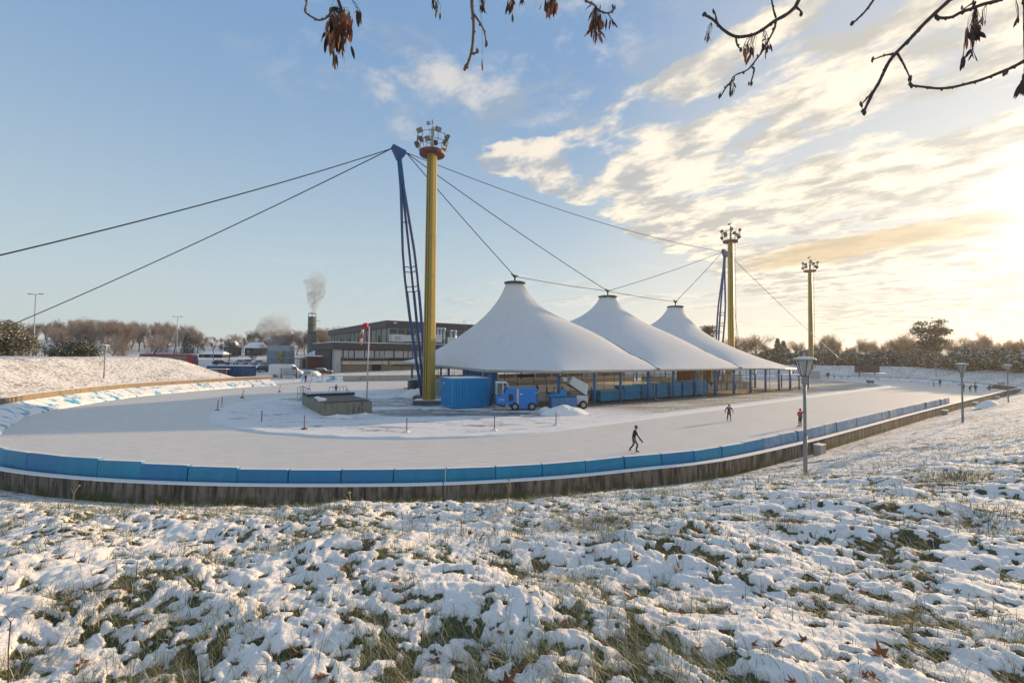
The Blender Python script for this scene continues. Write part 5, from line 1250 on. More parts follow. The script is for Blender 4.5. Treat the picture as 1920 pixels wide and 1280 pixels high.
def heap(name, loc, rx, ry, H, label, seed=0, rough=.35, blocks=12, rz=0.0):
    n = 42; a = np.linspace(-1.15, 1.15, n); X, Y = np.meshgrid(a, a, indexing='ij'); r_ = np.hypot(X, Y)
    Z = H * np.clip(1 - r_ ** 1.5, -.2, 1) * (1 + rough * fbm(X * 2.2 + seed, Y * 2.2, 4, 60 + seed)) + rough * .25 * H * np.abs(fbm(X * 5, Y * 5 + seed, 3, 80)) * (r_ < 1) - .03
    me = grid_mesh(name, X * rx, Y * ry, Z, M['snow'])
    if me.polygons[0].normal.z < 0: me.flip_normals()
    o = link(bpy.data.objects.new(name, me)); o.location = loc; o.rotation_euler = (0, 0, rz); tag(o, label, 'snow heap'); return o
heap('snow_heap', gp(783, 744, .0), 2.6, 1.6, 1.15, 'shovelled snow heap in front of the green utility vehicle', 1)
heap('snow_heap', gp(1058, 777, .0), 2.6, 1.3, .95, 'big white snow heap before the tipped up resurfacer', 2, .3, rz=R(15))
heap('snow_heap', gp(1022, 770, .0), .9, .5, .42, 'small snow lump between the two ice resurfacers', 3)
heap('snow_heap', gp(636, 784, .0), 1.5, .5, .35, 'snow pushed against the front of the concrete pit', 4)
heap('snow_heap', gp(684, 778, .0), .9, .4, .25, 'small snow lump at the right foot of the concrete pit', 6)
h = hit(1855, 761); heap('snow_heap', h, 1.4, .9, .6, 'smooth bluish snow heap on the slope outside the right part of the wall', 5, .15, rz=R(38))
h = hit(395, 706); heap('snow_heap', gp(392, 708, .3), 2.4, 1.2, 1.1, 'white snow heap left of the glass shelter', 7, .4)
for px0, px1, py, hh, lab in ((1533, 1554, 856, .62, 'nearest concrete block with a snowy top against the outside of the wall'), (1776, 1785, 779, .5, 'second small concrete block outside the wall'), (1822, 1829, 761, .45, 'third small concrete block outside the wall'), (1863, 1869, 748.5, .4, 'farthest small concrete block outside the wall')):
    s_ = near_s(gp((px0 + px1) / 2, py, .0)); p = wl_at(s_) + outward(s_) * .48; T = wl_dir(s_)
    g = empty('concrete_block', (p[0], p[1], ground_z(p[0], p[1]) - .15), math.atan2(T[1], T[0]), lab, 'concrete block', 'concrete blocks outside the wall')
    MB().bbox((-.33, -.2, 0), (.33, .2, hh + .1)).build('block', M['paleconc'], g, bevel=.015); MB().bbox((-.35, -.22, hh + .1), (.35, .22, hh + .14)).build('snow_layer', M['snow'], g, bevel=.02)
def gate():
    a = hit(527, 709); b = hit(556, 710); g = empty('mesh_gate', a, math.atan2(b.y - a.y, b.x - a.x), 'dark green mesh gate in front of the white van', 'gate'); L = (b - a).length; green = mat('gate_green', (.015, .05, .045), .5)
    for x in (0, L): MB().bbox((x - .08, -.08, 0), (x + .08, .08, 2.1)).build('post', green, g)
    mb = MB()
    for i in range(22): mb.tube([(L * i / 21, 0, .25), (L * i / 21, 0, 1.95)], .02, 4, smooth=False)
    for z in (.25, .8, 1.4, 1.95): mb.tube([(0, 0, z), (L, 0, z)], .03, 4, smooth=False)
    mb.build('mesh_panel', green, g)
    g2 = empty('low_gate', hit(532, 712), math.atan2(b.y - a.y, b.x - a.x), 'low grey swing barrier in front of the green mesh gate', 'gate')
    for x in (0, 2.4): MB().bbox((x - .05, -.05, 0), (x + .05, .05, .9)).build('post', M['grey'], g2)
    for z in (.3, .8): MB().tube([(0, 0, z), (2.4, 0, z)], .03, 5).build('rail', M['grey'], g2)
gate()
def scoreboard():
    z0 = 121.3; a = dp(1605, 684, z0); b = dp(1646, 698, z0); gz = ground_z((a.x + b.x) / 2, z0) - .5; g = empty('scoreboard', ((a.x + b.x) / 2, z0, gz), R(-10), 'dark scoreboard on two legs on the far snowy bank', 'scoreboard'); Wd = b.x - a.x
    MB().bbox((-Wd / 2, -.2, b.z - gz), (Wd / 2, .2, a.z - gz)).build('board', mat('scoreboard_dark', (.045, .04, .035), .7), g, bevel=.03)
    for x in (-Wd * .32, Wd * .32): MB().bbox((x - .1, -.1, -.5), (x + .1, .1, b.z - gz)).build('leg', M['dark'], g)
    h = gp(1632, 718, .1); g = empty('snow_cannon', h, R(20), 'small dark snow blower lying on the far infield', 'snow blower'); MB().bbox((-.8, -.4, .1), (.6, .4, .55)).build('body', M['dark'], g, bevel=.08); MB().tube([(-.6, 0, .4), (-1.9, 0, 1.25)], .05, 6).build('handle', M['dark'], g)
    for y in (-.4, .4): wheel(g, .1, y, .2, .22, .12)
    s_ = near_s(gp(1890, 722, .76)); p = wl_at(s_); g = empty('scorers_hut', (p[0], p[1], .80), R(20), 'small grey box with a snowy roof on the wall near its right tip', 'hut')
    MB().bbox((-.45, -.35, 0), (.45, .35, .5)).build('box', M['paleconc'], g); MB().bbox((-.55, -.45, .5), (.55, .45, .62)).build('roof', M['snow'], g)
    # open shelter beyond the right end of the tent
    P0 = tw(63, 3.0); g = empty('open_shelter', P0, TANG, 'low open shelter with a snowy roof just right of the tent', 'shelter')
    MB().bbox((-1.8, -1.5, 2.45), (2.0, 1.8, 2.6)).build('roof', M['snow'], g)
    for x, y in ((-1.6, -1.3), (1.8, -1.3), (1.8, 1.6), (-1.6, 1.6)): MB().bbox((x - .08, y - .08, 0), (x + .08, y + .08, 2.45)).build('post', M['dark'], g)
    MB().bbox((-1.5, -.9, .4), (1.6, -.5, .48)).build('bench', M['concrete'], g)
scoreboard()

# ------------------------------------------------------------------ people
def person(name_label, loc, rz, height, jacket, trousers, shoes, hat, pose, hands=False, extra=None):
    """one skinned body; joints in units of a 1.75 m adult, facing +x"""
    J = dict(pelvis=(0, 0, .94), waist=(.0, 0, 1.08), chest=(.02, 0, 1.28), neck=(.02, 0, 1.46), head=(.03, 0, 1.56), crown=(.03, 0, 1.68),
             lsh=(.0, .17, 1.40), lel=(-.02, .24, 1.13), lwr=(.06, .25, .90), lha=(.09, .25, .82), rsh=(.0, -.17, 1.40), rel=(-.02, -.24, 1.13), rwr=(.06, -.25, .90), rha=(.09, -.25, .82),
             lhi=(0, .09, .90), lkn=(.03, .10, .50), lan=(0, .10, .10), lto=(.17, .12, .05), rhi=(0, -.09, .90), rkn=(.03, -.10, .50), ran=(0, -.10, .10), rto=(.17, -.12, .05))
    J.update(pose)
    Rr = dict(pelvis=.135, waist=.125, chest=.15, neck=.055, head=.088, crown=.075, lsh=.075, lel=.052, lwr=.036, lha=.034, rsh=.075, rel=.052, rwr=.036, rha=.034, lhi=.095, lkn=.062, lan=.045, lto=.038, rhi=.095, rkn=.062, ran=.045, rto=.038)
    E = [('pelvis', 'waist'), ('waist', 'chest'), ('chest', 'neck'), ('neck', 'head'), ('head', 'crown'), ('chest', 'lsh'), ('lsh', 'lel'), ('lel', 'lwr'), ('lwr', 'lha'), ('chest', 'rsh'), ('rsh', 'rel'), ('rel', 'rwr'), ('rwr', 'rha'),
         ('pelvis', 'lhi'), ('lhi', 'lkn'), ('lkn', 'lan'), ('lan', 'lto'), ('pelvis', 'rhi'), ('rhi', 'rkn'), ('rkn', 'ran'), ('ran', 'rto')]
    names = list(J); vs = [Vector(J[n]) for n in names]; rad = [Rr[n] for n in names]; es = [(names.index(a), names.index(b)) for a, b in E]
    if hands:
        for s_ in 'lr':
            w = Vector(J[s_ + 'wr']); hnd = Vector(J[s_ + 'ha']); d = (hnd - w).normalized(); side = d.cross(Vector((0, 1, 0))); side = side.normalized() if side.length > .1 else Vector((1, 0, 0)); hi = names.index(s_ + 'ha')
            for k, ln in enumerate((.055, .075, .08, .072, .058)):
                b0 = hnd + side * (.026 * (k - 2)) + d * .0; k0 = len(vs)
                if k == 0: vs += [hnd - d * .02 + side * -.05, hnd + d * .02 + side * -.075]
                else: vs += [b0 + d * ln * .5, b0 + d * ln + Vector((0, .012, 0))]
                rad += [.011, .009]; es += [(hi, k0), (k0, k0 + 1)]
    me = bpy.data.meshes.new('person'); me.from_pydata(vs, es, []); o = bpy.data.objects.new('person', me); COL.objects.link(o)
    sk = o.modifiers.new('s', 'SKIN'); sk.use_smooth_shade = True; sv = me.skin_vertices[0].data
    for i, r_ in enumerate(rad): sv[i].radius = (r_, r_); sv[i].use_root = (i == 0)
    ss = o.modifiers.new('u', 'SUBSURF'); ss.levels = 1; ss.render_levels = 1
    dg = bpy.context.evaluated_depsgraph_get(); nm = bpy.data.meshes.new_from_object(o.evaluated_get(dg)); bpy.data.objects.remove(o)
    ms = [jacket, trousers, shoes, M['skin']]; nm.materials.clear()
    for m_ in ms: nm.materials.append(m_)
    reg = {'head': 3, 'neck': 3, 'crown': 3, 'lan': 2, 'ran': 2, 'lto': 2, 'rto': 2, 'lkn': 1, 'rkn': 1, 'lhi': 1, 'rhi': 1}
    pos = np.array([tuple(v) for v in vs]); lab = [reg.get(n, 0) for n in names] + [0] * (len(vs) - len(names))
    for i, n in enumerate(names):
        if n in ('lha', 'rha'): lab[i] = 2
    seg = [(pos[a], pos[b], lab[b] if (a < len(names) and names[a] not in ('lwr', 'rwr')) else (2 if not extra or 'bare' not in extra else 3)) for a, b in es]
    for p in nm.polygons:
        c = np.array(p.center); best = (9, 0)
        for a, b, l in seg:
            t = np.clip(((c - a) @ (b - a)) / (((b - a) @ (b - a)) + 1e-9), 0, 1); dd = np.linalg.norm(c - a - t * (b - a))
            if dd < best[0]: best = (dd, l if t > .3 or l in (2, 3) else l)
        p.material_index = best[1] if c[2] < J['neck'][2] or best[1] == 3 else best[1]
    nm.polygons.foreach_set('use_smooth', [True] * len(nm.polygons))
    ob = link(bpy.data.objects.new('person', nm)); s = height / 1.75; ob.location = loc; ob.rotation_euler = (0, 0, rz); ob.scale = (s, s, s)
    hd = Vector(J['head']); mb = MB()
    if hat is not None: mb.lathe([(.102, .0), (.108, .05), (.09, .11), (.05, .145), (.01, .155)], 12); h_ = mb.build('hat', hat, ob); h_.location = hd + Vector((-.012, 0, .02)) + (Vector(J['crown']) - hd) * .05
    mb = MB(); mb.tube([(.075, 0, .0), (.105, 0, -.025)], [.012, .016], 6); f = mb.build('nose', M['skin'], ob); f.location = hd
    mb = MB(); mb.lathe([(.009, -.006), (.012, 0), (.009, .006)], 6, (.082, .032, .02)).lathe([(.009, -.006), (.012, 0), (.009, .006)], 6, (.082, -.032, .02)); f = mb.build('eyes', M['dark'], ob); f.location = hd
    tag(ob, name_label, 'person')
    return ob
def cloth(n, c): return mat('cloth_' + n, c, .85, var=.15, scale=6)
BK = cloth('black', (.015, .015, .018)); NV_ = cloth('navy', (.02, .028, .05)); GY = cloth('slate', (.10, .12, .14)); PK = cloth('coral', (.60, .05, .08)); LG = cloth('lilac_grey', (.35, .32, .38)); BR = cloth('brown', (.08, .045, .03)); WT = cloth('pale', (.45, .44, .42)); DG = cloth('drab', (.05, .055, .04))
skate = M['dark']
def skates(ob, pose):
    for a, t_ in (('lan', 'lto'), ('ran', 'rto')):
        A = Vector(pose.get(a, (0, .1 if a[0] == 'l' else -.1, .10))); T = Vector(pose.get(t_, (.17, .12 if a[0] == 'l' else -.12, .05)))
        d = (T - A); d.z = 0; d = d.normalized() if d.length > .01 else Vector((1, 0, 0)); c = A + d * .07; c.z = A.z - .075
        mb = MB(); mb.box((0, 0, 0), (.33, .012, .04)); mb.box((-.07, 0, .03), (.04, .03, .05)); mb.box((.08, 0, .03), (.04, .03, .05)); o = mb.build('skate_blade', M['steel'], ob); o.location = c; o.rotation_euler = (0, 0, math.atan2(d.y, d.x))
P1 = dict(pelvis=(-.08, 0, .86), waist=(-.04, 0, .98), chest=(.02, 0, 1.20), neck=(.07, 0, 1.36), head=(.10, .0, 1.47), crown=(.12, 0, 1.58), lsh=(.02, .17, 1.32), lel=(.18, .26, 1.05), lwr=(.34, .27, .82), lha=(.38, .27, .74), rsh=(.02, -.17, 1.32), rel=(.14, -.25, 1.04), rwr=(.34, -.24, .80), rha=(.40, -.24, .70),
          lhi=(-.07, .09, .82), lkn=(-.02, .16, .46), lan=(-.28, .20, .13), lto=(-.18, .30, .06), rhi=(-.07, -.09, .82), rkn=(.16, -.10, .48), ran=(.06, -.10, .13), rto=(.23, -.12, .07))
o = person('skater in a black jacket, helmet and grey shorts gliding on the near straight', gp(1190, 847.5, 0.0), R(-5), 1.66, BK, GY, BK, M['dark'], P1, True); skates(o, P1)
P2 = dict(chest=(.02, 0, 1.26), neck=(.04, .0, 1.44), head=(.06, 0, 1.54), crown=(.06, 0, 1.65), lel=(-.02, .34, 1.15), lwr=(.0, .38, .95), lha=(.02, .38, .87), rel=(-.02, -.34, 1.15), rwr=(.0, -.38, .95), rha=(.02, -.38, .87), lan=(0, .14, .13), rkn=(.08, -.15, .52), ran=(-.02, -.17, .14), lkn=(.04, .13, .5), lto=(.17, .15, .07), rto=(.14, -.2, .07))
o = person('skater in an open dark jacket and red and lilac shorts seen from the front', gp(1367, 789.5, 0.0), R(-100), 1.50, cloth('dark_slate', (.03, .04, .05)), BK, BK, cloth('brown_hair', (.06, .03, .02)), P2, True); skates(o, P2)
mb = MB(); mb.prism([(-.17, .0), (.17, .0), (.15, .30), (-.15, .30)], -.15, .15); s_ = mb.build('shorts', [cloth('red_shorts', (.42, .03, .07))], o, bevel=.03); s_.location = (0, 0, .66)
mb = MB(); mb.prism([(-.175, .0), (.02, .0), (.02, .30), (-.155, .30)], -.16, -.0); 
for sy, cc in ((.13, (.5, .5, .55)), (-.15, (.42, .36, .14))): q = MB().tube([(0.0, 0, 0), (.02, 0, .27)], [.062, .072], 10).build('sock', cloth('sock', cc), o); q.location = (.0, sy, .22)
P3 = dict(pelvis=(.0, 0, .93), chest=(-.03, 0, 1.27), neck=(-.02, 0, 1.45), head=(.02, 0, 1.55), crown=(.06, 0, 1.66), rsh=(-.02, -.18, 1.40), rel=(.0, -.42, 1.42), rwr=(.02, -.55, 1.56), rha=(.02, -.58, 1.63), lel=(.1, .22, 1.16), lwr=(.16, .1, 1.05), lha=(.16, .04, 1.03), lkn=(.03, .13, .52), lan=(-.04, .17, .13), lto=(.1, .24, .07), rkn=(.05, -.06, .5), ran=(0, -.07, .13), rto=(.16, -.1, .07))
o = person('skater in a coral red top and black leggings raising one arm beside the nearest lantern', gp(1501, 800.5, 0.0), R(95), 1.52, PK, BK, BK, M['dark'], P3, True); skates(o, P3)
q = MB().lathe([(.155, 0), (.175, .12), (.15, .30)], 12).build('vest', GY, o); q.location = (0, 0, .84)
PW = dict(lkn=(.12, .10, .50), lan=(.10, .1, .1), lto=(.26, .12, .05), rkn=(-.02, -.1, .5), ran=(-.18, -.1, .12), rto=(-.02, -.12, .05))
PC = dict(pelvis=(-.18, 0, .80), waist=(-.08, 0, .92), chest=(.12, 0, 1.08), neck=(.24, 0, 1.18), head=(.32, 0, 1.26), crown=(.38, 0, 1.36), lsh=(.14, .17, 1.16), lel=(.26, .25, .92), lwr=(.38, .22, .76), lha=(.42, .22, .70), rsh=(.14, -.17, 1.16), rel=(.0, -.3, .98), rwr=(-.15, -.36, .92), rha=(-.2, -.37, .9), lhi=(-.17, .09, .78), lkn=(.10, .12, .48), lan=(-.06, .12, .13), lto=(.1, .14, .07), rhi=(-.17, -.09, .78), rkn=(0, -.14, .42), ran=(-.25, -.3, .13), rto=(-.1, -.36, .07))
PS = dict(pelvis=(-.1, 0, .42), waist=(-.05, 0, .55), chest=(.08, 0, .74), neck=(.18, 0, .86), head=(.24, 0, .94), crown=(.28, 0, 1.04), lsh=(.08, .17, .82), lel=(.28, .22, .66), lwr=(.45, .18, .55), lha=(.5, .16, .5), rsh=(.08, -.17, .82), rel=(.28, -.22, .66), rwr=(.45, -.18, .55), rha=(.5, -.16, .5), lhi=(-.1, .09, .40), lkn=(.25, .14, .42), lan=(.05, .13, .1), rhi=(-.1, -.09, .4), rkn=(.25, -.14, .3), ran=(-.05, -.14, .1))
def pp(px, py, lab, rz, h, j, t, hat, pose, z=0.0, depth=None):
    loc = gp(px, py, z) if depth is None else dp(px, py, depth)
    loc.z = z; return person(lab, loc, R(rz), h, j, t, BK, hat, pose)
pp(573, 717.5, 'person in dark navy clothes standing in the vehicle gate by the white car', -110, 1.75, NV_, BK, BR, {}, .05)
pp(630, 738, 'child in black standing behind the concrete pit railing', -60, 1.3, BK, BK, BK, PW, .1)
pp(652, 739, 'child in pink crouching behind the concrete pit railing', 170, 1.2, cloth('pink', (.5, .15, .2)), BK, BK, PS, .1)
pp(1751, 725, 'skater in pale clothes bending forward on the far right bend', 180, 1.5, WT, WT, WT, PC)
pp(1762.5, 725, 'dark dressed skater right of the pale one on the far right bend', 10, 1.55, BK, BK, BK, PW)
pp(1806.5, 735, 'person in drab clothes standing half behind the second lantern', 180, 1.6, DG, BK, BK, {})
pp(1819, 734.5, 'skater in a brown jacket leaning forward right of the second lantern', 10, 1.45, BR, BK, BR, PC)
pp(1829, 735.5, 'person in a dark brown coat standing right of the leaning skater', -90, 1.55, BR, BR, BK, {})
pp(1854, 732, 'person sitting low by the blue pads near the right tip of the track', 0, 1.6, DG, BK, BK, PS)
pp(1551, 709, 'left one of two distant dark figures right of the nearest lantern', -90, 1.65, BK, BK, BK, {})
pp(1554, 709, 'right one of two distant dark figures right of the nearest lantern', -70, 1.7, NV_, BK, BK, {})
pp(1484, 706.5, 'distant dark skater just right of the tent corner', 0, 1.6, BK, BK, BK, PW)
pp(1488, 706.5, 'middle one of three distant skaters beyond the tent corner', 30, 1.6, NV_, BK, BK, {})
pp(1495, 707, 'rightmost of three distant skaters beyond the tent corner', 180, 1.6, BK, BK, BK, PW)
ins = [(1007, 706, 'P', 60, BK), (1054, 712, 'P', 57, NV_), (1084, 709, '', 62, BK), (1097, 708, '', 63, GY), (1109, 727, '', 55, BK), (1141, 724, 'S', 55, BR), (1186, 721, 'S', 58, BK), (1194, 720, 'C', 59, NV_), (1249, 713, '', 66, BK), (1255, 713, '', 67, DG), (1276, 713, 'C', 68, BK), (1296, 713, '', 71, BK), (1333, 722, '', 72, BK)]
labs = ['dark skater far inside the tent above the cab resurfacer', 'navy skater inside the tent left of the tipped tank', 'black dressed skater inside the tent between the middle columns', 'grey dressed skater beside the black one inside the tent', 'person in black walking left of the lowest mat stack', 'skater in brown crouching behind the lowest mat stack', 'skater crouched low behind the wide mat stack', 'skater bending forward behind the wide mat stack', 'dark skater behind the fourth mat stack', 'drab dressed skater beside him behind the fourth mat stack', 'leaning skater behind the last but one mat stack', 'dark skater at the rightmost mat stacks', 'dark skater right of all the mat stacks inside the tent']
for (px, py, ps, dep, jk), lab in zip(ins, labs):
    k = (px - 960) / FPX; pp(px, 700, lab, random.uniform(0, 360), 1.6, jk, BK, BK, {'P': PW, 'S': PC, 'C': PC, '': {}}[ps], FLOOR_Z + .03, dep)
# ------------------------------------------------------------------ trees
def tubes_mesh(name, segs, mats, sides=3):
    """segs: list of (p0, p1, r0, r1, mi)"""
    P0 = np.array([s[0] for s in segs]); P1 = np.array([s[1] for s in segs]); r0_ = np.array([s[2] for s in segs]); r1 = np.array([s[3] for s in segs]); mi = np.array([s[4] for s in segs])
    d = P1 - P0; d /= np.linalg.norm(d, axis=1, keepdims=True) + 1e-9
    a = np.where(np.abs(d[:, 2:3]) < .9, np.array([[0, 0, 1.]]), np.array([[1., 0, 0]])); u = np.cross(d, a); u /= np.linalg.norm(u, axis=1, keepdims=True); v = np.cross(d, u)
    n = len(segs); co = np.zeros((n, 2 * sides, 3))
    for j in range(sides):
        an = 2 * math.pi * j / sides; o = u * math.cos(an) + v * math.sin(an)
        co[:, j] = P0 + o * r0_[:, None]; co[:, sides + j] = P1 + o * r1[:, None]
    base = (np.arange(n) * 2 * sides)[:, None]; fs = []
    for j in range(sides): k = (j + 1) % sides; fs.append(np.stack([base[:, 0] + j, base[:, 0] + k, base[:, 0] + sides + k, base[:, 0] + sides + j], 1))
    F = np.stack(fs, 1).reshape(-1, 4); return arr_mesh(name, co.reshape(-1, 3), F, mats, smooth=True, mi=np.repeat(mi, sides))
def bare_tree(seed, H, spread=.55, levels=5, up=.35, twig=.017, trunk=.22, fork=.22):
    rnd = random.Random(seed); trunk_s = []; crown = []
    def grow(p, d, L, r_, lv):
        n = 3 if lv < 3 else 2; q = p; dd = d
        for i in range(n):
            dd = (dd + Vector((rnd.gauss(0, .13), rnd.gauss(0, .13), rnd.gauss(0, .08) + up * .12 * (lv > 0)))).normalized(); q2 = q + dd * (L / n)
            ra = r_ * (1 - .35 * i / n); rb = r_ * (1 - .35 * (i + 1) / n); (trunk_s if lv == 0 else crown).append((tuple(q), tuple(q2), max(ra, twig * .5), max(rb, twig * .5), 0 if lv < 4 else 1)); q = q2
            if lv < levels and (lv > 0 or i > 0) and (lv < 3 or rnd.random() < .72):
                m_ = (2 if lv < levels - 1 else 2)
                for _ in range(m_):
                    an = rnd.uniform(0, 2 * math.pi); o = dd.orthogonal().normalized(); o = Matrix.Rotation(an, 3, dd) @ o; nd = (dd * rnd.uniform(.5, .9) + o * rnd.uniform(.5, 1.0) * spread * 1.5 + Vector((0, 0, up))).normalized()
                    grow(q if i == n - 1 else q2, nd, L * rnd.uniform(.52, .74), max(rb * .62, twig * .5), lv + 1)
        if lv < levels: grow(q, dd, L * .6, r_ * .6, lv + 1)
    grow(Vector((0, 0, -.5)), Vector((0, 0, 1)), H * .33, trunk, 0)
    return trunk_s, crown
BARK = mat('dark_bark', (.085, .065, .05), .9, var=.25)
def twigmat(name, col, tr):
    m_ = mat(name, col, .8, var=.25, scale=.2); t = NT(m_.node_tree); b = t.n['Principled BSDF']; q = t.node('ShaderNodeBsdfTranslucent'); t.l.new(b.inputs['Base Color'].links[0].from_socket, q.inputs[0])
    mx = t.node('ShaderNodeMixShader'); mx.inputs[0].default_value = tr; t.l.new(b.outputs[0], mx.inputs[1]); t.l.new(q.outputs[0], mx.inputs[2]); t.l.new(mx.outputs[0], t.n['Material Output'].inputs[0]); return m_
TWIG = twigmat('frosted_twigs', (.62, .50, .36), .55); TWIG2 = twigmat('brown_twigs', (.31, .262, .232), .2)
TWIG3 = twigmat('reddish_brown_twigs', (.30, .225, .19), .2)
PROTO = []
for i, (sp, up, H, fk) in enumerate(((.55, .30, 12, .2), (.75, .20, 11, .2), (.45, .45, 13, .2), (.65, .30, 10, .2))):
    t_, c_ = bare_tree(20 + i, H, sp, 5, up)
    PROTO.append((t_, c_, max(max(s[0][2], s[1][2]) for s in c_)))
PMESH = {}
def tree_mesh(i, kind):
    if (i, kind) not in PMESH:
        t_, c_, H = PROTO[i]; tw_ = {'frost': TWIG, 'brown': TWIG2, 'red': TWIG3}[kind]; print('tree', i, len(c_))
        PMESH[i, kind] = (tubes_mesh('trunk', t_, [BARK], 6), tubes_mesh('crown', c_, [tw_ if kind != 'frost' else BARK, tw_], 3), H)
    return PMESH[i, kind]
def plant_tree(name, px, top_y, depth, i, kind, label, group, rnd):
    t = dp(px, top_y, depth); gz = ground_z(t.x, t.y); tm, cm, H = tree_mesh(i, kind); s = (t.z - gz + .3) / H
    g = empty(name, (t.x, t.y, gz - .3), rnd.uniform(0, 6.28), label, 'tree', group); g.scale = (s * rnd.uniform(.9, 1.15), s * rnd.uniform(.9, 1.15), s)
    link(bpy.data.objects.new('trunk', tm), g); link(bpy.data.objects.new('crown', cm), g); return g
def leaf_cloud(name, pts, size, mats, seed, mi=None, flat=.5):
    """many small folded leaf clumps (two triangles each) at the given points"""
    rs = np.random.RandomState(seed); n = len(pts); P = np.asarray(pts, float)
    d = rs.normal(size=(n, 3)); d[:, 2] *= flat; d /= np.linalg.norm(d, axis=1, keepdims=True); u = np.cross(d, rs.normal(size=(n, 3))); u /= np.linalg.norm(u, axis=1, keepdims=True)
    s = size * rs.uniform(.6, 1.4, n)[:, None]; nn = np.cross(d, u)
    co = np.stack([P - d * s, P - u * s * .45 + nn * s * .15, P + d * s, P + u * s * .45 + nn * s * .15], 1).reshape(-1, 3); b = np.arange(n)[:, None] * 4
    F = np.concatenate([b + np.array([[0, 1, 2, 3]])]); return arr_mesh(name, co, F, mats, smooth=False, mi=mi)
G1 = mat('dark_needles', (.035, .050, .028), .7, var=.3, scale=2); G2 = mat('olive_leaves', (.085, .085, .035), .7, var=.35, scale=2); GS = mat('snow_on_leaves', (.62, .64, .66), .8)
def conifer_mesh(seed, H, R_, n=5200, snow=.16, pine=False):
    rs = np.random.RandomState(seed); pts = []; segs = [((0, 0, -.5), (0, 0, H * .97), .16, .03, 0)]
    if not pine:
        for k in range(60):
            z = H * (.06 + .90 * (k / 60) ** .95); r_ = R_ * (1 - z / H) ** .85 * rs.uniform(.65, 1.1) + .1; a = rs.uniform(0, 6.28)
            for q in range(3):
                a2 = a + q * 2.1 + rs.uniform(-.4, .4); e = np.array([math.cos(a2) * r_, math.sin(a2) * r_, -.18 * r_]); m_ = n // 180; f = rs.rand(m_) ** .7
                c = np.array([0, 0, z]) + e * f[:, None] + rs.normal(size=(m_, 3)) * np.array([.16, .16, .10]) * (1.2 - f[:, None] * .6); pts.append(c); segs.append(((0, 0, z), tuple(np.array([0, 0, z]) + e * .9), .03, .01, 0))
    else:
        segs = []; q = Vector((0, 0, -.5)); 
        for i in range(8): q2 = Vector((rs.normal() * .12, rs.normal() * .12, H * (i + 1) / 9)); segs.append((tuple(q), tuple(q2), .26 - .026 * i, .235 - .026 * i, 0)); q = q2
        for k in range(34):
            z = H * rs.uniform(.38, .98); w = R_ * (.95 if z > H * .6 else .8) * math.sqrt(max(.05, 1 - abs(z / H - .72) * 2.2)); a = rs.uniform(0, 6.28); r_ = w * rs.uniform(.45, 1.0)
            c0 = np.array([math.cos(a) * r_, math.sin(a) * r_, z + .25 * r_ * rs.uniform(-.2, .7)]); segs.append(((0, 0, z - .3), tuple(c0), .07, .025, 0))
            m_ = n // 34; pts.append(c0 + rs.normal(size=(m_, 3)) * np.array([.62, .62, .26]))
    P = np.concatenate(pts); rs2 = np.random.RandomState(seed + 1); mi = np.where(rs2.rand(len(P)) < snow, 1, 0)
    return tubes_mesh('trunk', segs, [BARK], 5), leaf_cloud('crown', P, .20, [G1, GS], seed, mi)
def bush_mesh(seed, rx, ry, H, n, m0, snow, size=.16, lobes=14):
    rs = np.random.RandomState(seed); pts = []; segs = []
    for k in range(lobes):
        a = rs.uniform(0, 6.28); q = rs.uniform(0, .85) ** .6; c = np.array([math.cos(a) * rx * q * .8, math.sin(a) * ry * q * .8, H * rs.uniform(.25, .72) * (1 - .45 * q)]); r_ = rs.uniform(.22, .42) * H * (1.1 - .4 * q)
        m_ = n // lobes; d = rs.normal(size=(m_, 3)); d /= np.linalg.norm(d, axis=1, keepdims=True); rr = r_ * rs.uniform(.72, 1.1, m_)[:, None]; p = c + d * rr * np.array([1.25, 1.25, .85]); p[:, 2] = np.abs(p[:, 2]); pts.append(p); segs.append(((0, 0, 0), tuple(c), .06, .03, 0))
    P = np.concatenate(pts); hz = P[:, 2] / P[:, 2].max(); mi = np.where(rs.rand(len(P)) < snow * (.4 + hz), 1, 0)
    return tubes_mesh('stem', segs, [BARK], 4), leaf_cloud('foliage', P, size, [m0, GS], seed, mi)
def put(meshes, names, name, loc, rz, sc, label, cat='tree', group=None):
    g = empty(name, loc, rz, label, cat, group); g.scale = sc
    for n, me in zip(names, meshes): link(bpy.data.objects.new(n, me), g)
    return g
rnd = random.Random(11)
def wdep(px): return float(np.interp(px, [1300, 1400, 1527, 1690, 1815, 1888, 1911, 2000], [142, 136, 127, 115, 95, 84, 80, 70]))
# right: frosted bare trees in front of the low sun
rt = [(1400, 628, 128), (1418, 622, 132), (1438, 640, 140), (1455, 652, 150), (1493, 636, 140), (1512, 648, 150), (1536, 626, 130), (1552, 622, 134), (1565, 636, 142), (1588, 648, 146), (1612, 634, 130), (1628, 632, 138), (1648, 640, 146), (1665, 630, 128), (1684, 636, 138), (1706, 620, 124), (1722, 634, 136), (1762, 640, 130), (1780, 630, 122), (1800, 640, 128),
      (1818, 628, 116), (1836, 632, 122), (1858, 620, 112), (1872, 640, 118), (1892, 634, 110), (1912, 638, 106), (1935, 632, 102), (1965, 630, 98), (1345, 636, 138), (1368, 626, 134), (1385, 640, 140), (1322, 640, 150)]
for k, (px, ty, dep) in enumerate(rt):
    dep = wdep(px) + 17 + (k * 5) % 7
    plant_tree('bare_tree', px, ty, dep, k % 4, 'frost', 'frosted leafless tree glowing in the low sun on the far right bank', 'frosted bare trees on the far right bank', rnd)
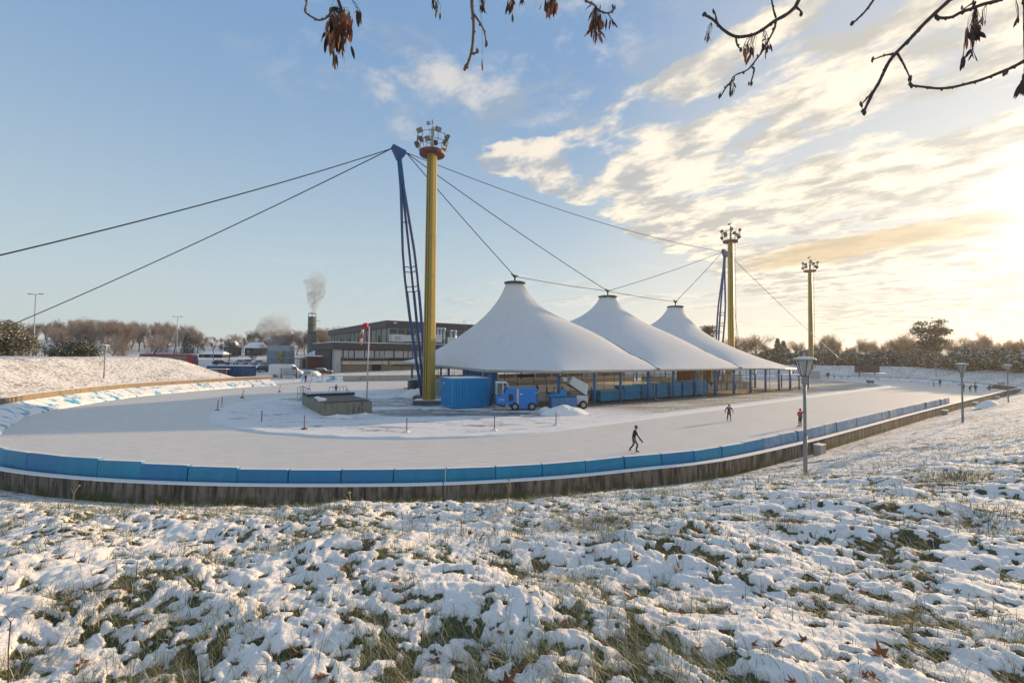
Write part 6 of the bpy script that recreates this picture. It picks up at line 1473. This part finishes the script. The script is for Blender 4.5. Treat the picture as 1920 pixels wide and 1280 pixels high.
for k, (px, ty, dep) in enumerate([(1446, 646, 160), (1474, 648, 158), (1525, 645, 158), (1600, 650, 160), (1640, 648, 158), (1695, 645, 152), (1745, 648, 150), (1790, 645, 145), (1850, 642, 138), (1880, 642, 132), (1925, 640, 122)]):
    dep = wdep(px) + 30 + (k * 5) % 9
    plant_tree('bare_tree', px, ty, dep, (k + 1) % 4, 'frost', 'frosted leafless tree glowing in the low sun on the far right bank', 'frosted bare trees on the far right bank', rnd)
SPR = [conifer_mesh(1, 10, 2.9), conifer_mesh(2, 9, 3.3, snow=.2)]
for px, ty, dep, i, lab in ((1458, 632, 144, 0, 'taller dark spruce right of the tent end'), (1469, 637, 146, 1, 'shorter dark spruce beside the taller one right of the tent end'), (438, 640, 190, 0, 'lone dark spruce on the snowy slope beyond the car park'), (352, 621, 210, 1, 'dark evergreen among the bare trees above the car park')):
    t = dp(px, ty, dep); gz = ground_z(t.x, t.y); s = (t.z - gz + .3) / (10 if i == 0 else 9); put(SPR[i], ('trunk', 'crown'), 'spruce_tree', (t.x, t.y, gz - .3), rnd.uniform(0, 6), (s, s, s), lab)
t = dp(1743, 594, wdep(1743) + 15); gz = ground_z(t.x, t.y); s = (t.z - gz) / 10.2; put(conifer_mesh(5, 10, 2.7, 6200, .03, True), ('trunk', 'crown'), 'pine_tree', (t.x, t.y, gz - .3), 1.0, (s, s, s), 'tall dark pine standing above all the frosted trees on the right')
t = dp(1327, 606, 150); gz = ground_z(t.x, t.y); s = (t.z - gz) / 10.2; put(conifer_mesh(8, 10, 2.2, 4000, .03, True), ('trunk', 'crown'), 'pine_tree', (t.x, t.y, gz - .3), 2.0, (s, s, s), 'dark pine peeking over the far tent slope')
BU = [bush_mesh(1, 3.4, 2.6, 4.6, 4200, G2, .20, .24), bush_mesh(2, 4.2, 2.8, 4.0, 4200, G1, .22, .24), bush_mesh(3, 3.0, 2.4, 5.2, 4200, G2, .14, .24)]
x = 1408; k = 0
while x < 1990:
    dep = wdep(x) + 12.5; t = dp(x, 652 + 9 * math.sin(k * 1.7) + rnd.uniform(-5, 5), dep); gz = ground_z(t.x, t.y); i = k % 3; H = (4.6, 4.0, 5.2)[i] * 1.05; s = max(.5, (t.z - gz + .4) / H)
    put(BU[i], ('stem', 'foliage'), 'evergreen_bush', (t.x, t.y, gz - .3), rnd.uniform(0, 6), (s * 1.0, s * 1.0, s), 'dark snow dusted evergreen bush in the hedge on the far right bank', 'bush', 'evergreen bushes along the far right bank'); x += rnd.uniform(15, 22); k += 1
# left bank bushes
LB = bush_mesh(11, 6.2, 3.2, 7.2, 15000, mat('yellow_olive_leaves', (.13, .11, .045), .7, var=.35, scale=1.5), .12, .19, 26)
t = dp(12, 588, 66); gz = ground_z(t.x, t.y); s = (t.z - gz) / 7.0; put(LB, ('stem', 'foliage'), 'rhododendron_bush', (t.x - 1.5, t.y, gz - .4), .4, (s, s, s), 'big yellow green snow dusted bush at the left edge above the bank', 'bush')
LB2 = bush_mesh(12, 4.8, 2.8, 4.3, 9000, mat('deep_green_leaves', (.04, .055, .022), .6, var=.35, scale=1.5), .12, .17, 20)
t = dp(140, 627, 66); gz = ground_z(t.x, t.y); s = (t.z - gz) / 4.2; put(LB2, ('stem', 'foliage'), 'rhododendron_bush', (t.x, t.y, gz - .4), 1.4, (s * 1.05, s * 1.05, s), 'lower dark green snow dusted bush right of the big one', 'bush')
# left wood behind the car park
def cn(px): return float(np.interp(px, [-20, 60, 100, 200, 300, 360, 385, 430, 470, 520, 560, 600, 640, 700], [590, 600, 597, 593, 598, 608, 622, 628, 620, 614, 612, 608, 606, 604]))
for k in range(96):
    px = -30 + (k % 48) * 14.4 + rnd.uniform(-5, 5); row = k // 48; dep = (255 if row == 0 else 215) + rnd.uniform(-10, 14); ty = cn(px) + (0 if row == 0 else 10) + rnd.uniform(-2, 7)
    plant_tree('bare_tree', px, ty, dep, k % 4, 'brown' if (k * 7) % 5 < 3 else 'red', 'leafless brown tree in the wood on the hill beyond the car park', 'bare trees of the wood beyond the car park', rnd)
for px, ty, dep, kd, lab in ((175, 592, 118, 'brown', 'large leafless tree behind the left bank with a wide crown'), (232, 600, 122, 'red', 'leafless tree with a forked trunk right behind the left bank'), (285, 622, 140, 'brown', 'broad leafless tree behind the red coach'), (205, 618, 112, 'brown', 'smaller leafless tree between the two large ones behind the left bank'), (430, 628, 150, 'brown', 'rounded leafless tree in the car park'), (478, 650, 140, 'red', 'small snow tipped tree at the right of the car park'), (120, 612, 125, 'brown', 'leafless tree rising behind the dark green bush'), (505, 640, 170, 'brown', 'leafless tree behind the cooling tower')):
    plant_tree('bare_tree', px, ty, dep, int(px) % 4, kd, lab, None, rnd)
def bramble(px, py, w, label):
    h = gp(px, py, .6); t_, c_ = bare_tree(int(px), 3.2, .8, 4, .25, .02, .05); g = empty('bare_shrub', (h.x, h.y, ground_z(h.x, h.y) - .1), 0, label, 'shrub'); g.scale = (1.3, 1.3, .9)
    link(bpy.data.objects.new('branches', tubes_mesh('branches', t_ + c_, [BARK, TWIG3], 3)), g)
bramble(378, 704, 3, 'reddish bare shrub at the end of the left bank'); bramble(365, 700, 3, 'bare shrub in front of the coach nose')
# snowy embankment roofs and houses beyond the car park
def house(px0, px1, ytop, yb, dep, label, col=(.10, .08, .07)):
    a = dp(px0, yb, dep); b = dp(px1, yb, dep); t = dp(px0, ytop, dep); g = empty('distant_house', ((a.x + b.x) / 2, dep, min(a.z, ground_z((a.x + b.x) / 2, dep)) - .5), R(6), label, 'building'); Wd = b.x - a.x; H = t.z - g.location.z
    MB().bbox((-Wd / 2, 0, 0), (Wd / 2, 7, H * .6)).build('wall', mat('house_wall', col, .9), g)
    MB().add([(-Wd / 2 - .4, -.4, H * .6), (Wd / 2 + .4, -.4, H * .6), (Wd / 2 - 1, 3.5, H), (-Wd / 2 + 1, 3.5, H), (-Wd / 2 - .4, 7.4, H * .6), (Wd / 2 + .4, 7.4, H * .6)], [(0, 1, 2, 3), (3, 2, 5, 4), (0, 3, 4), (1, 5, 2)]).build('roof', M['snow'], g)
    for i in range(max(2, int(Wd / 3))): x = -Wd / 2 + 1 + i * 3; MB().bbox((x, -.05, H * .25), (x + 1, 0, H * .45)).build('window', M['glass'], g)
house(420, 438, 638, 650, 200, 'small distant house with a snowy roof left on the hill'); house(460, 490, 641, 652, 205, 'wider distant house with a snowy roof in the middle of the hill', (.05, .05, .05)); house(374, 415, 658, 670, 175, 'long dark building with a pale snowy roof behind the coach', (.02, .03, .05))
# ------------------------------------------------------------------ grass blades pushing through the snow
def blades(name, n, r0_, r1, az0, az1, width, lmin, lmax, mats, label, seed, keep_bare=.65):
    rs = np.random.RandomState(seed); m_ = n * 6
    r_ = r0_ * (r1 / r0_) ** rs.rand(m_); A = np.radians(rs.uniform(az0, az1, m_)); X = r_ * np.sin(A); Y = r_ * np.cos(A)
    # tufts: blades gather round common roots
    tx = rs.normal(size=m_) * .035; ty = rs.normal(size=m_) * .035; g = rs.rand(m_) < .75; q = 1.0 / .16
    cx = np.round(X * q) / q + .05 * np.sin(np.round(Y * q) * 12.9); cy = np.round(Y * q) / q + .05 * np.sin(np.round(X * q) * 7.7)
    X = np.where(g, cx + tx, X); Y = np.where(g, cy + ty, Y)
    D = wall_dist(X[None], Y[None])[0]; h, bare = bumps(X[None], Y[None]); h = h[0]; bare = bare[0]
    dens = sstep(fbm(X * .7 + 2, Y * .7, 3, 91) + .6 * perlin(X * 2.4, Y * 2.4, 93), -.05, .75)
    k = (rs.rand(m_) < keep_bare * bare * 1.2 + .02 + .36 * dens ** 1.8) & (D > .25)
    idx = np.where(k)[0][:n]; X = X[idx]; Y = Y[idx]; n = len(idx); r_ = r_[idx]
    R_ = np.hypot(X, Y); amp = 1.0 - 0.45 * sstep(R_, 14, 30)
    Z = base_h(X[None], Y[None])[0] + (h[idx] - .15) * amp * sstep(D[idx], .1, 1.5) - .02
    L = rs.uniform(lmin, lmax, n) * (0.6 + .8 * rs.rand(n) ** 2); az = rs.uniform(0, 2 * np.pi, n); lean = np.abs(rs.normal(.5, .35, n)); comb = rs.rand(n) < .55
    az = np.where(comb, rs.normal(math.radians(115), .7, n), az); lean = np.where(comb, lean + .95, lean + .15)
    dx, dy = np.cos(az), np.sin(az); w = width * rs.uniform(.6, 1.3, n) * np.clip(r_ / 4.0, .85, 3.5); sx, sy = -dy, dx
    K = 4; co = np.zeros((n, 2 * K, 3))
    for j in range(K):
        t = j / (K - 1); bend = lean * t * t * 1.1; px_ = X + dx * L * bend * .8; py_ = Y + dy * L * bend * .8; pz = Z + L * (t - .38 * lean * t * t)
        ww = w * (1 - t * .85) / 2; co[:, 2 * j] = np.stack([px_ - sx * ww, py_ - sy * ww, pz], 1); co[:, 2 * j + 1] = np.stack([px_ + sx * ww, py_ + sy * ww, pz], 1)
    b = np.arange(n)[:, None] * 2 * K; F = np.concatenate([b + np.array([[2 * j, 2 * j + 1, 2 * j + 3, 2 * j + 2]]) for j in range(K - 1)]); mi = np.tile(rs.choice(len(mats), n, p=[.42, .40, .18]), K - 1)
    o = link(bpy.data.objects.new(name, arr_mesh(name, co.reshape(-1, 3), F, mats, smooth=False, mi=mi))); tag(o, label, 'grass', kind='stuff')
    return X, Y, Z
GA = mat('grass_green', (.125, .15, .035), .6, var=.3, scale=6); GB = mat('grass_straw', (.32, .25, .10), .7, var=.3, scale=6); GC = mat('grass_frosted', (.50, .50, .42), .7, var=.2, scale=6)
blades('grass', 52000, 1.4, 9, -52, 54,    .0050, .05, .20, [GA, GB, GC], 'thin green and straw grass blades pushing through the foreground snow', 5)
blades('grass', 46000, 8.0, 32, -55, 56, .0048, .05, .20, [GA, GB, GC], 'sparse grass tufts through the snow towards the concrete wall', 6, .6)
def clump(px, py, size, n, label, seed, mats):
    p = hit(px, py); rs = np.random.RandomState(seed); X = p.x + rs.normal(size=n) * size * .5; Y = p.y + rs.normal(size=n) * size * .4
    h, b = bumps(X[None], Y[None]); Z = base_h(X[None], Y[None])[0] + h[0] - .16
    L = size * rs.uniform(.25, .62, n); az = np.arctan2(Y - p.y, X - p.x) + rs.normal(size=n) * .5; lean = rs.uniform(.8, 1.9, n); dx, dy = np.cos(az), np.sin(az); w = .0075 * p.y / 6 * rs.uniform(.5, 1.2, n)
    K = 4; co = np.zeros((n, 2 * K, 3))
    for j in range(K):
        t = j / (K - 1); bx = X + dx * L * lean * t * t * .6; by = Y + dy * L * lean * t * t * .6; bz = Z + L * (t * .9 - .42 * lean * t * t); ww = w * (1 - .8 * t) / 2
        co[:, 2 * j] = np.stack([bx + dy * ww, by - dx * ww, bz], 1); co[:, 2 * j + 1] = np.stack([bx - dy * ww, by + dx * ww, bz], 1)
    bb = np.arange(n)[:, None] * 2 * K; F = np.concatenate([bb + np.array([[2 * j, 2 * j + 1, 2 * j + 3, 2 * j + 2]]) for j in range(K - 1)])
    o = link(bpy.data.objects.new('grass_tussock', arr_mesh('grass_tussock', co.reshape(-1, 3), F, mats, smooth=False, mi=np.tile(rs.choice(len(mats), n), K - 1)))); tag(o, label, 'grass tussock', kind='stuff')
for i, (px, py, s, n, lab) in enumerate(((1120, 966, .45, 420, 'big dark green tussock near the middle of the wall'), (160, 1105, .30, 380, 'brown green tussock at the lower left'), (1085, 1065, .24, 260, 'snowy green tussock below the big dark one'), (1030, 1225, .22, 260, 'upright grass tussock at the bottom centre right'), (1460, 955, .35, 240, 'tussock on the slope below the nearest lantern'),
        (1800, 888, .6, 420, 'brown tussock on the right hand slope under the second lantern'), (1850, 960, .55, 300, 'green brown tussock at the right edge of the slope'), (640, 950, .35, 260, 'dark tussock at the foot of the wall left of centre'), (1225, 1060, .22, 200, 'flattened tussock right of centre in the foreground'), (1880, 1160, .28, 260, 'tussock near the lower right corner'), (60, 1190, .22, 240, 'tussock near the lower left corner'), (270, 1130, .18, 160, 'bright green tussock right of the brown one at the lower left'), (1560, 1085, .2, 160, 'leafy tussock in the right foreground'), (955, 950, .3, 160, 'grass tuft just before the centre of the wall'))):
    clump(px, py, s, n, lab, 200 + i, [GA, GB, mat('grass_dark', (.05, .05, .025), .7, var=.3)])
# seedheads and weeds standing before the wall
# ------------------------------------------------------------------ fallen leaves
def leaf_mesh(seed, dead=True):
    rs = random.Random(seed); pts = []; tips = [(-150, .30), (-95, .62), (-75, .34), (-48, .88), (-22, .42), (0, 1.0), (22, .42), (48, .88), (75, .34), (95, .62), (150, .30)]
    vs = [(0, 0, 0)]; 
    for a, r_ in tips:
        r2 = r_ * rs.uniform(.85, 1.1) * .5; x, y = r2 * math.sin(R(a)), r2 * math.cos(R(a)); vs.append((x, y, 0))
    curl = rs.uniform(.8, 2.2); fold = rs.uniform(-1.2, 1.6)
    vs = [(x, y, abs(x) * fold * .6 + y * y * curl) for x, y, z in vs]
    fs = [(0, i, i + 1) for i in range(1, len(tips))]; n0 = len(vs); vs += [(0.01, -.02, .0), (-.01, -.02, 0), (0, -.45, .12)]; fs.append((n0, n0 + 1, n0 + 2))
    return vs, fs
LMAT = [mat('leaf_brown', (.15, .055, .022), .7, var=.35, scale=9), mat('leaf_rust', (.26, .085, .025), .65, var=.35, scale=9), mat('leaf_dark', (.07, .03, .018), .7, var=.3, scale=9)]
LMS = []
for i in range(6):
    v, f = leaf_mesh(i); mb = MB(); mb.add(v, f); LMS.append(mb.mesh('fallen_leaf', LMAT[i % 3]))
rl = random.Random(77); sp_ = []
for px, py in ((300, 1196), (1110, 965 + 40), (1060, 1168), (560, 1170), (345, 960), (1600, 990), (1500, 1105), (1395, 1000), (1290, 905), (1615, 1080), (1340, 1110), (1275, 1040), (765, 1100), (475, 1035), (820, 960), (1190, 1025), (1890, 1235), (950, 1272), (1640, 1245), (1540, 1275), (210, 1035), (880, 985), (530, 1100), (1030, 1020), (1410, 1190), (1650, 1210), (1740, 1080), (235, 1015), (110, 1020), (650, 1055), (920, 1040), (1460, 870 + 60), (240, 1000), (600, 1225), (700, 1010), (1305, 980), (1450, 1210), (1700, 1150), (990, 1105), (385, 1270), (820, 1195), (1185, 1100)): sp_.append((px, py))
for k in range(170): 
    sp_.append((rl.uniform(0, 1920), 955 + 325 * rl.random() ** 1.3))
lp = [hit(px, py) for px, py in sp_]; lx = np.array([p.x for p in lp]); ly = np.array([p.y for p in lp]); lh, _ = bumps(lx[None], ly[None]); lz = base_h(lx[None], ly[None])[0] + (lh[0] - .15) * (1 - .45 * sstep(np.hypot(lx, ly), 14, 30))
big = {16: .19, 17: .17, 18: .12, 0: .13, 2: .12}
for k in range(len(sp_)):
    o = link(bpy.data.objects.new('fallen_leaf', LMS[rl.randrange(6)])); s = big.get(k, rl.uniform(.08, .16) if k < 42 else rl.uniform(.05, .11)); o.scale = (s, s, s); o.location = (lx[k], ly[k], lz[k] + .012 + s * .12); o.rotation_euler = (rl.uniform(-.7, .7), rl.uniform(-.7, .7), rl.uniform(0, 6.28))
    lab = 'dry brown maple leaf lying on the foreground snow'
    if k == 16: lab = 'large brown leaf at the lower right corner of the snow'
    if k == 17: lab = 'reddish brown leaf at the bottom edge just left of centre'
    if k == 0: lab = 'rust coloured leaf in the lower left quarter of the snow'
    if k == 2: lab = 'square looking rust leaf on open snow right of centre'
    tag(o, lab, 'leaf', 'fallen maple leaves in the foreground')

# ------------------------------------------------------------------ ash twigs with hanging seed bunches overhead
TW = mat('ash_twig_bark', (.055, .042, .032), .8, var=.35, scale=60); TWL = mat('ash_twig_pale', (.13, .095, .06), .8, var=.35, scale=60)
KM = [mat('ash_key_brown', (.24, .085, .03), .65, var=.4, scale=50), mat('ash_key_dark', (.045, .022, .014), .65, var=.4, scale=50)]
def key_mesh(i):
    L = 1.0; n = 7; vs = []; fs = []; rs = random.Random(i); tw_ = rs.uniform(-1.2, 1.2)
    for k in range(n):
        t = k / (n - 1); w = .10 * math.sin(math.pi * min(1, t * 1.02)) ** .7 + .012; a = tw_ * t; vs += [(-w * math.cos(a), -w * math.sin(a), -t * L), (w * math.cos(a), w * math.sin(a), -t * L), (0, .03 * math.sin(math.pi * t), -t * L)]
    for k in range(n - 1): b = 3 * k; fs += [(b, b + 2, b + 5, b + 3), (b + 2, b + 1, b + 4, b + 5)]
    mb = MB(); mb.add(vs, fs); return mb.mesh('seed_key', KM[i % 2])
KEYS = [key_mesh(i) for i in range(4)]
rk = random.Random(9)
def twig(label, main, subs=(), rad=(.009, .004), depth=1.7, mat_=None, bunches=(), grow=True):
    def P(px, py, d=depth): return dp(px, py, d)
    pts = [P(px, py) for px, py in main]; a, b = pts[0], pts[1]
    if grow: up_ = (a - b).normalized(); pts = [a + up_ * .9 + Vector((0, -.3, .35)), a + up_ * .3 + Vector((0, -.05, .06))] + pts
    org = pts[0].copy(); g = empty('ash_twig', org, 0, label, 'twig', 'ash twigs hanging into the top of the view'); m_ = mat_ or TW
    def stem(name, pts, r0_, r1):
        q = catmull3(pts, 6); n = len(q); mb = MB(); rr = [(r0_ + (r1 - r0_) * i / (n - 1)) * .78 + (0.0006 if rk.random() < .3 else 0) for i in range(n)]
        mb.tube([p - org for p in q], rr, 7); 
        e = q[-1] - org
        for _ in range(3): mb.lathe([(.001, -.008), (r1 * 1.1 + .001, 0), (.001, .010)], 6, tuple(e + Vector((rk.uniform(-.006, .006), 0, rk.uniform(-.006, .006)))))
        for i in range(2, n - 1, 5): mb.lathe([(.001, -.006), (rr[i] * 1.2, 0), (.001, .006)], 6, tuple(q[i] - org + Vector((rk.uniform(-.004, .004), 0, rk.uniform(-.004, .004)))))
        mb.build(name, m_, g)
    stem('stem', pts, rad[0], rad[1])
    for s in subs: stem('side_twig', [P(px, py, depth - .01 * i) for i, (px, py) in enumerate(s)], rad[1] * .9, rad[1] * .45)
    for px0, py0, px, py, spread, n, size in bunches:
        root = P(px0, py0)
        th = MB()
        for k in range(int(n * 1.35)):
            x = px + rk.gauss(0, spread * .62); y = py + rk.gauss(0, spread * .9); d = depth + rk.gauss(0, .025); p = P(x, y, d); s = size * rk.uniform(.8, 1.35)
            o = link(bpy.data.objects.new('seed_key', KEYS[rk.randrange(4) if spread > 4 else 1]), g); o.location = p - org; o.scale = (s, s, s); o.rotation_euler = (rk.gauss(0, .22), rk.gauss(0, .22), rk.uniform(0, 6.28))
            th.tube([root - org, (root + p) / 2 - org + Vector((rk.gauss(0, .006), 0, .004)), p - org], .0007, 3, False)
        th.build('seed_stalks', TW, g)['kind'] = 'stuff'
def catmull3(P, m_):
    out = []; n = len(P)
    for i in range(n - 1):
        p0 = P[i - 1] if i else P[0] * 2 - P[1]; p1 = P[i]; p2 = P[i + 1]; p3 = P[i + 2] if i + 2 < n else P[-1] * 2 - P[-2]
        for k in range(m_): t = k / m_; out.append(.5 * ((2 * p1) + (p2 - p0) * t + (2 * p0 - 5 * p1 + 4 * p2 - p3) * t * t + (3 * p1 - 3 * p2 + p3 - p0) * t ** 3))
    out.append(P[-1]); return out
twig('leftmost twig with the biggest bunch of brown seed keys', [(571, -20), (575, 4), (572, 22), (588, 34), (600, 38), (614, 32), (622, 18)], [], (.005, .004), 1.7, TWL, [(622, 14, 638, 32, 17, 46, .058), (618, 30, 634, 66, 13, 22, .055), (660, 0, 672, 22, 3, 4, .055), (614, 40, 610, 66, 3, 3, .05), (630, 40, 627, 98, 4, 3, .05), (655, 60, 658, 84, 1, 1, .055), (640, 60, 640, 80, 4, 3, .05)])
twig('short seed bunch at the top edge right of the leftmost bunch', [(812, -22), (814, -6), (812, 5)], [], (.003, .002), 1.7, TW, [(812, -4, 815, 6, 5, 7, .035), (820, 0, 820, 18, 3, 3, .035)])
twig('straight pale twig hanging down with one single long seed key', [(884, -10), (885, 12), (888, 44), (887, 72), (885, 92), (880, 112), (874, 127)], [[(888, 26), (899, 42), (908, 60), (912, 84)], [(885, 100), (891, 100), (896, 97)]], (.0085, .006), 1.6, TWL, [(898, 2, 904, 106, 1, 1, .072)])
twig('small seed bunch at the top edge beside the straight pale twig', [(902, -22), (904, -8), (905, 2)], [], (.003, .002), 1.7, TW, [(905, -2, 905, 8, 4, 8, .032)])
twig('narrow brown seed bunch at the middle of the top edge', [(960, -24), (961, -10), (960, 0)], [], (.003, .002), 1.7, TW, [(960, -4, 958, 4, 5, 10, .04), (958, 0, 960, 28, 1, 2, .04), (976, -6, 978, -2, 4, 5, .038)])
twig('dense brown seed bunch cut by the top edge left of the bent twig', [(1032, -24), (1033, -10), (1034, -2)], [], (.003, .002), 1.7, TW, [(1034, -6, 1032, 2, 11, 20, .045)])
twig('bent twig with a dense dark seed bunch below its tip', [(1094, -16), (1100, 2), (1112, 8), (1124, 20), (1138, 25), (1147, 22), (1150, 15)], [], (.005, .0035), 1.7, TWL, [(1116, 14, 1119, 34, 11, 34, .042), (1112, 20, 1117, 60, 5, 8, .04), (1138, 24, 1146, 36, 2, 3, .035)])
twig('long arched branch with a drooping side twig right of centre', [(1500, -4), (1490, 14), (1474, 28), (1452, 40), (1430, 56), (1410, 66), (1380, 69), (1356, 56), (1338, 38), (1319, 27)], [[(1346, 46), (1343, 36), (1340, 22)], [(1455, 38), (1452, 54), (1442, 74), (1430, 96), (1418, 112), (1402, 131), (1378, 142), (1370, 156), (1369, 176)], [(1455, 34), (1450, 18), (1446, -4)], [(1492, 12), (1500, 20), (1503, 26)], [(1380, 70), (1382, 84), (1388, 92)], [(1376, 150), (1362, 163), (1351, 182)], [(1408, 124), (1414, 132), (1407, 158)]], (.010, .0055), 1.65, None,
     [(1334, 42, 1328, 64, 5, 7, .028), (1412, 66, 1400, 90, 9, 9, .035), (1432, 54, 1436, 84, 6, 8, .035), (1418, 62, 1412, 88, 4, 5, .035), (1370, 160, 1372, 160, 4, 6, .032)])
twig('short bare twig pointing down from the top edge', [(1646, -20), (1638, 0), (1622, 22), (1610, 34), (1598, 45)], [], (.006, .0045), 1.7)
twig('long straight branch slanting down to the left with forked tips', [(1800, -24), (1781, 0), (1757, 22), (1730, 48), (1704, 76), (1680, 100), (1666, 118), (1657, 136), (1648, 155), (1638, 172), (1628, 192), (1619, 211)], [[(1680, 101), (1660, 104), (1637, 112)], [(1683, 101), (1696, 124), (1707, 148)], [(1640, 168), (1626, 184), (1614, 197)]], (.010, .0055), 1.6)
twig('curved branch entering from the right edge and ending in a blunt bud', [(1985, 78), (1950, 98), (1920, 115), (1897, 127), (1876, 136), (1840, 150), (1811, 158), (1785, 164), (1760, 166), (1730, 163), (1707, 160)], [[(1890, 130), (1888, 138), (1883, 142)]], (.008, .0045), 1.6, None, [], False)
twig('knotty branch along the top edge at the right with a dark hanging seed bunch', [(1960, -22), (1900, -10), (1870, 2), (1845, 8), (1824, 16), (1803, 23), (1786, 32), (1770, 34), (1757, 33)], [[(1824, 14), (1828, 4), (1806, 18)]], (.010, .0055), 1.6, None, [(1830, 12, 1825, 52, 9, 30, .042), (1826, 20, 1823, 92, 4, 5, .035), (1815, 60, 1806, 106, 3, 4, .038), (1850, 8, 1845, 30, 5, 5, .03)])
twig('dark seed bunch cut by the right edge', [(1916, -24), (1918, -8), (1920, 8)], [[(1920, 8), (1920, 60), (1921, 120), (1920, 146)]], (.008, .004), 1.55, None, [(1920, 140, 1919, 152, 4, 9, .045), (1905, 0, 1909, 30, 3, 4, .03)])
# thin dark stem in the lower left corner
p = hit(17, 1278); q = dp(20, 1165, p.y + .02); mb = MB(); mb.tube([Vector((0, 0, -.1)), (q - p) * .5 + Vector((-.008, 0, 0)), (q - p)], .0028, 6); mb.tube([(q - p), (q - p) + Vector((-.03, 0, .03))], .0018, 5); mb.tube([(q - p) * .98, (q - p) + Vector((.02, 0, .025))], .0018, 5); o = mb.build('dry_plant', TW); o.location = p; tag(o, 'thin dark dry stem at the lower left edge', 'plant')
for px, py, h_, lab in ((135, 942, .42, 'dry stalk with a pale seedhead leaning before the left part of the wall'), (458, 935, .30, 'dry seedhead left of the middle before the wall'), (950, 935, .30, 'dry forked stalk before the centre of the wall'), (650, 950, .2, 'short dry stalk before the wall left of centre')):
    p = hit(px, py); z = ground_z(p.x, p.y); mb = MB(); mb.tube([(0, 0, -.15), (.05, 0, h_ * .6), (.16 if px < 200 else .03, 0, h_)], .006, 5); mb.lathe([(.002, -.02), (.03, 0), (.002, .02)], 8, (.16 if px < 200 else .03, 0, h_)); mb.tube([(.03, 0, h_ * .5), (-.04, 0, h_ * .85)], .004, 4); o = mb.build('dry_stalk', GB); o.location = (p.x, p.y, z); tag(o, lab, 'plant')

# ------------------------------------------------------------------ winter air
mb = MB().bbox((-900, -160, -2.0), (900, 920, 48)); o = mb.build('haze', None); o.data.materials.clear()
hm = bpy.data.materials.new('winter_haze'); hm.use_nodes = True; t = NT(hm.node_tree); t.n.remove(t.n['Principled BSDF']); v = t.node('ShaderNodeVolumePrincipled'); v.inputs['Color'].default_value = (.96, .94, .92, 1); v.inputs['Density'].default_value = .00034; v.inputs['Anisotropy'].default_value = .45
t.l.new(v.outputs[0], t.n['Material Output'].inputs['Volume']); o.data.materials.append(hm); tag(o, 'thin bright winter haze over the whole ground', kind='stuff')
